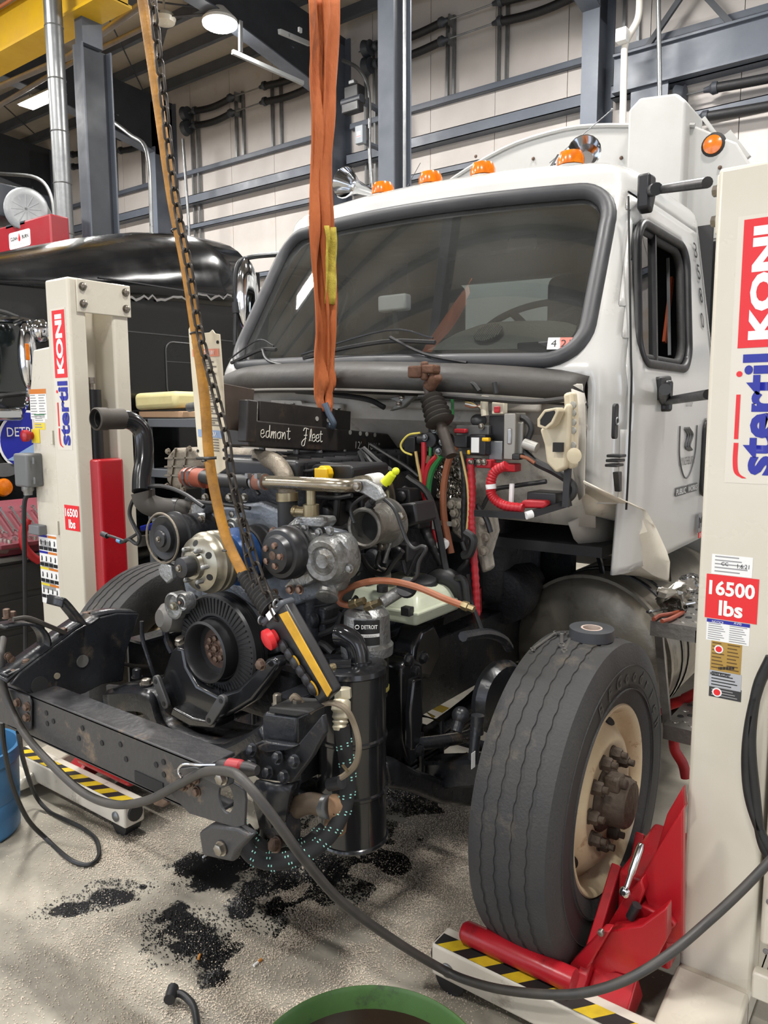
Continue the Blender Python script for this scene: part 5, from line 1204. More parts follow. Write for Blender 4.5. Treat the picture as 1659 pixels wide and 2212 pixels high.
text('DETROIT', ff, PRINTWHITE, fc+dv*.079+rt*.008+V(0,0,.046), rt, Z, w=.05, h=.013, bold=.02)
text('FUEL FILTER / WATER SEPARATOR', ff, PRINTBLK, fc+dv*.0785+V(0,0,.017), rt, Z, w=.06, h=.004)
MB().torus(fc+dv*.0785-rt*.03+V(0,0,.046), dv, .006, .0012, 16, 5).build('logo_ring', PRINTWHITE, ff)
curved_plate(fc+V(0,0,-.1), .0715, ang+.45, ang+.62, fc.z-.14, fc.z-.07, PRINTWHITE, ff)
for (u0,v0),(u1,v1),y_ in (((757,1307),(792,1295),-.48),((790,1312),(828,1298),-.47)):
    a, b = W(u0,v0,y=y_), W(u1,v1,y=y_); part('hose_fitting', MB().lathe(a, b-a, [(.013,0),(.015,.01),(.015,.03),(.012,.032),(.012,.06)],6), BRASS, ff)
part('cross_tube', MB().cyl(W(825,1302,y=-.46),W(872,1272,y=-.40),.019,n=16), ALU, ff); part('filter_port', MB().cyl(W(826,1278,y=-.40),W(826,1265,y=-.40),.018,n=14), PLASTIC, ff)
part('filter_neck', MB().prism([W(u,v,y=-.45) for u, v in ((745,1350),(760,1335),(790,1345),(790,1375),(750,1372))],(0,.05,0)), ALU, ff, bevel=.01)
wire(P(-.46,(757,1308),(738,1304),(732,1292),(745,1275),(790,1258),(840,1255),(900,1268),(960,1293),(1000,1308)), .0105, BROWNH, ff, 'fuel_hose'); a = W(998,1306,y=-.46); b = W(1028,1318,y=-.46); part('hose_end', MB().lathe(a, b-a, [(.012,0),(.014,.008),(.014,.02),(.010,.022),(.010,.04)],6), BRASS, ff)
part('prime_pump', MB().lathe(W(880,1272,y=-.43), (.3,-.8,.5), [(.03,0),(.032,.01),(.03,.02),(.012,.022)],20), PLASTIC, ff); part('valve_disc', MB().lathe(W(830,1245,y=-.2), (0,-1,.2), [(.03,0),(.032,.012),(.02,.02)],20), ALUD, ff)
# ================================================================ mobile column lifts
BLKP = M('cylinder_black', (32,32,34), .35, 0, (24,24,26), 6, .5)
TAPEY = M('tape_yellow', (226,196,44), .5, 0, (200,170,36), 20, .5); TAPEB = M('tape_black', (36,34,32), .6)
LINEG = M('print_grey', (150,150,150), .5); PRINTORANGE = M('print_orange', (206,120,40), .5); PRINTYEL = M('print_yellow', (226,206,60), .5); PRINTGREEN = M('print_green', (60,120,80), .5); GOLDLAB = M('gold_label', (170,136,62), .45)
WORN = M('worn_white_leg', (216,210,198), .45, 0, (202,194,180), 3, .5, dirt=(120,106,90), dirt_amt=.12, dirt_scale=5)
def sticker(par, o, w, h, lines=6, bg=PRINTWHITE, head=None, cols=1, fg=LINEG):
    """paper sticker facing -y with rows of print"""
    s = plate(par, bg, o, X, Z, w, h, 'sticker', .0012); o = Vector(o)+V(0,-.0014,0)
    m = MB(); t = h*.16 if head else 0
    for c in range(cols):
        cw = w/cols; x0 = -w/2+cw*c+cw*.08
        for k in range(lines):
            z = h/2-t-(h-t)*(k+.7)/(lines+.4); L = cw*.84*(.7+.3*((k*37+c*13) % 7)/7)
            m.prism([o+V(x0,0,z),o+V(x0+L,0,z),o+V(x0+L,0,z+h/lines*.3),o+V(x0,0,z+h/lines*.3)],(0,-.0004,0))
    m.build('print_lines', fg, par, smooth=0)
    if head: plate(par, head, o+V(0,0,h/2-t/2), X, Z, w, t, 'sticker_heading', .0005)
    return s
def logo(L, xc, y, z0, z1, wd):
    """vertical maker's lettering, read bottom to top, on the front face; z0..z1 = whole height"""
    H = z1-z0; y -= .0015; zk = z0+H*.515
    plate(L, M('decal_clear',(216,210,196),.25), (xc,y+.001,(z0+z1)/2), X, Z, wd*1.12, H*1.03, 'decal', .0006)
    plate(L, PRINTRED, (xc+wd*.03,y,(zk+z1)/2), X, Z, wd*.92, z1-zk, 'logo_box', .001)
    text('KONI', L, PRINTWHITE, (xc+wd*.03,y-.0012,(zk+z1)/2), Z, -X, w=(z1-zk)*.88, h=wd*.52, bold=.05)
    text('stertil', L, PRINTBLUE, (xc+wd*.08,y-.0005,z0+H*.255), Z, -X, w=H*.47, h=wd*.76, bold=.035)
    xl = xc-wd*.40
    m = MB(); m.prism([(xl,y,z0+H*.16),(xl+wd*.09,y,z0+H*.16),(xl+wd*.09,y,z0+H*.335),(xl,y,z0+H*.335)],(0,-.001,0))
    pts = [V(xl+wd*.05+.0,y,z0+H*.145), V(xl+wd*.05,y,z0+H*.07), V(xl+wd*.10,y,z0+H*.025), V(xl+wd*.26,y,z0+H*.005)]
    sp_ = spline(pts,5); m.rings([[p+V(-wd*.05,0,-.0),p+V(wd*.05,0,0),p+V(wd*.05,-.001,0),p+V(-wd*.05,-.001,0)] for p in sp_])
    m.lathe((xl+wd*.04,y,z0+H*.415), -Y, [(wd*.065,0),(wd*.065,.001)],16)
    m.build('logo_stroke', PRINTRED, L, smooth=0)
def tape(par, a, b, up, width, pitch=.075):
    """hazard tape from a to b on a surface with normal up"""
    a, b, up = Vector(a), Vector(b), Vector(up); d = (b-a).normalized(); s = up.cross(d); Ln = (b-a).length
    MB().prism([a-s*width/2+up*.0006, b-s*width/2+up*.0006, b+s*width/2+up*.0006, a+s*width/2+up*.0006], up*.0004).build('tape_base', TAPEB, par, smooth=0)
    k = 0
    while (k+1)*pitch < Ln:
        t = k*pitch+.01; sk = width*.8
        def cl(v): return max(0, min(Ln, v))
        MB().prism([a+d*cl(t)-s*width/2+up*.0011, a+d*cl(t+pitch*.5)-s*width/2+up*.0011, a+d*cl(t+pitch*.5+sk)+s*width/2+up*.0011, a+d*cl(t+sk)+s*width/2+up*.0011], up*.0004).build('tape_stripe', TAPEY, par, smooth=0)
        k += 1
def lift(sg, xi, xo, yf, yr, leg_in, label, H=2.42, proud=.045):
    L = thing('column_lift', ((xi+xo)/2,(yf+yr)/2,0), label, 'vehicle lift', 'mobile column lifts at the front wheels')
    xa, xb = min(xi,xo), max(xi,xo)
    ft = .09
    # C-shaped mast: front flange, rear flange, web on the outer side
    MB().bb((xa,yf,.1),(xb,yf+ft,H)).build('mast_flange', CREAM, L, bevel=.012, seg=3)
    MB().bb((xa,yr-ft,.1),(xb,yr,H)).build('mast_flange', CREAM, L, bevel=.012, seg=3)
    xw = xo-sg*.03; MB().bb((min(xw,xo),yf+ft,.1),(max(xw,xo),yr-ft,H)).build('mast_web', CREAM, L, smooth=0)
    m = MB(); m.bb((xi-sg*.012,yf+.04,H-.16),(xi+sg*.0,yr+.01,H-.005)); m.build('mast_top_plate', CREAM, L, bevel=.004)
    for yy in (yf+.07,yr-.02):
        for zz in (H-.04,H-.12): bolt(L, (xi-sg*.012,yy,zz), (-sg,0,0), .014, ZINC)
    # hydraulic cylinder and carriage
    xc = xi+sg*.07; ymid = (yf+yr)/2-.02
    MB().cyl((xc,ymid,.9),(xc,ymid,1.9),.045,n=24).build('cylinder', BLKP, L); MB().lathe((xc,ymid,1.9),Z,[(.012,0),(.012,.03),(.02,.03),(.02,.06)],8).build('cylinder_eye', ZINC, L)
    x1 = xi-sg*proud; zt = 1.56
    m = MB(); m.prism([(xi+sg*.05,yf+.045,.12),(x1,yf+.09,.12),(x1,yr-.10,.12),(xi+sg*.05,yr-.06,.12)],(0,0,zt-.12)); m.build('carriage', REDP, L, bevel=.012, seg=3)
    # base: rear housing and two legs
    MB().prism([(xa,yf-.02,.03),(xa,yf-.02,.14),(xa,yf-.36,.09),(xa,yf-.42,.03)],(xb-xa,0,0)).build('base_ramp', CREAM, L, bevel=.012, seg=3)
    MB().bb((xa,yf-.05,.03),(xb,yr+.3,.13)).build('base_housing', CREAM, L, bevel=.012, seg=3)
    for y0 in (yf-.40 if sg > 0 else yf-.31, yr+.22):
        a_, b_ = (leg_in, xo) if sg > 0 else (xo, leg_in)
        lg = MB().bb((a_,y0,.05),(b_,y0+.10,.155)).build('base_leg', WORN, L, bevel=.01, seg=3)
        tape(L, (a_+.01,y0+.032,.155), (b_-.01,y0+.032,.155), Z, .056, .11)
        xt = leg_in+sg*.03
        MB().cyl((xt+sg*.03,y0+.012,.05),(xt+sg*.03,y0+.088,.05),.05,n=24).build('leg_wheel', PLASTIC, L)
        MB().lathe((xt+sg*.03,y0,.09),-Y,[(.022,0),(.022,.006),(.012,.012)],16).build('wheel_pin', GALV, L)
        MB().cyl((leg_in,y0+.05,.105),(leg_in-sg*.01,y0+.05,.105),.035,n=16).build('leg_end_cap', PLASTIC, L)
    return L
LR = lift(1, 1.423, 1.625, -.06, .26, .79, 'cream lift column holding the rusty-rimmed front wheel at the right edge', proud=-.015)
LL = lift(-1, -1.411, -1.606, -.21, .115, -.70, 'cream lift column in front of the black truck at left')
# --- forks of the near lift
FRK = M('red_fork_paint', (170,28,38), .32, 0, (150,22,32), 4, .5, .05, 40, dirt=(90,24,26), dirt_amt=.1, dirt_scale=6)
for L, sg, xi, x0, x1 in ((LR,1,1.423,.87,1.23),(LL,-1,-1.411,-.80,-1.18)):
    for yy in (-.40,.42):
        MB().lathe((x0,yy,.195), (sg,0,0), [(.026,0),(.034,.012),(.034,abs(x1-x0))],20).build('fork_arm', FRK, L)
        s_ = 1 if yy < 0 else -1
        m = MB(); m.prism([(x1-sg*.01,yy-.03*s_,.125),(x1-sg*.01,yy+.30*s_,.40),(x1-sg*.01,yy+.34*s_,.33),(x1-sg*.01,yy+.06*s_,.10)],(sg*.03,0,0)); m.build('fork_plate', FRK, L, bevel=.004)
        m = MB(); m.prism([(x1+sg*.02,yy-.02*s_,.10),(x1+sg*.02,yy+.12*s_,.20),(x1+sg*.02,yy+.18*s_,.10),(x1+sg*.02,yy+.05*s_,.07)],(sg*.12,0,0)); m.build('fork_foot', REDP, L, bevel=.006)
        if sg > 0: continue
        m = MB(); m.prism([(xi-sg*.035,yy+.34*s_,.9),(xi-sg*.035,yy+.40*s_,.9),(xi-sg*.035,yy+.40*s_,.14),(xi-sg*.035,yy+.1*s_,.16)],(-sg*.025,0,0)); m.build('fork_gusset', REDP, L, bevel=.004)
    MB().bb((min(xi-sg*.16,xi),-.16,.16),(max(xi-sg*.16,xi),.18,.42)).build('fork_carrier', REDP, L, bevel=.012, seg=3)
# bits of the near fork seen up close
def rp(name, y, uv, d, mat=REDP, bevel=.005): return MB().prism([W(u,v,y=y) for u, v in uv],(0,d,0)).build(name, mat, LR, bevel=bevel, seg=3)
rp('fork_block', -.24, [(1306,2010),(1345,1945),(1385,1900),(1392,1925),(1372,1975),(1345,2045),(1325,2042)], .05)
rp('fork_wedge', -.34, [(1222,2110),(1232,2082),(1300,2010),(1318,2012),(1245,2135),(1228,2140)], .04, FRK)
rp('fork_wedge', -.30, [(1245,2135),(1318,2010),(1385,2000),(1440,1960),(1440,2030),(1400,2105),(1375,2115),(1330,2100)], .05, REDP)
rp('fork_web', -.2, [(1380,1900),(1475,1745),(1475,2040),(1440,2040),(1400,1960)], .03, REDP)
rp('fork_web', -.1, [(1440,1760),(1475,1700),(1480,1745),(1430,1830),(1405,1880)], .03, REDP)
rp('fork_lug', -.22, [(1360,1990),(1382,1955),(1450,1985),(1460,2000),(1390,2060)], .04, REDP)
MB().cyl(W(1362,1982,y=-.26), W(1376,1955,y=-.26), .014, n=12).build('locking_knob', PLASTIC, LR)
MB().lathe(W(1300,2012,y=-.35), -Y, [(.009,0),(.009,.012),(.004,.014)],10).build('fork_pin', ZINC, LR)
# --- printing on the near lift
yk = -.06
a, b, c_ = W(1587,478,y=yk), W(1574,1035,y=yk), W(1655,760,y=yk)
logo(LR, 1.545, yk, W(1610,1036,y=yk).z, W(1620,474,y=yk).z, .118)
pc = W(1580,1293,y=yk); plate(LR, PRINTRED, pc, X, Z, .135, .125, 'load_label', .0015); text('16500', LR, PRINTWHITE, pc+V(0,-.0022,.026), X, Z, w=.118, h=.042, bold=.03); text('lbs', LR, PRINTWHITE, pc+V(0,-.0022,-.03), X, Z, w=.062, h=.044, bold=.03)
sticker(LR, W(1581,1222,y=yk), .105, .056, 5); text('1.6.21', LR, PRINTBLK, W(1606,1224,y=yk)+V(0,-.002,0), X, Z, w=.03, h=.012); text('CC', LR, PRINTBLK, W(1566,1218,y=yk)+V(0,-.002,0), X, Z, w=.018, h=.01)
sticker(LR, W(1572,1365,y=yk), .112, .062, 8, PRINTWHITE, PRINTBLUE, 2); text('NOTICE', LR, PRINTWHITE, W(1551,1343,y=yk)+V(0,-.0028,0), X, Z, w=.03, h=.006); text('AVIS', LR, PRINTWHITE, W(1594,1347,y=yk)+V(0,-.0028,0), X, Z, w=.02, h=.006)
sticker(LR, W(1568,1420,y=yk), .08, .085, 8, GOLDLAB, None, 2, M('gold_print',(96,70,30),.5)); sticker(LR, W(1566,1470,y=yk), .085, .048, 5, M('silver_label',(176,178,182),.4), None, 1, PRINTBLK); sticker(LR, W(1566,1497,y=yk), .085, .034, 4, M('black_label',(50,50,52),.4), None, 1, LINEG)
for q, rr in ((W(1553,1402,y=yk),.012),(W(1549,1495,y=yk),.013)):
    MB().lathe(q+V(0,-.0018,0), -Y, [(rr,0),(rr,.0006)],20).build('seal_mark', PRINTWHITE, LR); MB().lathe(q+V(0,-.0026,0), -Y, [(rr*.7,0),(rr*.7,.0004)],20).build('seal_mark', PRINTRED, LR)
m = MB()
for k in range(16): q = W(1552+2.2*k,1446,y=yk)+V(0,-.002,0); m.prism([q,q+V(.0014+.0006*(k%3),0,0),q+V(.0014+.0006*(k%3),0,.008),q+V(0,0,.008)],(0,-.0004,0))
m.build('barcode', PRINTBLK, LR, smooth=0)
text('stertil KONI', LR, PRINTBLK, W(1555,1456,y=yk)+V(0,-.0026,0), X, Z, w=.05, h=.009, bold=.02)
# control cabinet of the near lift, just inside the frame
MB().bb((1.635,-.055,.28),(1.9,.22,1.9)).build('control_cabinet', CREAM, LR, bevel=.012, seg=3)
sticker(LR, V(1.72,-.056,1.02), .1, .1, 5, PRINTWHITE, PRINTYEL); sticker(LR, V(1.71,-.056,.86), .1, .12, 5, PRINTWHITE, PRINTYEL)
MB().bb((1.63,-.10,.14),(1.85,-.06,.22)).build('handle_bracket', CREAM, LR, bevel=.006)
for z_ in (.42,.27): MB().lathe((1.655,-.06,z_),-Y,[(.008,0),(.008,.003),(.004,.004)],10).build('rivet', GALV, LR)
for uv in ([(1665,1430),(1640,1480),(1620,1560),(1612,1640),(1618,1720),(1640,1790),(1665,1840)],[(1665,1420),(1635,1490),(1622,1600),(1632,1720),(1640,1790),(1650,1830),(1668,1860)]):
    MB().tube([W(u,v,y=-.11) for u, v in uv], .0135, 10).build('supply_cable', HOSE, LR)
# --- printing and cabinet on the far lift
yl_ = -.21
logo(LL, -1.505, yl_, W(150,968,y=yl_).z, W(125,670,y=yl_).z, .115)
pc = W(156,1119,y=yl_); plate(LL, PRINTRED, pc, X, Z, .125, .125, 'load_label', .0015); text('16500', LL, PRINTWHITE, pc+V(0,-.0022,.026), X, Z, w=.11, h=.042, bold=.03); text('lbs', LL, PRINTWHITE, pc+V(0,-.0022,-.03), X, Z, w=.058, h=.044, bold=.03)
yc_ = -.195
m = MB(); m.prism([(-1.615,yc_,.2),(-1.83,yc_,.2),(-1.83,yc_,1.88),(-1.775,yc_,2.1),(-1.615,yc_,2.11)],(0,.26,0)); m.build('control_cabinet', CREAM, LL, bevel=.01, seg=3)
MB().bb((-1.612,yc_+.001,.3),(-1.606,yc_-.0,2.1)).build('cabinet_seam', SEAM, LL, smooth=0)
sticker(LL, W(83,873,y=yc_), .155, .15, 9, PRINTWHITE, PRINTORANGE, 2); sticker(LL, W(86,903,y=yc_), .1, .04, 3, PRINTWHITE, PRINTGREEN); sticker(LL, W(86,921,y=yc_), .1, .034, 2, PRINTYEL)
plate(LL, PRINTYEL, W(78,942,y=yc_), X, Z, .075, .07, 'stop_plate', .004); q = W(71,941,y=yc_)+V(0,-.005,0); MB().lathe(q, -Y, [(.02,0),(.018,.02),(.03,.022),(.03,.045),(.022,.05)],20).build('stop_button', REDP, LL)
q = W(62,1015,y=yc_-.04); MB().box(q,(.13,.09,.17)).build('plug_box', M('plug_grey',(104,106,106),.5), LL, bevel=.012, seg=3)
for dz in (.05,-.05): MB().tube([q+V(.07,-.02,dz),q+V(.085,-.02,dz+.015),q+V(.085,-.02,dz-.015)], .005, 6).build('box_latch', GALV, LL)
MB().lathe(q+V(-.02,0,-.085), -Z, [(.03,0),(.03,.02),(.022,.03),(.022,.045)],16).build('cable_gland', ALU, LL)
cp_ = [q+V(-.02,0,-.12), W(52,1100,y=yc_-.05), W(54,1250,y=yc_-.05), W(55,1400,y=yc_-.05), W(52,1500,y=yc_-.1)]
MB().tube(cp_, .012, 8).build('supply_cable', HOSE, LL)
q = W(90,1143,y=yc_); MB().box(q+V(0,-.02,0),(.1,.05,.05)).build('socket_box', M('plug_grey2',(112,114,116),.5), LL, bevel=.006)
sticker(LL, W(107,1230,y=yc_), .17, .37, 3, PRINTWHITE)
SGC = [PRINTBLUE, PRINTORANGE, PRINTBLUE, PRINTORANGE, PRINTYEL, PRINTORANGE, PRINTYEL, PRINTORANGE]
base_ = W(107,1230,y=yc_)
for r_ in range(4):
    for c in range(2): plate(LL, SGC[r_*2+c], base_+V(-.042+.084*c,-.0022,.172-.085*r_), X, Z, .08, .012, 'sticker_heading', .0005)
    for c in range(4):
        plate(LL, PRINTBLK, base_+V(-.063+.042*c,-.0022,.108-.085*r_), X, Z, .037, .018, 'sticker_caption', .0005)
        cx = base_+V(-.063+.042*c,-.0022,.14-.085*r_); m = MB(); m.lathe(cx+V(0,0,.008),-Y,[(.0045,0),(.0045,.0004)],10); m.prism([cx+V(-.006,0,-.014),cx+V(.004,0,-.014),cx+V(.006,0,.004),cx+V(-.003,0,.004)],(0,-.0004,0)); m.build('pictogram', PRINTBLK, LL, smooth=0)
for z_ in (W(110,945,y=yc_).z, W(128,1140,y=yc_).z): MB().box((-1.625,yc_-.008,z_),(.02,.016,.07)).build('hinge', CREAM, LL, bevel=.003)
# ================================================================ engine bay fittings of the truck
def wt(uvs, y_, r_, mat=HOSE, name='cable', n=8): return MB().tube([W(u,v,y=y_) for u, v in uvs], r_, n, 6).build(name, mat, truck)
REDH = M('red_hose', (186,34,44), .42, 0, (166,28,38), 10, .5); GREENH = M('green_hose', (44,120,62), .45); YELW = M('yellow_wire', (216,200,90), .5); TANW = M('tan_wire', (196,170,110), .5)
def loom(uvs, y_, r_, mat, name='corrugated_hose'):
    P_ = spline([W(u,v,y=y_) for u, v in uvs], 14); m = MB(); 
    m.tube(P_, lambda t: r_*(1+.10*math.sin(t*len(P_)*2.1)), 10, 1, smooth=False); return m.build(name, mat, truck, smooth=60)
# surge tank
SURGE = M('translucent_tank', (206,210,190), .35, 0, (188,194,168), 5, .5)
c0 = W(870,1290,y=-.12); bx0, bx1 = W(795,1300,y=-.12).x, W(945,1300,y=-.12).x; zb, zm, zt = W(870,1345,y=-.2).z, W(870,1312,y=-.2).z, W(870,1248,y=-.05).z
m = MB(); m.rings([[V(bx0+.03,-.22,zb),V(bx1-.02,-.22,zb),V(bx1-.02,.06,zb),V(bx0+.03,.06,zb)],[V(bx0,-.24,zm),V(bx1,-.24,zm),V(bx1,.08,zm),V(bx0,.08,zm)],[V(bx0,-.2,zm+.05),V(bx1-.03,-.2,zm+.05),V(bx1-.03,.08,zm+.05),V(bx0,.08,zm+.05)],[V(bx0+.03,-.1,zt),V(bx1-.09,-.1,zt),V(bx1-.09,.06,zt),V(bx0+.03,.06,zt)]]); tk = m.build('surge_tank', SURGE, truck, bevel=.016, seg=4)
MB().bb((bx0-.008,-.25,zm-.006),(bx1+.008,.09,zm+.006)).build('tank_weld', SURGE, tk, bevel=.004)
q = W(917,1256,y=-.06); MB().lathe(q-V(0,0,.02), (.1,-.2,1), [(.045,0),(.048,.01),(.044,.03),(.03,.036)],14).build('tank_cap', PLASTIC, tk, bevel=.002); MB().lathe(q-V(0,0,.05), (.1,-.2,1), [(.04,0),(.04,.035)],18).build('cap_neck', M('neck_grey',(150,150,150),.5), tk)
m = MB(); m.box(W(880,1320,y=-.26),(.035,.03,.03)); m.build('level_sensor', PLASTIC, tk, bevel=.003)
# black canister with elbow
cc = Vector((.545,-.54,.46)); ztop = W(775,1432,y=-.54).z
can = MB().lathe(cc, Z, [(.06,0),(.112,.0),(.115,.006),(.112,.012),(.108,.014),(.108,.16),(.113,.165),(.113,.173),(.108,.178),(.108,.33),(.113,.335),(.113,.343),(.108,.348),(.108,ztop-cc.z-.03),(.114,ztop-cc.z-.025),(.112,ztop-cc.z-.01),(.09,ztop-cc.z),(.03,ztop-cc.z+.004)],56).build('air_canister', GLOSSBLK, truck, smooth=35)
e0 = W(775,1428,y=-.54); MB().tube([e0, W(772,1405,y=-.54), W(762,1385,y=-.545), W(740,1372,y=-.56), W(728,1370,y=-.565)], .032, 20, 5, smooth=True).build('canister_elbow', GLOSSBLK, can, smooth=60)
MB().lathe(e0-V(0,0,.01), Z, [(.04,0),(.04,.012),(.034,.014)],24).build('elbow_collar', GLOSSBLK, can)
q = W(712,1438,y=-.62); MB().cyl(q,q+V(.05,.04,0),.02,n=14).build('canister_lug', GLOSSBLK, can); MB().lathe(W(722,1440,y=-.66),(-.2,-1,0),[(.011,0),(.011,.012),(.007,.014),(.007,.03),(.01,.032),(.005,.045)],10).build('drain_cock', BRASS, can)
# hydraulic fitting and braided hose
FIT = M('fitting_pale_brass', (196,188,164), .4, .5)
f0, f1 = W(742,1500,y=-.72), W(728,1535,y=-.74)
ft_ = MB().lathe(W(740,1485,y=-.68), Vector((.15,-.1,-1)), [(.018,0),(.026,.004),(.026,.03),(.02,.034)],6).lathe(W(738,1510,y=-.71), W(735,1560,y=-.73)-W(738,1510,y=-.71), [(.02,0),(.026,.006),(.028,.03),(.022,.036),(.024,.05),(.019,.055),(.023,.062),(.018,.068),(.022,.076),(.017,.085)],12).build('hose_fitting', FIT, truck)
def bmat():
    m_ = bpy.data.materials.new('braided_hose'); m_.use_nodes = True; b = m_.node_tree.nodes['Principled BSDF']; b.inputs['Base Color'].default_value = col((28,28,29)); b.inputs['Roughness'].default_value = .8; return m_
BRAID = bmat(); MINT = M('mint_thread', (150,214,200), .6)
def braided(pts, r):
    P_ = spline(pts, 8); h = MB().tube(P_, r, 12, 1, smooth=False).build('braided_hose', BRAID, truck, smooth=60)
    acc = 0; k = 0
    for i in range(1, len(P_)):
        acc += (P_[i]-P_[i-1]).length
        if acc > .045:
            acc = 0; t = (P_[i]-P_[i-1]).normalized(); f = frame(P_[i], t, (CAM_POS-P_[i])); m = MB()
            for a in (-3,-1,1,3):
                for o in (-.004,.004):
                    aa = a*.42; m.box(f @ Vector((math.cos(aa)*(r+.0008), math.sin(aa)*(r+.0008), o+a*.003)), (.0022,.005,.0028), f.to_3x3() @ Matrix.Rotation(aa,3,'Z'))
            m.build('hose_thread', MINT, h, smooth=0); h['label'] = 'black braided hose flecked with mint thread'
    return h
braided([W(738,1568,y=-.73), W(745,1620,y=-.73), W(752,1680,y=-.73), W(745,1740,y=-.75), W(715,1800,y=-.80), W(668,1840,y=-.86), W(600,1862,y=-.92), W(548,1850,y=-.95), W(520,1810,y=-.96), W(515,1775,y=-.95)], .022)
braided([W(528,1790,y=-.90), W(560,1825,y=-.88), W(610,1835,y=-.84), W(660,1825,y=-.8), W(700,1790,y=-.74)], .02)
MB().tube([W(665,1542,y=-.80), W(682,1528,y=-.8), W(712,1518,y=-.8), W(745,1530,y=-.8), W(765,1565,y=-.78), W(775,1610,y=-.78), W(768,1650,y=-.78), W(748,1672,y=-.78), W(728,1685,y=-.79)], .0085, 8, 6).build('sensor_lead', M('dusty_lead',(118,106,88),.7), truck)
MB().tube([W(668,1540,y=-.80), W(640,1505,y=-.82), W(630,1510,y=-.82)], .0085, 8, 6).build('sensor_lead', MATS['dusty_lead'], truck)
MB().cyl(W(712,1695,y=-.79),W(738,1690,y=-.79),.018,n=12).build('sensor_plug', PLASTIC, truck); MB().beam(W(740,1652,y=-.80),W(752,1668,y=-.80),.008,.004).build('cable_tag', MATS['old_brass'], truck, smooth=0)
# brown rubber elbow low down
MB().tube([W(608,1765,y=-.80), W(640,1745,y=-.80), W(670,1735,y=-.79), W(706,1742,y=-.78)], .03, 16, 6).build('rubber_elbow', M('muddy_hose',(70,60,50),.8,0,(104,86,66),8,.5), truck)
MB().cyl(W(700,1742,y=-.78),W(712,1743,y=-.78),.033,n=20).build('hose_clamp', GALV, truck); MB().tube([W(714,1742,y=-.77),W(728,1745,y=-.76),W(724,1790,y=-.75)], .032, 14).build('muddy_pipe', M('muddy_brown',(142,110,80),.8,0,(100,78,58),8,.5), truck)
# steering column shaft with boot and joint
SHAFT = M('brown_shaft', (66,56,48), .6, .2, (48,42,38), 10, .5)
MB().cyl(W(925,835,y=.02),W(975,985,y=-.05),.020,n=14).build('steering_shaft', SHAFT, truck)
a, b = W(930,855,y=.0), W(952,915,y=-.02); m = MB(); dv = b-a; pr = []
for k in range(13): pr.append((.034+.014*(k/12)+(.006 if k % 2 else -.004), dv.length*k/12))
m.lathe(a, dv, pr, 22); m.build('shaft_boot', M('boot_rubber',(50,46,42),.6), truck, smooth=60)
uj = W(912,803,y=-.03); RJ = M('rusty_joint',(118,84,64),.7,.3,(84,58,46),18,.5,.4,60)
MB().box(uj+V(-.02,0,0),(.055,.05,.042)).box(uj+V(.03,.01,.008),(.05,.055,.03)).cyl(uj+V(.01,0,-.03),uj+V(.01,0,.035),.014).cyl(uj+V(.05,.02,-.01),W(925,838,y=.0),.024).build('universal_joint', RJ, truck, bevel=.008, seg=3)
wt([(905,858),(950,855),(1050,862),(1150,868),(1220,862)], .06, .009, M('weather_strip',(40,38,36),.6), 'drip_strip')
# brake valve and coloured hoses
q = W(940,950,y=.12); MB().cyl(q-V(0,0,.05),q+V(0,0,.05),.026,n=16).cyl(q-V(.07,0,0),q+V(.07,0,0),.024,n=16).lathe(q+V(0,-.02,0),-Y,[(.03,0),(.03,.02),(.012,.022)],16).box(q+V(-.1,0,-.02),(.05,.05,.06)).build('brake_valve', PLASTIC, truck, bevel=.003)
for u, v in ((918,945),(955,955),(938,928),(948,975)): bolt(truck, W(u,v,y=.07), -Y, .009, GALV)
for u, v in ((948,972),(930,985)): MB().cyl(W(u,v,y=.08),W(u-4,v+16,y=.08),.014,n=6).build('brass_nut', BRASS, truck)
wt([(916,955),(916,1000),(914,1050),(925,1100),(945,1165)], .08, .0105, REDH, 'air_hose'); wt([(944,985),(925,1010),(918,1060),(930,1110),(948,1180)], .07, .011, REDH, 'air_hose')
wt([(952,985),(932,1020),(925,1065),(932,1110)], .075, .012, GREENH, 'air_hose'); wt([(930,960),(929,990),(928,1010)], .085, .006, GREENH, 'air_hose'); wt([(964,838),(976,858),(978,900)], .1, .006, GREENH, 'air_hose')
wt([(984,965),(968,1000),(958,1060),(960,1120),(975,1195)], .06, .013, BROWNH, 'air_hose')
wt([(908,935),(882,940),(866,960),(872,975),(890,983)], .05, .004, YELW, 'yellow_wire'); wt([(898,975),(902,1000),(908,1030),(912,1060)], .07, .006, TANW, 'tan_wire'); wt([(995,975),(1003,1010),(1010,1050),(1012,1100),(1008,1150)], .05, .0045, TANW, 'tan_wire')
loom([(1016,990),(1020,1060),(1018,1120),(1022,1180),(1028,1260),(1030,1330)], .06, .0135, REDH)
loom([(1094,1005),(1068,1020),(1060,1050),(1066,1075),(1090,1092),(1130,1098)], .02, .0165, REDH); MB().cyl(W(1060,1046,y=.02),W(1061,1056,y=.02),.018,n=14).build('hose_tape', PRINTWHITE, truck)
loom([(870,1055),(900,1100),(920,1150),(955,1220)], .03, .017, HOSE); loom([(1000,985),(1004,1050),(1002,1120),(1004,1180)], .09, .012, HOSE)
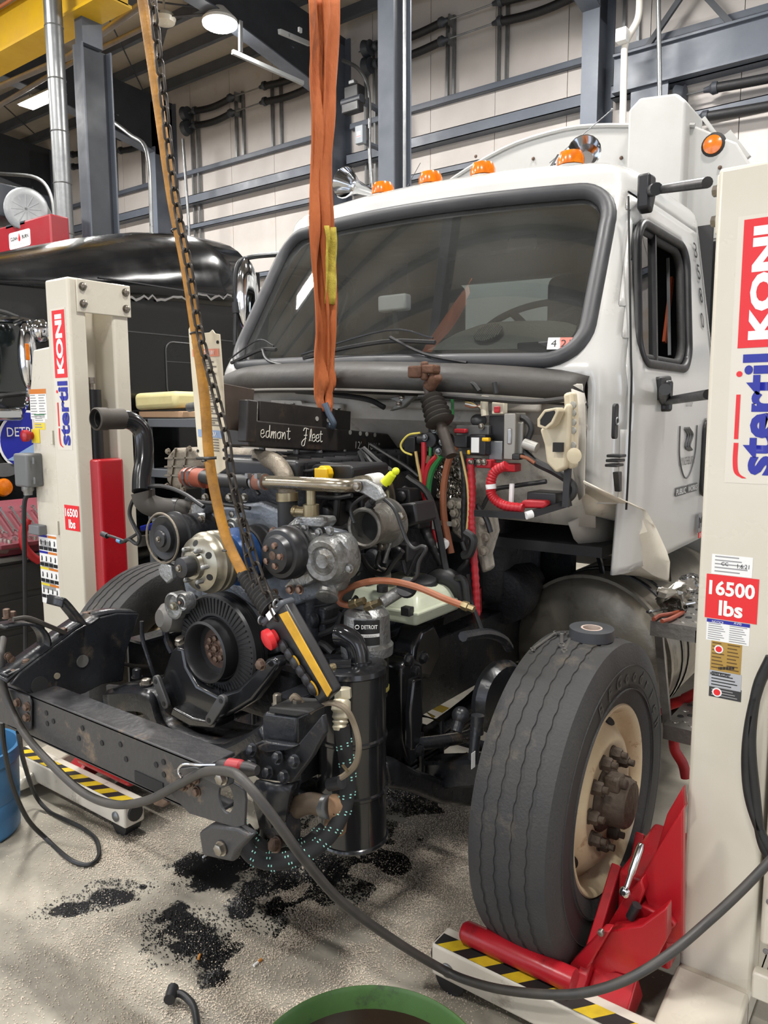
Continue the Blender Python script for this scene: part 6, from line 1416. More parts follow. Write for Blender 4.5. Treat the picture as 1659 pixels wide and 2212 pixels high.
for uv, y_, r_ in (([(760,835),(820,845),(880,848)],.12,.008),([(640,845),(700,850),(790,862),(830,880)],.14,.011),([(975,840),(1000,830),(1020,828),(1035,845)],.1,.009),([(1068,826),(1072,850)],.1,.009),([(1120,960),(1135,980),(1160,1000),(1200,1020),(1235,1045),(1238,1065),(1225,1080)],.1,.014),([(1040,1100),(1065,1060),(1110,1050),(1180,1040)],.14,.008),([(1030,1090),(1050,1120),(1060,1150)],.1,.01),([(880,1030),(930,1080),(965,1240)],.0,.013),([(1000,1170),(1010,1210),(990,1240),(1000,1290)],.05,.011),([(960,1260),(1000,1250),(1010,1300)],.0,.012),([(1005,1150),(1022,1165),(1015,1195),(1000,1200)],.02,.016),([(1010,1240),(1020,1300),(1040,1360)],.05,.009),([(870,1170),(890,1250),(930,1290),(960,1330)],.0,.016),([(800,960),(840,985),(880,1010),(905,1030)],.1,.009)):
    wt(uv, y_, r_)
MB().tube([W(926,1262,y=-.0),W(955,1245,y=0),W(985,1260,y=.02),W(1000,1300,y=.04)], .034, 14).build('coolant_hose', HOSE, truck)
# electrical: modules on the firewall
def mod(u0, v0, u1, v1, y_, d, mat, name, bevel=.004):
    a, b = W(u0,v0,y=y_), W(u1,v1,y=y_); return MB().bb((a.x,y_,b.z),(b.x,y_+d,a.z)).build(name, mat, truck, bevel=bevel)
mod(985,918,1055,985,.10,.02,M('panel_grey',(104,104,102),.5,.3),'panel'); mod(980,940,1008,968,.06,.05,PLASTIC,'relay'); mod(1014,938,1048,984,.05,.06,PLASTIC,'fuse_module'); mod(1018,945,1034,978,.045,.004,PRINTWHITE,'module_label',0); mod(1040,945,1055,954,.045,.02,MATS['cap_yellow'],'fuse_clip'); mod(1008,972,1014,982,.045,.02,MATS['cap_yellow'],'fuse_clip'); mod(980,926,1005,936,.07,.02,REDH,'relay_base')
bolt(truck, W(1040,921,y=.09), -Y, .008, ZINC); MB().ball(W(1034,908,y=.15),.03,(1,1,.8)).build('grey_canister', M('canister_grey',(70,70,70),.4), truck)
mod(1056,898,1090,992,.12,.03,PLASTIC,'control_unit_side'); ecu = mod(1088,892,1112,994,.06,.08,M('ecu_alu',(150,146,138),.4,.7),'control_unit'); mod(1100,912,1128,992,.08,.08,M('ecu_alu2',(130,128,122),.4,.6),'control_unit_body'); mod(1095,925,1104,960,.055,.012,M('ecu_badge',(160,160,160),.3,.6),'unit_badge'); mod(1055,952,1085,995,.09,.01,GALV,'unit_bracket')
mod(1062,868,1088,895,.09,.03,M('ivory_clip',(206,198,176),.5),'fuse_holder'); mod(1066,878,1078,892,.08,.012,REDH,'red_fuse')
MB().tube([W(1048,855,y=.1),W(1046,875,y=.1),W(1048,898,y=.1)], .014, 8).build('ivory_clip', MATS['ivory_clip'], truck)
for k, (c1_, r0) in enumerate(((TANW,0),(PRINTWHITE,4),(BROWNH,8),(HOSE,-4))): wt([(1005,868+r0),(1022,872+r0),(1040,882-r0)], .13, .003, c1_, 'thin_wire')
wt([(1115,900),(1135,905),(1148,925),(1140,955),(1155,970)], .1, .011, HOSE); MB().cyl(W(1132,958,y=.08),W(1160,968,y=.08),.018,n=12).build('connector', M('silver_tape',(170,168,162),.4,.3), truck); mod(1105,980,1122,994,.05,.03,PLASTIC,'connector'); wt([(1122,985),(1140,990),(1155,1000)], .06, .006, BROWNH)
mod(1012,990,1032,1008,.06,.03,PLASTIC,'stud_block'); mod(1028,992,1060,1012,.06,.04,REDH,'terminal_cover'); mod(1060,1000,1112,1020,.08,.05,REDH,'terminal_cover')
for u in (1018,1035,1046): bolt(truck, W(u,998,y=.055), -Y, .008, ZINC)
# battery tray frame, junction box
TRAYP = dict(y=.0)
MB().beam(W(1027,1108,y=.0),W(1136,1114,y=.0),.02,.022).build('tray_bar', PLASTIC, truck, smooth=0); MB().beam(W(1136,1114,y=.0),W(1232,1085,y=.12),.02,.022).build('tray_bar', PLASTIC, truck, smooth=0); MB().beam(W(1222,1095,y=.08),W(1231,942,y=.08),.022,.012,Y).build('tray_post', PLASTIC, truck, smooth=0); MB().cyl(W(1136,1114,y=-.012),W(1150,1110,y=.006),.013).build('bar_tape', PRINTWHITE, truck)
mod(1138,1062,1200,1092,.08,.1,PLASTIC,'junction_box'); MB().prism([W(u,v,y=.03) for u, v in ((1122,1088),(1130,1080),(1178,1082),(1180,1092),(1172,1098),(1128,1098))],(0,.04,0)).build('red_terminal_boot', REDH, truck, bevel=.006)
MB().cyl(W(1106,1045,y=.06),W(1104,1085,y=.06),.009,n=8).build('white_connector', PRINTWHITE, truck)
# ivory duct and side brackets
DUCT = M('aged_ivory_plastic', (206,196,172), .5, 0, (184,170,140), 7, .5, .1, 40)
a = W(1185,925,y=-.02); m = MB(); lp_o = [W(u,v,y=-.03) for u, v in ((1160,905),(1175,885),(1203,880),(1207,888),(1195,915),(1180,928),(1160,922))]
lp_i = [W(u,v,y=-.03) for u, v in ((1167,907),(1178,891),(1197,887),(1199,891),(1189,911),(1177,921),(1167,917))]
m.holed(lp_o, lp_i, (0,.05,0)); m.build('duct_mouth', DUCT, truck, bevel=.004); MB().prism(lp_i,(0,.004,0)).build('duct_opening', SEAM, truck, smooth=0)
MB().prism([W(u,v,y=.03) for u, v in ((1165,928),(1210,895),(1222,870),(1232,875),(1228,960),(1222,1010),(1200,1022),(1180,1000),(1175,960))],(0,.05,0)).build('duct_body', DUCT, truck, bevel=.012, seg=3)
MB().prism([W(u,v,y=.05) for u, v in ((1215,850),(1235,845),(1240,900),(1238,1010),(1225,1015),(1220,930))],(0,.05,0)).build('duct_side', DUCT, truck, bevel=.01)
MB().lathe(W(1243,984,y=.02), -Y, [(.02,0),(.025,.01),(.014,.014)],18).build('vent_ring', DUCT, truck); MB().box(W(1206,966,y=.02),(.03,.02,.03)).build('duct_latch', SEAM, truck, smooth=0)
for k, v in enumerate((875,892,912,930,962)): MB().lathe(W(1238,v,y=.06), -Y, [(.012,0),(.012,.008),(.006,.01)],12).build('panel_boss', M('grey_boss',(150,148,140),.5), truck)
# engine mount casting (pale) + transmission area
PALE = M('pale_casting', (176,170,158), .55, .2, (140,132,118), 10, .5, .4, 70, dirt=(70,62,54), dirt_amt=.2, dirt_scale=10)
MB().prism([W(u,v,y=.12) for u, v in ((968,1085),(1000,1080),(1010,1110),(1060,1115),(1065,1150),(1050,1200),(1055,1230),(1040,1240),(1028,1190),(1000,1170),(975,1150))],(0,.06,0)).build('bell_housing', PALE, truck, bevel=.01)
for u, v in ((976,1090),(996,1090),(982,1108),(1045,1125),(1050,1160),(1046,1190),(985,1130)): bolt(truck, W(u,v,y=.115), -Y, .013, PALE)
MB().box(W(955,1130,y=.06),(.08,.01,.016)).box(W(938,1131,y=.06),(.012,.012,.04)).build('cable_clip', M('clip_grey',(160,158,152),.5,.3), truck); MB().lathe(W(957,1176,y=.04),(.3,-1,.6),[(.02,0),(.024,.004),(.012,.012)],16).build('white_plug', PRINTWHITE, truck)
# foil heat shield
FOIL = M('crinkled_foil', (176,172,164), .22, .95, (120,116,108), 10, .5)
m = MB(); rows_ = []
for i in range(25):
    rows_.append([W(936+ (992-936)*i/24+ (8 if j > 10 else 0), 990+85*j/20, y=.16)+V(0,random.uniform(-.006,.006),random.uniform(-.004,.004)) for j in range(21)])
m.grid(rows_).build('foil_shield', FOIL, truck, smooth=0, solid=.002)
m = MB(); rows_ = [[W(655+(735-655)*i/16, 884+18*j/5, y=.16)+V(0,random.uniform(-.008,.008),random.uniform(-.004,.004)) for j in range(6)] for i in range(17)]
m.grid(rows_).build('foil_shield', FOIL, truck, smooth=0, solid=.002)
# dark inside of the tunnel, exhaust etc.
MB().bb((-.5,.5,.95),(.5,.95,1.5)).build('transmission', DARKCAST, truck, bevel=.08, seg=3)
MB().tube([W(1290,1190,x=.8),W(1300,1230,x=.8),W(1305,1280,x=.8),W(1296,1350,x=.8)], .012, 8).build('vent_line', GLOSSBLK, truck)
MB().cyl((.75,.45,.62),(.75,1.6,.62),.06).build('air_pipe', BLACKMET, truck)
MB().bb((-.7,1.0,.66),(.6,1.06,1.15)).build('rear_crossmember', BLACKMET, truck, smooth=0)
MB().lathe((.47,.55,1.0), (.0,1,.1), [(.02,0),(.12,.01),(.13,.1),(.1,.25)],24).build('air_can', DARKCAST, truck)
MB().prism([W(u,v,x=.5) for u, v in ((910,1360),(940,1345),(955,1375),(955,1420),(930,1470),(890,1460),(895,1400))],(-.1,0,0)).build('dark_housing', GLOSSBLK, truck, bevel=.02, seg=3)

# ================================================================ lifting gear
# beam with chalk writing, hung from the sling
BEAMM = M('raw_dark_steel', (44,43,43), .48, .3, (60,55,51), 5, .45, .1, 60, dirt=(98,78,62), dirt_amt=.08, dirt_scale=4)
bA, bB = W(512,932,x=.0), W(915,958,x=.0); bB = Vector((0,.60,1.625)); bA = Vector((0,-.47,1.715))
bm_ = thing('lifting_beam', (0,0,1.6), 'dark steel lifting beam with chalk writing slung above the engine', 'lifting beam')
upv = Vector((0,.085,1)).normalized(); lv = (bB-bA).normalized(); upv = X.cross(lv).normalized(); upv = upv if upv.z > 0 else -upv
MB().beam(bA, bB, .11, .09, upv).build('tube', BEAMM, bm_, bevel=.006)
MB().beam(bA+upv*.06-lv*-.06+V(.035,0,.012), bA.lerp(bB,.52)+upv*.06+V(.035,0,.017), .012, .085, upv).build('top_plate', BEAMM, bm_, bevel=.002)
MB().beam(bA+upv*.09-lv*.10+V(.0,0,-.005), bA+upv*.09+lv*.06+V(.0,0,-.01), .012, .15, upv).build('end_plate', M('brown_raw_steel',(84,72,62),.6,.2,(66,56,50),6,.5), bm_, bevel=.002)
MB().beam(bA-upv*.03+V(.06,-.015,.0), bA+upv*.11+V(.06,-.015,0), .045, .045, Y).build('end_post', BEAMM, bm_, bevel=.004)
wpos = lambda t, dz: bA.lerp(bB, t)+upv*dz+V(.0565,0,0)
CHALK = M('chalk', (226,222,210), .8)
def chalk(strokes, t0, scale, dz):
    for st in strokes:
        pts = [bA.lerp(bB,t0)+lv*(x_*scale)+upv*(y_*scale+dz)+V(.0585,0,0) for x_, y_ in st]
        MB().tube(pts, .0016, 5, 4).build('chalk_stroke', CHALK, bm_)
def sh(st, dx): return [[(x_+dx,y_) for x_, y_ in q] for q in st]
LET = {'e':[[(0,.45),(.5,.5),(.45,.9),(.1,.75),(.05,.2),(.35,0),(.7,.25)]], 'd':[[(.5,.8),(.1,.7),(.05,.15),(.35,.05),(.55,.5),(.6,1.5),(.55,.4),(.75,.05)]], 'm':[[(0,0),(.05,.8),(.1,.3),(.3,.8),(.4,.6),(.4,.0),(.45,.5),(.65,.8),(.75,.6),(.75,0)]], 'o':[[(.35,.8),(.05,.55),(.1,.1),(.45,.05),(.6,.5),(.35,.8),(.75,.75)]], 'n':[[(0,0),(.05,.8),(.1,.3),(.35,.8),(.5,.6),(.5,0)]], 't':[[(.2,1.4),(.15,.3),(.3,0),(.5,.15)],[(-.1,.95),(.5,1.0)]], 'i':[[(.1,.8),(.1,.1),(.3,.1)],[(.1,1.1),(.12,1.15)]], 'F':[[(.05,1.2),(.3,1.55),(1.0,1.45)],[(.6,1.5),(.5,.6),(.3,-.5),(-.1,-.6),(-.15,-.2),(.25,.2),(.6,.3)],[(.2,.65),(.75,.7)]], 'l':[[(0,0),(.35,.9),(.3,1.5),(.15,1.0),(.15,.2),(.4,.05)]]}
xx = 0
for ch in 'edmont':
    chalk(sh(LET[ch],xx), .045, .030, -.012); xx += .85 if ch != 'm' else 1.0
xx = 0
for ch in 'Fleet':
    chalk(sh(LET[ch],xx), .245, .030, -.012); xx += {'F':1.15,'l':.5}.get(ch,.72)
text("12' - 10½\"", bm_, CHALK, wpos(.61,-.012), lv, upv, w=.16, h=.03, depth=.0012, bold=-.015)
for t in (.33,.39,.5,.56,.6,.65): MB().lathe(bA.lerp(bB,t)+upv*(.075 if t < .45 else .035)+V(.057 if t > .45 else .042,0,0), X, [(.009,0),(.009,.0015)],12).build('drilled_hole', M('hole_bright',(170,168,160),.5), bm_)
# orange sling
SL = M('orange_webbing', (192,106,54), .85, 0, (156,82,42), 9, .4, .3, 160, dirt=(74,48,36), dirt_amt=.22, dirt_scale=7, stretch=(1,1,.25))
sl = thing('lifting_sling', W(703,892,x=.03), 'orange webbing sling hanging down to the lifting beam', 'sling')
def strap(uvL, uvR, x_, nm, mat=SL, dx=0):
    rows_ = []
    L_ = spline([W(u,v,x=x_) for u, v in uvL], 6); R_ = spline([W(u,v,x=x_) for u, v in uvR], 6)
    for i, (a, b) in enumerate(zip(L_, R_)):
        f_ = .008*math.sin(i*.8); rows_.append([a.lerp(b,t)+V(f_*math.sin(PI*t)+.012*math.sin(2*PI*t*1.2+i*.3)+dx,0,0) for t in (0,.2,.4,.6,.8,1)])
    return MB().grid(rows_).build(nm, mat, sl, smooth=60, solid=.007)
strap([(666,-15),(667,150),(676,330),(672,500),(677,650),(680,780),(684,850),(690,888)], [(700,-15),(698,150),(700,330),(698,500),(702,650),(712,780),(712,850),(705,892)], .03, 'strap')
strap([(694,-15),(697,150),(696,330),(694,500),(700,650),(708,780),(708,850),(703,888)], [(729,-15),(727,150),(721,330),(720,480),(723,650),(722,780),(721,850),(712,892)], .045, 'strap')
strap([(700,488),(702,560),(705,655)], [(721,492),(724,565),(725,660)], .056, 'wear_pad', M('yellow_webbing',(190,172,60),.8,0,(150,132,44),30,.5,.3,200))
hk = W(706,905,x=.05); MB().tube([hk+V(0,-.01,.06), hk+V(.01,0,.02), hk+V(.02,.015,-.015), hk+V(.0,.03,-.03), hk+V(-.02,.03,-.01)], .012, 8).build('hook', M('blue_grey_hook',(108,122,140),.5,.4), sl)
# hoist chain: individual links
CH = M('chain_steel', (74,68,62), .45, .7, (50,46,42), 14, .5)
lk = MB(); lp_ = []
for k in range(24):
    a = 2*PI*k/24; lp_.append(Vector((.0115*math.cos(a), 0, .0115*math.sin(a)+(.0135 if math.sin(a) >= 0 else -.0135))))
lk.tube(lp_, .0042, 8, 1, True); LKM = mesh_of(lk, 'link', 60); LKM.materials.append(CH)
def chain(pts, label, pitch=.0425):
    P_ = spline(pts, 60); t = thing('hoist_chain', P_[-1], label, 'chain'); acc = 0; i = 0; k = 0
    while i < len(P_)-1:
        j = i; d = 0
        while j < len(P_)-1 and d < pitch: d += (P_[j+1]-P_[j]).length; j += 1
        if d < pitch*.8: break
        a, b = P_[i], P_[j]; ax = (a-b).normalized(); f = frame((a+b)/2, ax, X if k % 2 else Y); place(LKM, 'link', None, t, f); k += 1; i = j
    return t
PY = -.80
chain([W(u,v,y=PY-.02) for u, v in ((327,-20),(352,200),(378,420),(405,560),(432,720),(455,810),(478,900),(492,960),(500,1030),(520,1110),(535,1160),(560,1240),(600,1335))], 'long rusty hoist chain hanging beside the yellow cable')
chain([W(u,v,y=PY-.01) for u, v in ((512,1070),(520,1110),(528,1150),(535,1200),(545,1240),(560,1300),(568,1330))], 'short length of chain linking the pendant box to the hoist chain')
# pendant with cable
pd = thing('hoist_pendant', W(655,1400,y=PY), 'black and yellow hoist pendant control leaning in front of the engine', 'pendant control')
YC = M('yellow_cable', (178,124,34), .55, 0, (128,88,28), 14, .5, .2, 80)
MB().tube([W(u,v,y=PY) for u, v in ((305,-20),(340,210),(372,430),(400,570),(425,730),(442,860),(452,990),(470,1090),(492,1170),(528,1245))], .0155, 12, 6).build('cable', YC, pd)
for u, v in ((383,498),(424,720),(449,995),(493,1188)): MB().torus(W(u,v,y=PY), Vector((.12,0,-1)), .0165, .003, 16, 6).build('cable_tie', PLASTIC, pd)
ga, gb = W(522,1238,y=PY), W(592,1318,y=PY); dv = gb-ga; pr = [(.017,0)]
for k in range(22): pr.append((.02+.018*k/22+(.0025 if k % 2 else -.0025), dv.length*(k+1)/23))
MB().lathe(ga, dv, pr, 18).build('strain_boot', RUBBER, pd, smooth=60)
ax = (W(705,1515,y=PY-.0)-W(590,1330,y=PY)).normalized(); sd = ax.cross(Y).normalized()
if sd.x < 0: sd = -sd
c0_, c1_ = W(600,1318,y=PY), W(692,1522,y=PY)
Ln = (c1_-c0_).length
def pq(t, s, d): return c0_+ax*(t*Ln)+sd*s+V(0,d,0)
MB().rings([[pq(t,-w_,-.024),pq(t,w_,-.024),pq(t,w_,.02),pq(t,-w_,.02)] for t, w_ in ((0,.05),(.06,.055),(.5,.047),(1,.035))]).build('housing', PLASTIC, pd, bevel=.01, seg=3)
MB().prism([pq(.08,.022,-.0245),pq(.12,.054,-.0245),pq(.98,.037,-.0245),pq(1.0,.012,-.0245)],(0,-.004,0)).build('yellow_side', M('pendant_yellow',(214,164,34),.5,0,(180,136,30),16,.5), pd, bevel=.001)
MB().rings([[pq(-.02,-.055,-.03),pq(-.02,.055,-.03),pq(-.02,.055,.024),pq(-.02,-.055,.024)],[pq(.05,-.058,-.031),pq(.05,.058,-.031),pq(.05,.058,.025),pq(.05,-.058,.025)]]).build('end_cap', M('cap_grey',(72,76,82),.45), pd, bevel=.008)
q = pq(.2,-.036,-.022); nb = -sd*.45-Y*.9
MB().lathe(q, nb, [(.02,0),(.02,.012),(.03,.014),(.03,.03),(.02,.036)],18).build('stop_button', M('button_red',(206,40,46),.4), pd)
for k in range(6):
    q = pq(.34+.1*k,-.026+.002*k,-.022); MB().lathe(q, nb, [(.02,0),(.021,.006),(.015,.014),(.008,.016)],16).build('button', M('button_dark',(34,34,38),.35), pd)
    if k in (2,5): MB().lathe(q+nb.normalized()*.001, nb, [(.023,0),(.023,.004)],16).build('button_ring', MATS['pendant_yellow'], pd)
plate(pd, PRINTWHITE, pq(.02,-.0,-.0315), sd, -ax, .035, .02, 'maker_tag', .001)
for s_ in (-.04,.04): MB().torus(pq(-.01,s_,-.034), X, .011, .003, 14, 6).build('eye_ring', GALV, pd)
# warning plate, seen from the back: mirrored print
PLW = M('aged_white_plate', (214,206,186), .5, 0, (196,186,160), 8, .5)
sg_ = thing('warning_plate', W(450,860,y=PY+.06), 'long white warning plate hanging behind the yellow cable, print mirrored', 'sign'); yp = PY+.06
out = [(407,712),(412,700),(420,722),(452,718),(458,712),(464,720),(474,722),(480,800),(488,960),(484,985),(490,1000),(487,1012),(470,1024),(455,1018),(432,988),(428,984),(413,800)]
MB().prism([W(u,v,y=yp) for u, v in out],(0,.004,0)).build('plate', PLW, sg_, bevel=.001)
def spt(u, v): return W(u, v, y=yp-.0015)
rtv = (spt(474,740)-spt(411,742)).normalized(); upv_ = (spt(411,742)-spt(425,975)).normalized()
PRW = M('faded_print', (110,104,94), .7)
plate(sg_, M('faded_red',(206,130,104),.6), spt(444,762), rtv, upv_, .118, .022, 'band', .0008); plate(sg_, M('faded_blue',(136,158,190),.6), spt(456,937), rtv, upv_, .118, .022, 'band', .0008)
text('WARNING', sg_, PRINTWHITE, spt(444,762)+V(0,-.001,0), -rtv, upv_, w=.08, h=.014, depth=-.0012); text('NOTICE', sg_, PRINTWHITE, spt(456,937)+V(0,-.001,0), -rtv, upv_, w=.05, h=.014, depth=-.0012); text('KONECRANES', sg_, PRW, spt(440,745)+V(0,-.001,0), -rtv, upv_, w=.07, h=.009, depth=-.0012) if False else None
text('DEMAG', sg_, PRW, spt(440,744), -rtv, upv_, w=.05, h=.009, depth=-.0012) if False else None
m = MB()
for k in range(30):
    o = spt(445+k*.42, 778+k*5.05); L_ = .09*(.6+.4*((k*29) % 11)/11); 
    if k % 5 == 4: continue
    m.prism([o-rtv*.045, o-rtv*.045+rtv*L_, o-rtv*.045+rtv*L_+upv_*.0035, o-rtv*.045+upv_*.0035],(0,-.0006,0))
for k in range(5):
    o = spt(457+k*.4, 950+k*6); m.prism([o-rtv*.03, o+rtv*.03, o+rtv*.03+upv_*.003, o-rtv*.03+upv_*.003],(0,-.0006,0))
m.build('print_lines', PRW, sg_, smooth=0)
for u, v in ((417,739),(470,739),(427,974),(483,972),(484,990)): MB().lathe(spt(u,v), -Y, [(.005,-.001),(.005,.001)],10).build('hole', SEAM, sg_)
MB().tube([W(426,990,y=PY),W(447,990,y=PY-.018),W(468,989,y=PY)], .005, 6).build('cable_tie', PLASTIC, sg_)
# ================================================================ background
# ---- black road tractor behind the far lift
BLKT = M('black_truck_paint', (10,11,13), .2, 0, (15,16,18), 2, .5, coat=.25, spec=.4)
bt = thing('black_truck', (-4.2,1.0,0), 'black road tractor with raised sleeper roof behind the far lift column', 'truck')
BX = -2.95; CX = BX-1.22
secs = [(2.50,3.33),(2.1,3.33),(1.7,3.26),(1.3,3.15),(.9,3.02),(.5,2.88),(.1,2.74),(-.3,2.6),(-.7,2.46),(-1.0,2.36)]
rr_ = []
for y, zt in secs:
    ring = []; h = 1.22; zs_ = 2.55+.12*(y+1)/3.5; zs_ = min(zs_, zt-.1)
    for i in range(21):
        a = PI*i/20; ca, sa = math.cos(a), math.sin(a)
        ring.append(V(CX+h*(abs(ca)**.55)*(1 if ca > 0 else -1), y, zs_+(zt-zs_)*(sa**.8)))
    rr_.append(ring)
MB().rings(rr_, closed=False).build('roof_fairing', BLKT, bt, smooth=60, solid=.02)
# side skin: sleeper and cab as separate panels with seams
def sidep(y0, y1, z0, z1, name, mat=BLKT, x=BX, d=.03, bev=.012): return MB().bb((x-d,y0,z0),(x,y1,z1)).build(name, mat, bt, bevel=bev, seg=3)
sidep(1.02,2.45,.9,2.72,'sleeper_side'); sidep(-.95,1.0,.95,2.62,'cab_side'); MB().bb((CX-1.2,2.46,.9),(BX-.02,2.52,2.9)).build('sleeper_rear', BLKT, bt, bevel=.02)
MB().bb((CX-1.2,-.95,.9),(BX-.06,2.46,2.6)).build('cab_core', M('cab_core_dark',(12,12,13),.6), bt, smooth=0)
MB().bb((BX-.3,2.52,1.0),(BX-.06,2.62,3.0)).build('side_extender', BLKT, bt, bevel=.01)
for z0_, y0_, y1_ in ((2.735,.98,2.46),(2.38,1.2,2.3)): MB().beam((BX+.003,y0_,z0_),(BX+.003,y1_,z0_),.006,.008).build('panel_seam', M('seam_grey',(62,62,64),.4), bt, smooth=0)
# damaged edge of the roof trim: torn strip
pts = [W(275+i*9, 645+random.uniform(-9,5)-i*.2, x=BX+.01) for i in range(26)]
MB().rings([[p, p+V(.004,0,.0), p+V(.004,0,-.012-random.random()*.01), p+V(0,0,-.012)] for p in pts]).build('torn_trim', M('grey_scrape',(120,118,116),.6), bt, smooth=0)
lp2 = [V(BX+.004,1.78+a,2.12+b) for a, b in rrect_d(.5,.42,.07,5)]; MB().tube(lp2, .006, 6, 1, True).build('hatch_seam', MATS['seam_grey'], bt)
MB().box((BX+.004,1.78,2.18),(.004,.5,.006)).build('hatch_line', MATS['seam_grey'], bt, smooth=0)
# door, window, mirror, badges
MB().prism([V(BX+.001,a,b) for a, b in ((-.6,1.92),(.42,1.92),(.42,2.3),(.30,2.42),(-.35,2.42))],(.008,0,0)).build('side_window', M('dark_glass',(24,30,30),.08,0,None,coat=.5), bt, bevel=.003)
lpw = [V(BX+.006,a,b) for a, b in ((-.6,1.92),(.42,1.92),(.43,2.1),(.42,2.3),(.30,2.42),(-.35,2.42))]; MB().tube(lpw, .016, 8, 4, True).build('window_rubber', RUBBER, bt)
MB().tube([V(BX+.01,.62,z) for z in (1.0,1.6,2.2,2.5)], .007, 6).build('door_seam', MATS['seam_grey'], bt)
for u, v, sc in ((60,770,(.45,.55,1.9)),(88,715,(.5,.6,.7))): MB().ball(W(u,v,x=-2.72), .11, sc, 16, 12).build('mirror', CHROME, bt)
MB().tube([W(30,700,x=-2.78),W(60,692,x=-2.74),W(64,720,x=-2.72)], .014, 8).build('mirror_arm', CHROME, bt); MB().tube([W(64,800,x=-2.72),W(60,860,x=-2.74),W(50,890,x=-2.9)], .014, 8).build('mirror_arm', CHROME, bt)
MB().box(W(59,760,x=-2.66),(.01,.025,.1)).build('mirror_marker', ORANGEL, bt, bevel=.003)
MB().tube([W(-10,690,x=-2.9),W(40,690,x=-2.9),W(95,700,x=-2.9)], .02, 8).build('visor', CHROME, bt)
q = W(60,952,x=BX+.012); MB().lathe(q, X, [(.20,0),(.20,.004)],40).build('door_crest', PRINTWHITE, bt); MB().lathe(q+V(.004,0,0), X, [(.185,0),(.185,.002)],40).build('door_crest_blue', PRINTBLUE, bt)
MB().prism([q+V(.007,-.15,-.12),q+V(.007,.1,-.16),q+V(.007,.08,.0)],(.002,0,0)).build('crest_triangle', M('crest_pale_blue',(140,170,210),.5), bt, smooth=0)
text('DETROIT', bt, PRINTWHITE, q+V(.008,0,.06), Y, Z, w=.28, h=.06)
q = W(10,1015,x=BX+.01); MB().prism([q+V(0,.09*math.cos(t),.045*math.sin(t)) for t in [2*PI*k/24 for k in range(24)]],(.006,0,0)).build('oval_badge', GALV, bt, bevel=.001)
q = W(8,1053,x=BX+.01); MB().lathe(q, X, [(.06,0),(.05,.02),(.02,.03)],20).build('side_marker', ORANGEL, bt)
MB().box(W(12,895,x=-2.85),(.08,.2,.08)).build('door_pull', CHROME, bt, bevel=.02); MB().cyl(W(20,885,x=-2.88),W(55,882,x=-2.88),.012).build('door_bar', BLACKMET, bt)
MB().bb((BX-.5,-.9,.35),(BX-.05,2.4,.75)).build('fuel_tank', CHROME, bt, bevel=.12, seg=4); MB().bb((BX-.4,-.9,.78),(BX+.02,2.4,.86)).build('running_board', TREAD, bt, smooth=0)
for k in range(4): MB().bb((BX-.06,-.9,.46+.045*k),(BX+.0,2.4,.49+.045*k)).build('running_board_rib', TREAD, bt, smooth=0)
for yy in (3.3,4.6):
    MB().lathe((BX-.05,yy,.52), -X, [(.25,0),(.5,.02),(.52,.06),(.52,.26),(.5,.3),(.25,.3)],48).build('tyre', TYRE, bt)
MB().bb((CX-.45,2.0,.8),(CX-.35,6.5,1.05)).bb((CX+.35,2.0,.8),(CX+.45,6.5,1.05)).build('frame_rails', BLACKMET, bt, smooth=0)
for yy in (-1.4,):
    MB().lathe((BX-.05,yy,.52), -X, [(.25,0),(.5,.02),(.52,.06),(.52,.26),(.5,.3),(.25,.3)],48).build('tyre', TYRE, bt)
# ---- red waste-oil furnace on a stand, with blower
fu = thing('furnace', (-7.6,3.2,0), 'red shop furnace on a stand behind the black truck', 'furnace'); FY = 3.0
a, b = W(-40,475,y=FY), W(112,545,y=FY)
RF = M('furnace_red', (150,30,40), .4, 0, (134,24,34), 2, .5)
MB().bb((a.x-.6,FY,2.9),(b.x,FY+.25,W(60,474,y=FY).z)).build('cabinet', RF, fu, bevel=.02)
for x_ in (a.x-.5,b.x-.1):
    for y_ in (FY+.05,FY+.2): MB().bb((x_-.04,y_-.04,0),(x_+.04,y_+.04,2.9)).build('stand_leg', STEEL, fu, smooth=0)
q = W(43,517,y=FY); plate(fu, PRINTWHITE, q, X, Z, .5, .2, 'name_plate', .006, .03); text('CLEAN', fu, PRINTBLK, q+V(-.13,-.008,.02), X, Z, w=.17, h=.045, bold=.02); text('BURN', fu, PRINTBLK, q+V(.14,-.008,.02), X, Z, w=.15, h=.045, bold=.02)
MB().prism([q+V(.0+a_*.5,-.0065,b_*.6+.02) for a_, b_ in ((0,-.08),(.05,-.05),(.05,0),(.02,.05),(0,.1),(-.03,.04),(-.05,-.02),(-.04,-.06))],(0,-.002,0)).build('flame_mark', PRINTRED, fu, smooth=0)
text('used oil furnace', fu, LINEG, q+V(0,-.008,-.055), X, Z, w=.3, h=.02)
q = W(8,445,y=FY+.2); MB().box(q,(.55,.5,.42)).build('louver_box', DARKSTEEL, fu, bevel=.02)
for k in range(6): MB().box(q+V(0,-.26,-.15+.06*k),(.5,.03,.03)).build('louver', PLASTIC, fu, smooth=0)
q = W(75,457,y=FY+.2); zf = W(60,474,y=FY).z
MB().cyl((q.x-.35,q.y+.15,q.z),(q.x-.02,q.y-.1,q.z),.26,n=32).build('blower_housing', GALV, fu)
nq = Vector((.8,-.6,0)).normalized(); qq = V(q.x+.02,q.y-.12,q.z); MB().lathe(qq, nq, [(.25,-.02),(.26,.02),(.24,.03),(.17,.02)],32).build('blower_ring', GALV, fu); MB().lathe(qq, nq, [(.17,.0),(.0,.01)],24,False,True).build('blower_intake', SEAM, fu)
f = frame(qq+nq*.02, nq, Z)
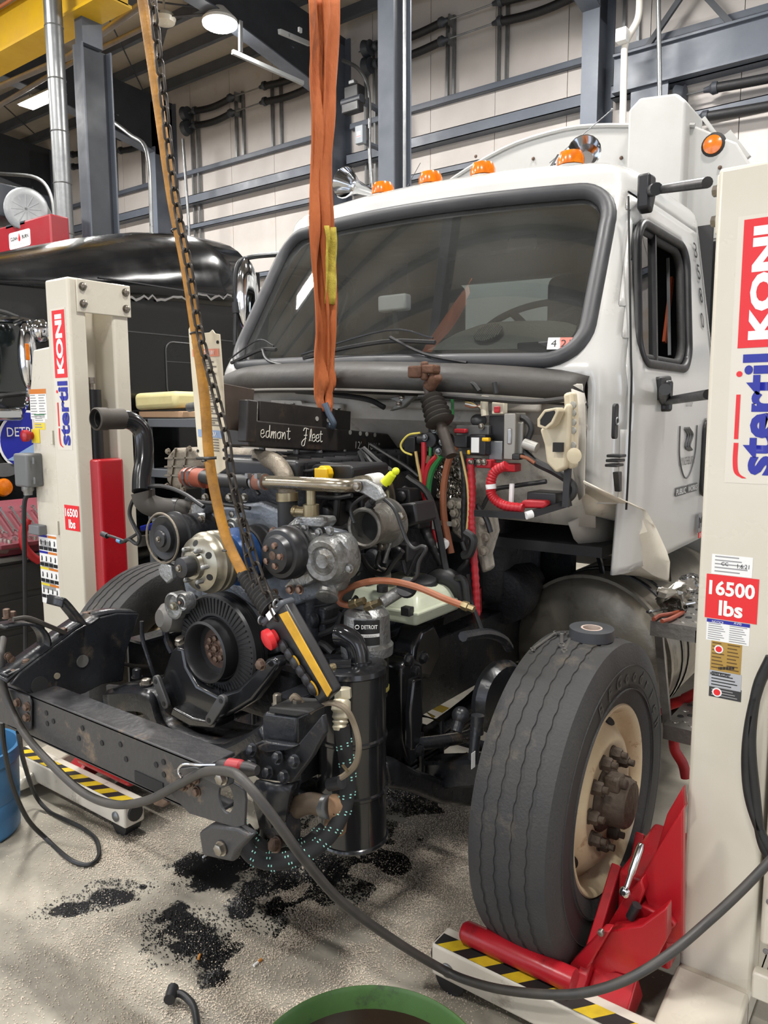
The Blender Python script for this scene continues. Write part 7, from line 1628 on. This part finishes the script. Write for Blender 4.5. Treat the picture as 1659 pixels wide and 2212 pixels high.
for k in range(6): a_ = PI*k/6; MB().beam(f @ Vector((.17*math.cos(a_),.17*math.sin(a_),0)), f @ Vector((-.17*math.cos(a_),-.17*math.sin(a_),0)), .014, .008, nq).build('guard_bar', GALV, fu, smooth=0)
MB().bb((q.x-.35,q.y-.2,zf),(q.x+.1,q.y+.3,q.z-.2)).build('blower_base', DARKSTEEL, fu, smooth=0)
# ---- flue pipe
fx = W(140,490,y=3.3); fl_ = thing('flue_pipe', (fx.x,3.3,3.4), 'shiny round metal flue pipe rising beside the left grey column', 'flue pipe')
z_ = 3.4
while z_ < roofz(3.3)+.2:
    MB().cyl((fx.x,3.3,z_),(fx.x,3.3,z_+.6),.105,n=24).build('section', GALV, fl_); MB().torus((fx.x,3.3,z_+.59), Z, .105, .008, 24, 6).build('joint_ring', GALV, fl_); z_ += .6
MB().lathe((fx.x,3.3,3.3),Z,[(.2,0),(.2,.06),(.11,.16)],24).build('flue_collar', CREAM, fl_)
# ---- ceiling fan
q = W(355,40,z=7.6); fn = thing('ceiling_fan', q, 'ceiling fan with dark blades near the top of the yellow cable', 'fan')
MB().lathe(q, Z, [(.03,-.08),(.15,-.06),(.17,.0),(.14,.06),(.06,.08)],24).build('motor', CREAM, fn); MB().cyl(q+V(0,0,.08),(q.x,q.y,roofz(q.y)+.1),.018).build('rod', CREAM, fn)
for a_ in (.5,2.6,4.7): MB().box(q+V(.5*math.cos(a_),.5*math.sin(a_),.01),(.75,.16,.012),Matrix.Rotation(a_,3,'Z') @ Matrix.Rotation(.25,3,'X')).build('blade', PLASTIC, fn, bevel=.004)
# ---- light fixtures' white strut brackets in the roof
for uvs, y_ in (([(502,112),(655,180)],6.3),([(604,68),(668,95)],6.0)):
    o = MB().beam(W(*uvs[0],y=y_),W(*uvs[1],y=y_+1.2),.05,.06).build('roof_strut', M('strut_white',(150,152,152),.5), ceiling, smooth=0)
for u, v0, v1 in ((520,45,112),(648,60,70)): MB().beam(W(u,v0,y=6.3),W(u,v1,y=6.3),.03,.06,Y).build('strut_hanger', MATS['strut_white'], ceiling, smooth=0)
# ---- shelf rack with parcels behind the engine
SHG = M('shelf_grey', (104,108,112), .5)
rk = thing('shelf_rack', (-2.35,1.3,0), 'grey steel rack with black interior behind the engine', 'rack'); x0, x1, y0, y1 = -2.80,-1.45,1.2,1.75
for z_ in (1.745,1.38,1.0,.5): MB().bb((x0,y0,z_-.06),(x1,y1,z_)).build('shelf', SHG, rk, bevel=.004)
for x_ in (x0,x1-.04):
    for y_ in (y0,y1-.04): MB().bb((x_,y_,0),(x_+.04,y_+.04,1.745)).build('post', SHG, rk, smooth=0)
MB().bb((x0+.02,y1-.03,.05),(x1-.02,y1-.01,1.72)).build('back_panel', M('rack_black',(16,16,18),.7), rk, smooth=0)
PAPER = M('yellow_paper_wrap', (224,214,160), .6, 0, (210,198,140), 6, .5); KRAFT = M('kraft_paper', (186,152,120), .7)
pc = W(370,866,y=1.35); o = MB().box(pc+V(0,0,.0),(.46,.3,.11)).wob(.02,6).build('paper_parcel', PAPER, None, bevel=.035, seg=3); tag(o, 'pale yellow wrapped parcel on top of the grey rack', 'parcel')
o = MB().box(V(pc.x+.02,1.38,1.775),(.5,.3,.045)).build('folder_stack', KRAFT, None, bevel=.006); tag(o, 'brown paper folder lying under the yellow parcel', 'folder')
v_ = thing('hand_crank', V(-2.12,1.3,1.745), 'steel hand crank clamped to the grey rack', 'crank'); q = W(418,880,y=1.25)
MB().tube([q, W(440,893,y=1.25), W(446,915,y=1.25), W(446,930,y=1.25)], .022, 8).build('crank_arm', ALUD, v_); MB().cyl(q-V(.05,.0,0),q+V(.06,0,.01),.032,n=12).build('crank_grip', ALU, v_); MB().box(V(-2.05,1.3,1.76),(.1,.1,.03)).build('crank_base', ALUD, v_, bevel=.004)
bx_ = MB().box(V(-2.2,1.28,1.43),(.16,.12,.1)).build('parts_box', ALU, None, bevel=.01); tag(bx_, 'small metal parts box on the rack beside the casting', 'box')
# ---- tool cart with red wrench case
ct = thing('tool_cart', (-2.35,.1,0), 'black tool cart at the left edge under an open red wrench case', 'cart'); CTZ = 1.0
BLKC = M('cart_black', (38,38,40), .5, 0, (52,50,48), 6, .5)
MB().bb((-2.8,-.55,.28),(-2.15,.55,CTZ)).build('body', BLKC, ct, bevel=.012); MB().bb((-2.84,-.58,CTZ-.02),(-2.11,.58,CTZ+.01)).build('top', GALV, ct, bevel=.006)
for z_ in (.4,.6,.8): MB().bb((-2.148,-.5,z_),(-2.14,.5,z_+.16)).build('drawer', BLKC, ct, bevel=.005)
for x_ in (-2.72,-2.24):
    for y_ in (-.45,.45): MB().cyl((x_-.02,y_,.07),(x_+.02,y_,.07),.07).bb((x_-.015,y_-.015,.07),(x_+.015,y_+.015,.29)).build('caster', RUBBER, ct)
MAR = M('maroon_case', (120,46,56), .5, 0, (104,38,48), 6, .5)
cs = thing('wrench_case', (-2.45,.0,CTZ+.01), 'open maroon case holding a row of wrenches', 'tool case')
ca, cb = W(-40,1085,x=-2.45), W(78,1175,x=-2.3)
b0, b1, b2, b3 = V(-2.2,-.5,CTZ+.03), V(-2.2,.4,CTZ+.03), V(-2.68,.5,CTZ+.26), V(-2.68,-.45,CTZ+.26)
MB().prism([b0,b1,b2,b3], V(.02,0,-.035)).build('case_lid', MAR, cs, bevel=.006); MB().bb((-2.2,-.5,CTZ+.012),(-2.13,.42,CTZ+.06)).build('case_tray', MAR, cs, bevel=.006)
WR = M('wrench_chrome', (200,198,194), .2, .9)
def wr_mesh(L, w):
    m = MB(); m.box((0,0,0),(w*.55,L*.8,w*.3)); m.ring((0,L*.45,-w*.2), Z, w*.35, w*.62, w*.4, 14)
    op = []
    for k in range(11): a_ = PI*.5+.7+(2*PI-1.4)*k/10; op.append((w*.75*math.cos(a_+PI), -L*.45+w*.75*math.sin(a_+PI)))
    for k in range(11): a_ = PI*.5+.7+(2*PI-1.4)*(10-k)/10; op.append((w*.38*math.cos(a_+PI), -L*.45+w*.38*math.sin(a_+PI)))
    m.prism([V(x_,y_,-w*.18) for x_, y_ in op], (0,0,w*.36)); return mesh_of(m, 'wrench', 35)
for k in range(14):
    t = (k+.5)/14; L_ = .36-.012*k
    p_ = b0.lerp(b1,t).lerp(b3.lerp(b2,t), .52)+V(.016,0,.022); lv_ = (b3.lerp(b2,t)-b0.lerp(b1,t)).normalized(); nv = (b1-b0).cross(b3-b0).normalized(); nv = nv if nv.z > 0 else -nv
    me = wr_mesh(L_,.022); me.materials.append(WR); f = frame(p_, nv, lv_.cross(nv)); o = place(me, 'wrench', None, None, f); tag(o, 'chrome combination wrench clipped in the maroon case', 'wrench', 'wrenches in the maroon case')
sk = thing('socket_case', (-2.0,-.1,CTZ+.01), 'small maroon socket tray in front of the wrench case', 'tool case'); sx = -2.16
MB().bb((-2.19,-.28,CTZ+.062),(-2.06,.32,CTZ+.09)).build('tray', MAR, sk, bevel=.006)
for i in range(3):
    for j in range(8): MB().lathe((-2.16+.04*i,-.22+.07*j,CTZ+.09),Z,[(.013,0),(.014,.02),(.008,.02)],10).build('socket', WR, sk)
o = MB().tube([W(60,1122,x=-2.05),W(50,1150,x=-2.05),W(53,1180,x=-2.05),W(68,1200,x=-2.05),W(85,1212,x=-2.05)], .022, 10).build('red_air_hose', REDL, None); tag(o, 'red air hose hanging over the tool cart by the lift', 'hose')
o = MB().cyl(W(-8,1185,x=-2.1),W(14,1186,x=-2.1),.026).cyl(W(14,1186,x=-2.1),W(48,1182,x=-2.1),.008).build('pry_tool', M('brown_handle',(92,70,66),.5), None); tag(o, 'hand tool with a brown handle on the cart', 'hand tool')
o = MB().prism([W(300+a_*30,1128+b_*22,y=.9) for a_, b_ in ((0,.4),(1.1,0),(1.15,.4),(1,.8),(.1,.95))],(0,.2,0)).build('parts_tray', M('blue_tray',(34,44,140),.4), rk, bevel=.01)
# loose supply cable from the cabinet at left
o = MB().tube([W(4,1560,y=-1.0),W(10,1620,y=-.98),W(28,1700,y=-.9),W(60,1770,y=-.80)]+[W(u,v,z=.012) for u, v in ((100,1812),(150,1856),(190,1868),(213,1850),(208,1815),(180,1790),(140,1770),(105,1752))]+[W(75,1715,y=-.62),W(50,1640,y=-.8),W(40,1580,y=-1.0)], .009, 8).build('loose_cable', HOSE, None); tag(o, 'thin black cable looped on the floor at left', 'cable')
# ================================================================ loose things and the floor
def lab(o, label, cat, group=None): return tag(o, label, cat, group)
# power cable draped over the crossmember and across to the near lift
cp_ = [W(1668,1855,y=-.16),W(1600,1925,y=-.22),W(1530,1990,y=-.30),W(1440,2065,y=-.42),W(1340,2122,y=-.5),W(1230,2148,y=-.53),W(1100,2140,y=-.53),W(1010,2118,y=-.535),W(945,2088,y=-.56),W(850,2030,y=-.72),W(740,1950,y=-.9),W(660,1860,y=-1.02),W(590,1765,y=-1.09),W(530,1690,y=-1.11),W(495,1667,y=-1.09),W(440,1668,y=-1.07),W(385,1695,y=-1.07),W(320,1728,y=-1.07),W(250,1738,y=-1.07),W(180,1712,y=-1.07),W(110,1650,y=-1.07),W(50,1580,y=-1.06),W(12,1500,y=-1.06),W(2,1420,y=-1.06),W(6,1380,y=-1.0)]
lab(MB().tube(cp_, .0125, 10, 8).build('power_cable', M('grey_black_cable',(46,46,47),.5,0,(66,62,57),12,.5)), 'thick black power cable draped from the frame across to the near lift', 'cable')
lab(MB().tube([W(u,v,x=-.46) for u, v in ((28,1338),(60,1335),(100,1350),(150,1372),(195,1400),(230,1425),(280,1437),(320,1440))], .008, 8).build('brake_cable', M('dusty_cable',(62,58,54),.6)), 'dusty cable lying over the left frame horn', 'cable')
# pick tool on the crossmember
pk = thing('pick_tool', W(500,1655,y=-1.05), 'hooked pick tool with black and red handle lying on the crossmember', 'hand tool')
ha, hb = W(470,1652,y=-1.06), W(556,1664,y=-1.04); MB().lathe(ha, hb-ha, [(.010,0),(.016,.012),(.019,.04),(.017,.07),(.019,.1),(.012,(hb-ha).length)],16).build('handle', M('handle_black',(34,32,33),.5), pk)
MB().lathe(ha+(hb-ha)*.22+V(0,-.003,.004), hb-ha, [(.008,0),(.0185,.012),(.0185,.05),(.008,.062)],16).build('handle_inlay', M('handle_red',(150,40,46),.5), pk)
MB().tube([ha, W(430,1652,y=-1.07), W(400,1650,y=-1.075), W(388,1658,y=-1.075), W(386,1668,y=-1.075), W(393,1680,y=-1.075)], .004, 8).build('pick_shaft', CHROME, pk)
# tape roll and wrenches on the tyre
tp = thing('tape_roll', (1.085,.015,1.058), 'roll of black tape lying on top of the near tyre', 'tape roll'); tz = 1.062; tq = W(1277,1385,y=.02); tq = V(tq.x,.02,1.062)
ta = Vector((.02,-.02,1)); MB().ring(tq, ta, .034, .070, .034, 40).build('roll', M('tape_dark',(60,62,66),.55), tp); MB().ring(tq+V(0,0,.001), ta, .028, .0338, .033, 32).build('core', M('card_core',(196,178,166),.7), tp)
def on_tyre(u, v, lift=.006):
    y = -.45
    while y < .3:
        p = W(u, v, y=y)
        if math.hypot(p.y, p.z-.55) <= .513+lift: return p
        y += .002
    return W(u, v, y=0)
def wrench(u0, v0, u1, v1, label, w=.014):
    a, b = on_tyre(u0,v0), on_tyre(u1,v1); L_ = (b-a).length; me = wr_mesh(L_, w); me.materials.append(WR)
    mid = (a+b)/2; nv = Vector((0,mid.y,mid.z-.55)).normalized(); d = (b-a).normalized(); nv = (nv-d*nv.dot(d)).normalized()
    f = frame(mid, nv, d.cross(nv)); lab(place(me, 'wrench', None, None, f), label, 'wrench', 'wrenches on the tyre')
wrench(1204,1364,1148,1404,'leftmost chrome wrench lying on top of the near tyre'); wrench(1214,1366,1213,1394,'short chrome wrench in the middle of the bunch on the tyre',.018); wrench(1238,1366,1218,1408,'chrome wrench with a round socket end touching the tape roll',.016)
# ratchet leaning in the fork
rt_ = thing('ratchet', W(1350,1925,y=-.28), 'chrome ratchet handle standing between the tyre and the red fork', 'ratchet'); a, b = W(1350,1928,y=-.28), W(1386,1822,y=-.22)
MB().lathe(a, b-a, [(.007,0),(.008,.05),(.011,.06),(.012,(b-a).length*.9),(.008,(b-a).length)],14).build('handle', CHROME, rt_); MB().ball(a, .016, (1,.7,1.2)).build('head', CHROME, rt_); MB().lathe(a+V(0,-.01,.004), -Y, [(.006,0),(.006,.004)],8).build('head_screw', SEAM, rt_)
# tools and rubbish on the step
st_z = s1.z+.004
pl = thing('pliers', W(1440,1332,z=st_z), 'pliers with worn orange grips lying on the upper step', 'pliers')
def zz(u, v, dz=.008): return W(u, v, z=st_z+dz)
OG = M('orange_grip',(150,70,44),.6,0,(110,52,36),20,.5)
for uv in ([(1412,1338),(1425,1330),(1450,1326),(1472,1320)],[(1430,1342),(1445,1338),(1462,1330),(1476,1322)]): MB().tube([zz(*p) for p in uv], .008, 8).build('grip', OG, pl)
MB().cyl(zz(1470,1322),zz(1484,1312),.011,.005,10).build('jaw', BLACKMET, pl)
wl = thing('long_wrench', zz(1440,1318), 'long dark wrench lying behind the pliers on the step', 'wrench'); MB().cyl(zz(1402,1322),zz(1500,1302),.006,n=8).build('shaft', WR, wl); MB().ball(zz(1402,1322),.011,(1,1,.5)).build('head', BLACKMET, wl)
fo = MB().ball(zz(1455,1290,.05), .06, (1,1.1,.8), 22, 16).wob(.045, 26, 3).build('foil_wad', FOIL, None, smooth=0); lab(fo, 'crumpled dark foil wad on the fuel tank step', 'foil')
po = MB().ball(W(1490,1262,y=.85), .045, (1,1,.9), 18, 12).wob(.01, 40).build('plastic_bag', thin_glass('clear_plastic',(.9,.9,.9,1),.1,1.6), None, smooth=0); lab(po, 'clear crumpled plastic packet behind the foil on the step', 'packet')
# drum, drain pan, bar
dcx = W(-68,1800,z=0); dr = thing('drum', (dcx.x,dcx.y,0), 'blue plastic drum at the left edge of the floor', 'drum'); dz_ = W(0,1660,y=dcx.y).z; BL = M('blue_drum',(64,118,160),.4,0,(52,98,138),4,.5)
MB().lathe((dcx.x,dcx.y,0), Z, [(.18,0),(.2,.01),(.21,.15),(.205,.16),(.21,.17),(.215,dz_-.06),(.225,dz_-.05),(.225,dz_),(.21,dz_),(.205,.02)],40,True,True).build('shell', BL, dr)
MB().lathe((dcx.x,dcx.y,.04), Z, [(.2,0),(.0,.002)],32,False,True).build('water', M('drum_dark',(30,50,66),.2), dr)
pcx = Vector((1.005,-1.055,0)); gp = thing('drain_pan', pcx, 'green oil drain pan with dark oil at the bottom edge', 'drain pan'); GR = M('green_pan',(62,96,40),.45,0,(50,80,32),5,.5,dirt=(36,40,28),dirt_amt=.15,dirt_scale=9)
ztp = .27
pr_ = [(.2,0),(.25,.005),(.282,ztp-.012),(.288,ztp),(.282,ztp+.004),(.276,ztp-.006),(.246,.02)]
MB().lathe(pcx, Z, pr_, 64, True, False).build('pan', GR, gp, smooth=50); MB().lathe(pcx+V(0,0,.215), Z, [(.272,0),(.0,.0005)],48,False,True).build('oil', M('old_oil',(40,24,18),.06,0,(30,18,14),4,.5), gp)
br = thing('breaker_bar', W(400,2170,z=.015), 'black bent bar with square head lying at the bottom left', 'bar')
MB().tube([W(372,2150,z=.03),W(388,2146,z=.03),W(406,2158,z=.03),W(420,2180,z=.03),W(428,2230,z=.03)], .011, 10).build('rod', PLASTIC, br); MB().cyl(W(366,2160,z=.035),W(374,2134,z=.035),.018,n=10).build('head', PLASTIC, br)
for (u, v), (u2, v2), lb, wb in (((565,2072),(548,2086),'white cigarette butt with orange tip on the pale grit','w'),((432,2062),(428,2072),'small orange cigarette butt beside the dark oil patch','o'),((455,1842),(438,1852),'cigarette butt at the edge of the black oil below the frame','w')):
    a, b = W(u,v,z=.006), W(u2,v2,z=.006); ci = thing('cigarette_butt', (a+b)/2-V(0,0,.006), lb, 'cigarette butt'); mid = a.lerp(b,.45)
    MB().cyl(a, mid, .0045, n=8).build('filter', M('filter_orange',(196,130,60),.8), ci)
    MB().cyl(mid, b, .0045, n=8).build('paper', PRINTWHITE if wb == 'w' else MATS['filter_orange'], ci)
# ---- absorbent grit
import numpy as np
GR_ = []
for u, v, rx, ry, w_ in ((700,2000,.40,.28,1.2),(860,1900,.30,.4,1.1),(560,1800,.3,.3,.8),(900,1780,.25,.5,1.0),(950,1700,.3,.4,1.0),(480,2090,.35,.22,.8),(300,2000,.4,.3,.2),(350,1830,.35,.28,.5),(620,2120,.4,.22,1.0),(820,2040,.3,.22,1.1),(150,2120,.4,.3,.08),(380,2180,.3,.15,.6),(1000,2060,.3,.2,.9),(250,1760,.3,.2,.3)):
    p = W(u,v,z=0); GR_.append((p.x,p.y,rx,ry,w_))
rg = np.random.default_rng(3); NG = 800000
gx = rg.uniform(-1.2,1.38,NG); gy = rg.uniform(-1.5,.9,NG)
def vnoise(x, y, f, seed):
    g = np.random.default_rng(seed).uniform(0,1,(64,64)); X_ = x*f+100; Y_ = y*f+100
    i = np.floor(X_).astype(int); j = np.floor(Y_).astype(int); a = X_-i; b = Y_-j; a = a*a*(3-2*a); b = b*b*(3-2*b)
    return (g[i%64,j%64]*(1-a)+g[(i+1)%64,j%64]*a)*(1-b)+(g[i%64,(j+1)%64]*(1-a)+g[(i+1)%64,(j+1)%64]*a)*b
fr = .5*vnoise(gx,gy,3,1)+.3*vnoise(gx,gy,7,2)+.2*vnoise(gx,gy,17,4)
den = np.zeros(NG)
for cx, cy, rx, ry, w_ in GR_: den = np.maximum(den, w_*np.exp(-(((gx-cx)/rx)**2+((gy-cy)/ry)**2)))
den = den*np.clip((fr-.22)*2.6,0,1.6)
inpan = np.hypot(gx-pcx.x, gy-pcx.y) < .30
keep = (rg.uniform(0,1,NG) < den*.85) & ~inpan
gx, gy, fr, den = gx[keep], gy[keep], fr[keep], den[keep]; NG = len(gx)
om = np.full(NG,-9.)
for a, b, r in OIL: om = np.maximum(om, 1-np.hypot(gx-a,gy-b)/(r*1.35))
om = om+(vnoise(gx,gy,9,7)-.5)*1.3+(vnoise(gx,gy,24,9)-.5)*.6
dk = (om > .12) & (rg.uniform(0,1,NG) < .9)
def grit(sel, s0, s1, lift):
    x, y = gx[sel], gy[sel]; n = len(x); s = rg.uniform(s0,s1,n); a = rg.uniform(0,6.28,n); z = rg.uniform(0,.003,n)+lift*np.clip(den[sel],0,1)*rg.uniform(0,1,n)
    vs = np.zeros((n,4,3))
    for k in range(3): vs[:,k,0] = x+s*np.cos(a+2.09*k); vs[:,k,1] = y+s*np.sin(a+2.09*k); vs[:,k,2] = z+rg.uniform(-.2,.5,n)*s
    vs[:,3,0] = x+rg.uniform(-.3,.3,n)*s; vs[:,3,1] = y+rg.uniform(-.3,.3,n)*s; vs[:,3,2] = z+s*rg.uniform(.7,1.3,n)
    b = (np.arange(n)*4)[:,None,None]; fs = (b+np.array([[0,1,3],[1,2,3],[2,0,3]])[None]).reshape(-1,3)
    return vs.reshape(-1,3), fs
for nm, sel, s0, s1, lf, mt, lb in (('absorbent_grit',~dk,.0015,.0036,.006,M('pale_grit',(216,204,188),.8,0,(184,170,152),90,.5),'pale absorbent grit scattered over the oily floor'),('oily_grit',dk,.002,.0048,.003,M('oily_grit_black',(17,17,18),.3),'black oil-soaked grit under the truck nose')):
    vv, ff_ = grit(sel, s0, s1, lf); me = bpy.data.meshes.new(nm)
    me.vertices.add(len(vv)); me.vertices.foreach_set('co', vv.ravel()); me.loops.add(len(ff_)*3); me.loops.foreach_set('vertex_index', ff_.ravel()); me.polygons.add(len(ff_)); me.polygons.foreach_set('loop_start', np.arange(len(ff_))*3); me.update(calc_edges=True); me.validate()
    o = link(nm, me, mt); tag(o, lb, 'absorbent grit', None, 'stuff')
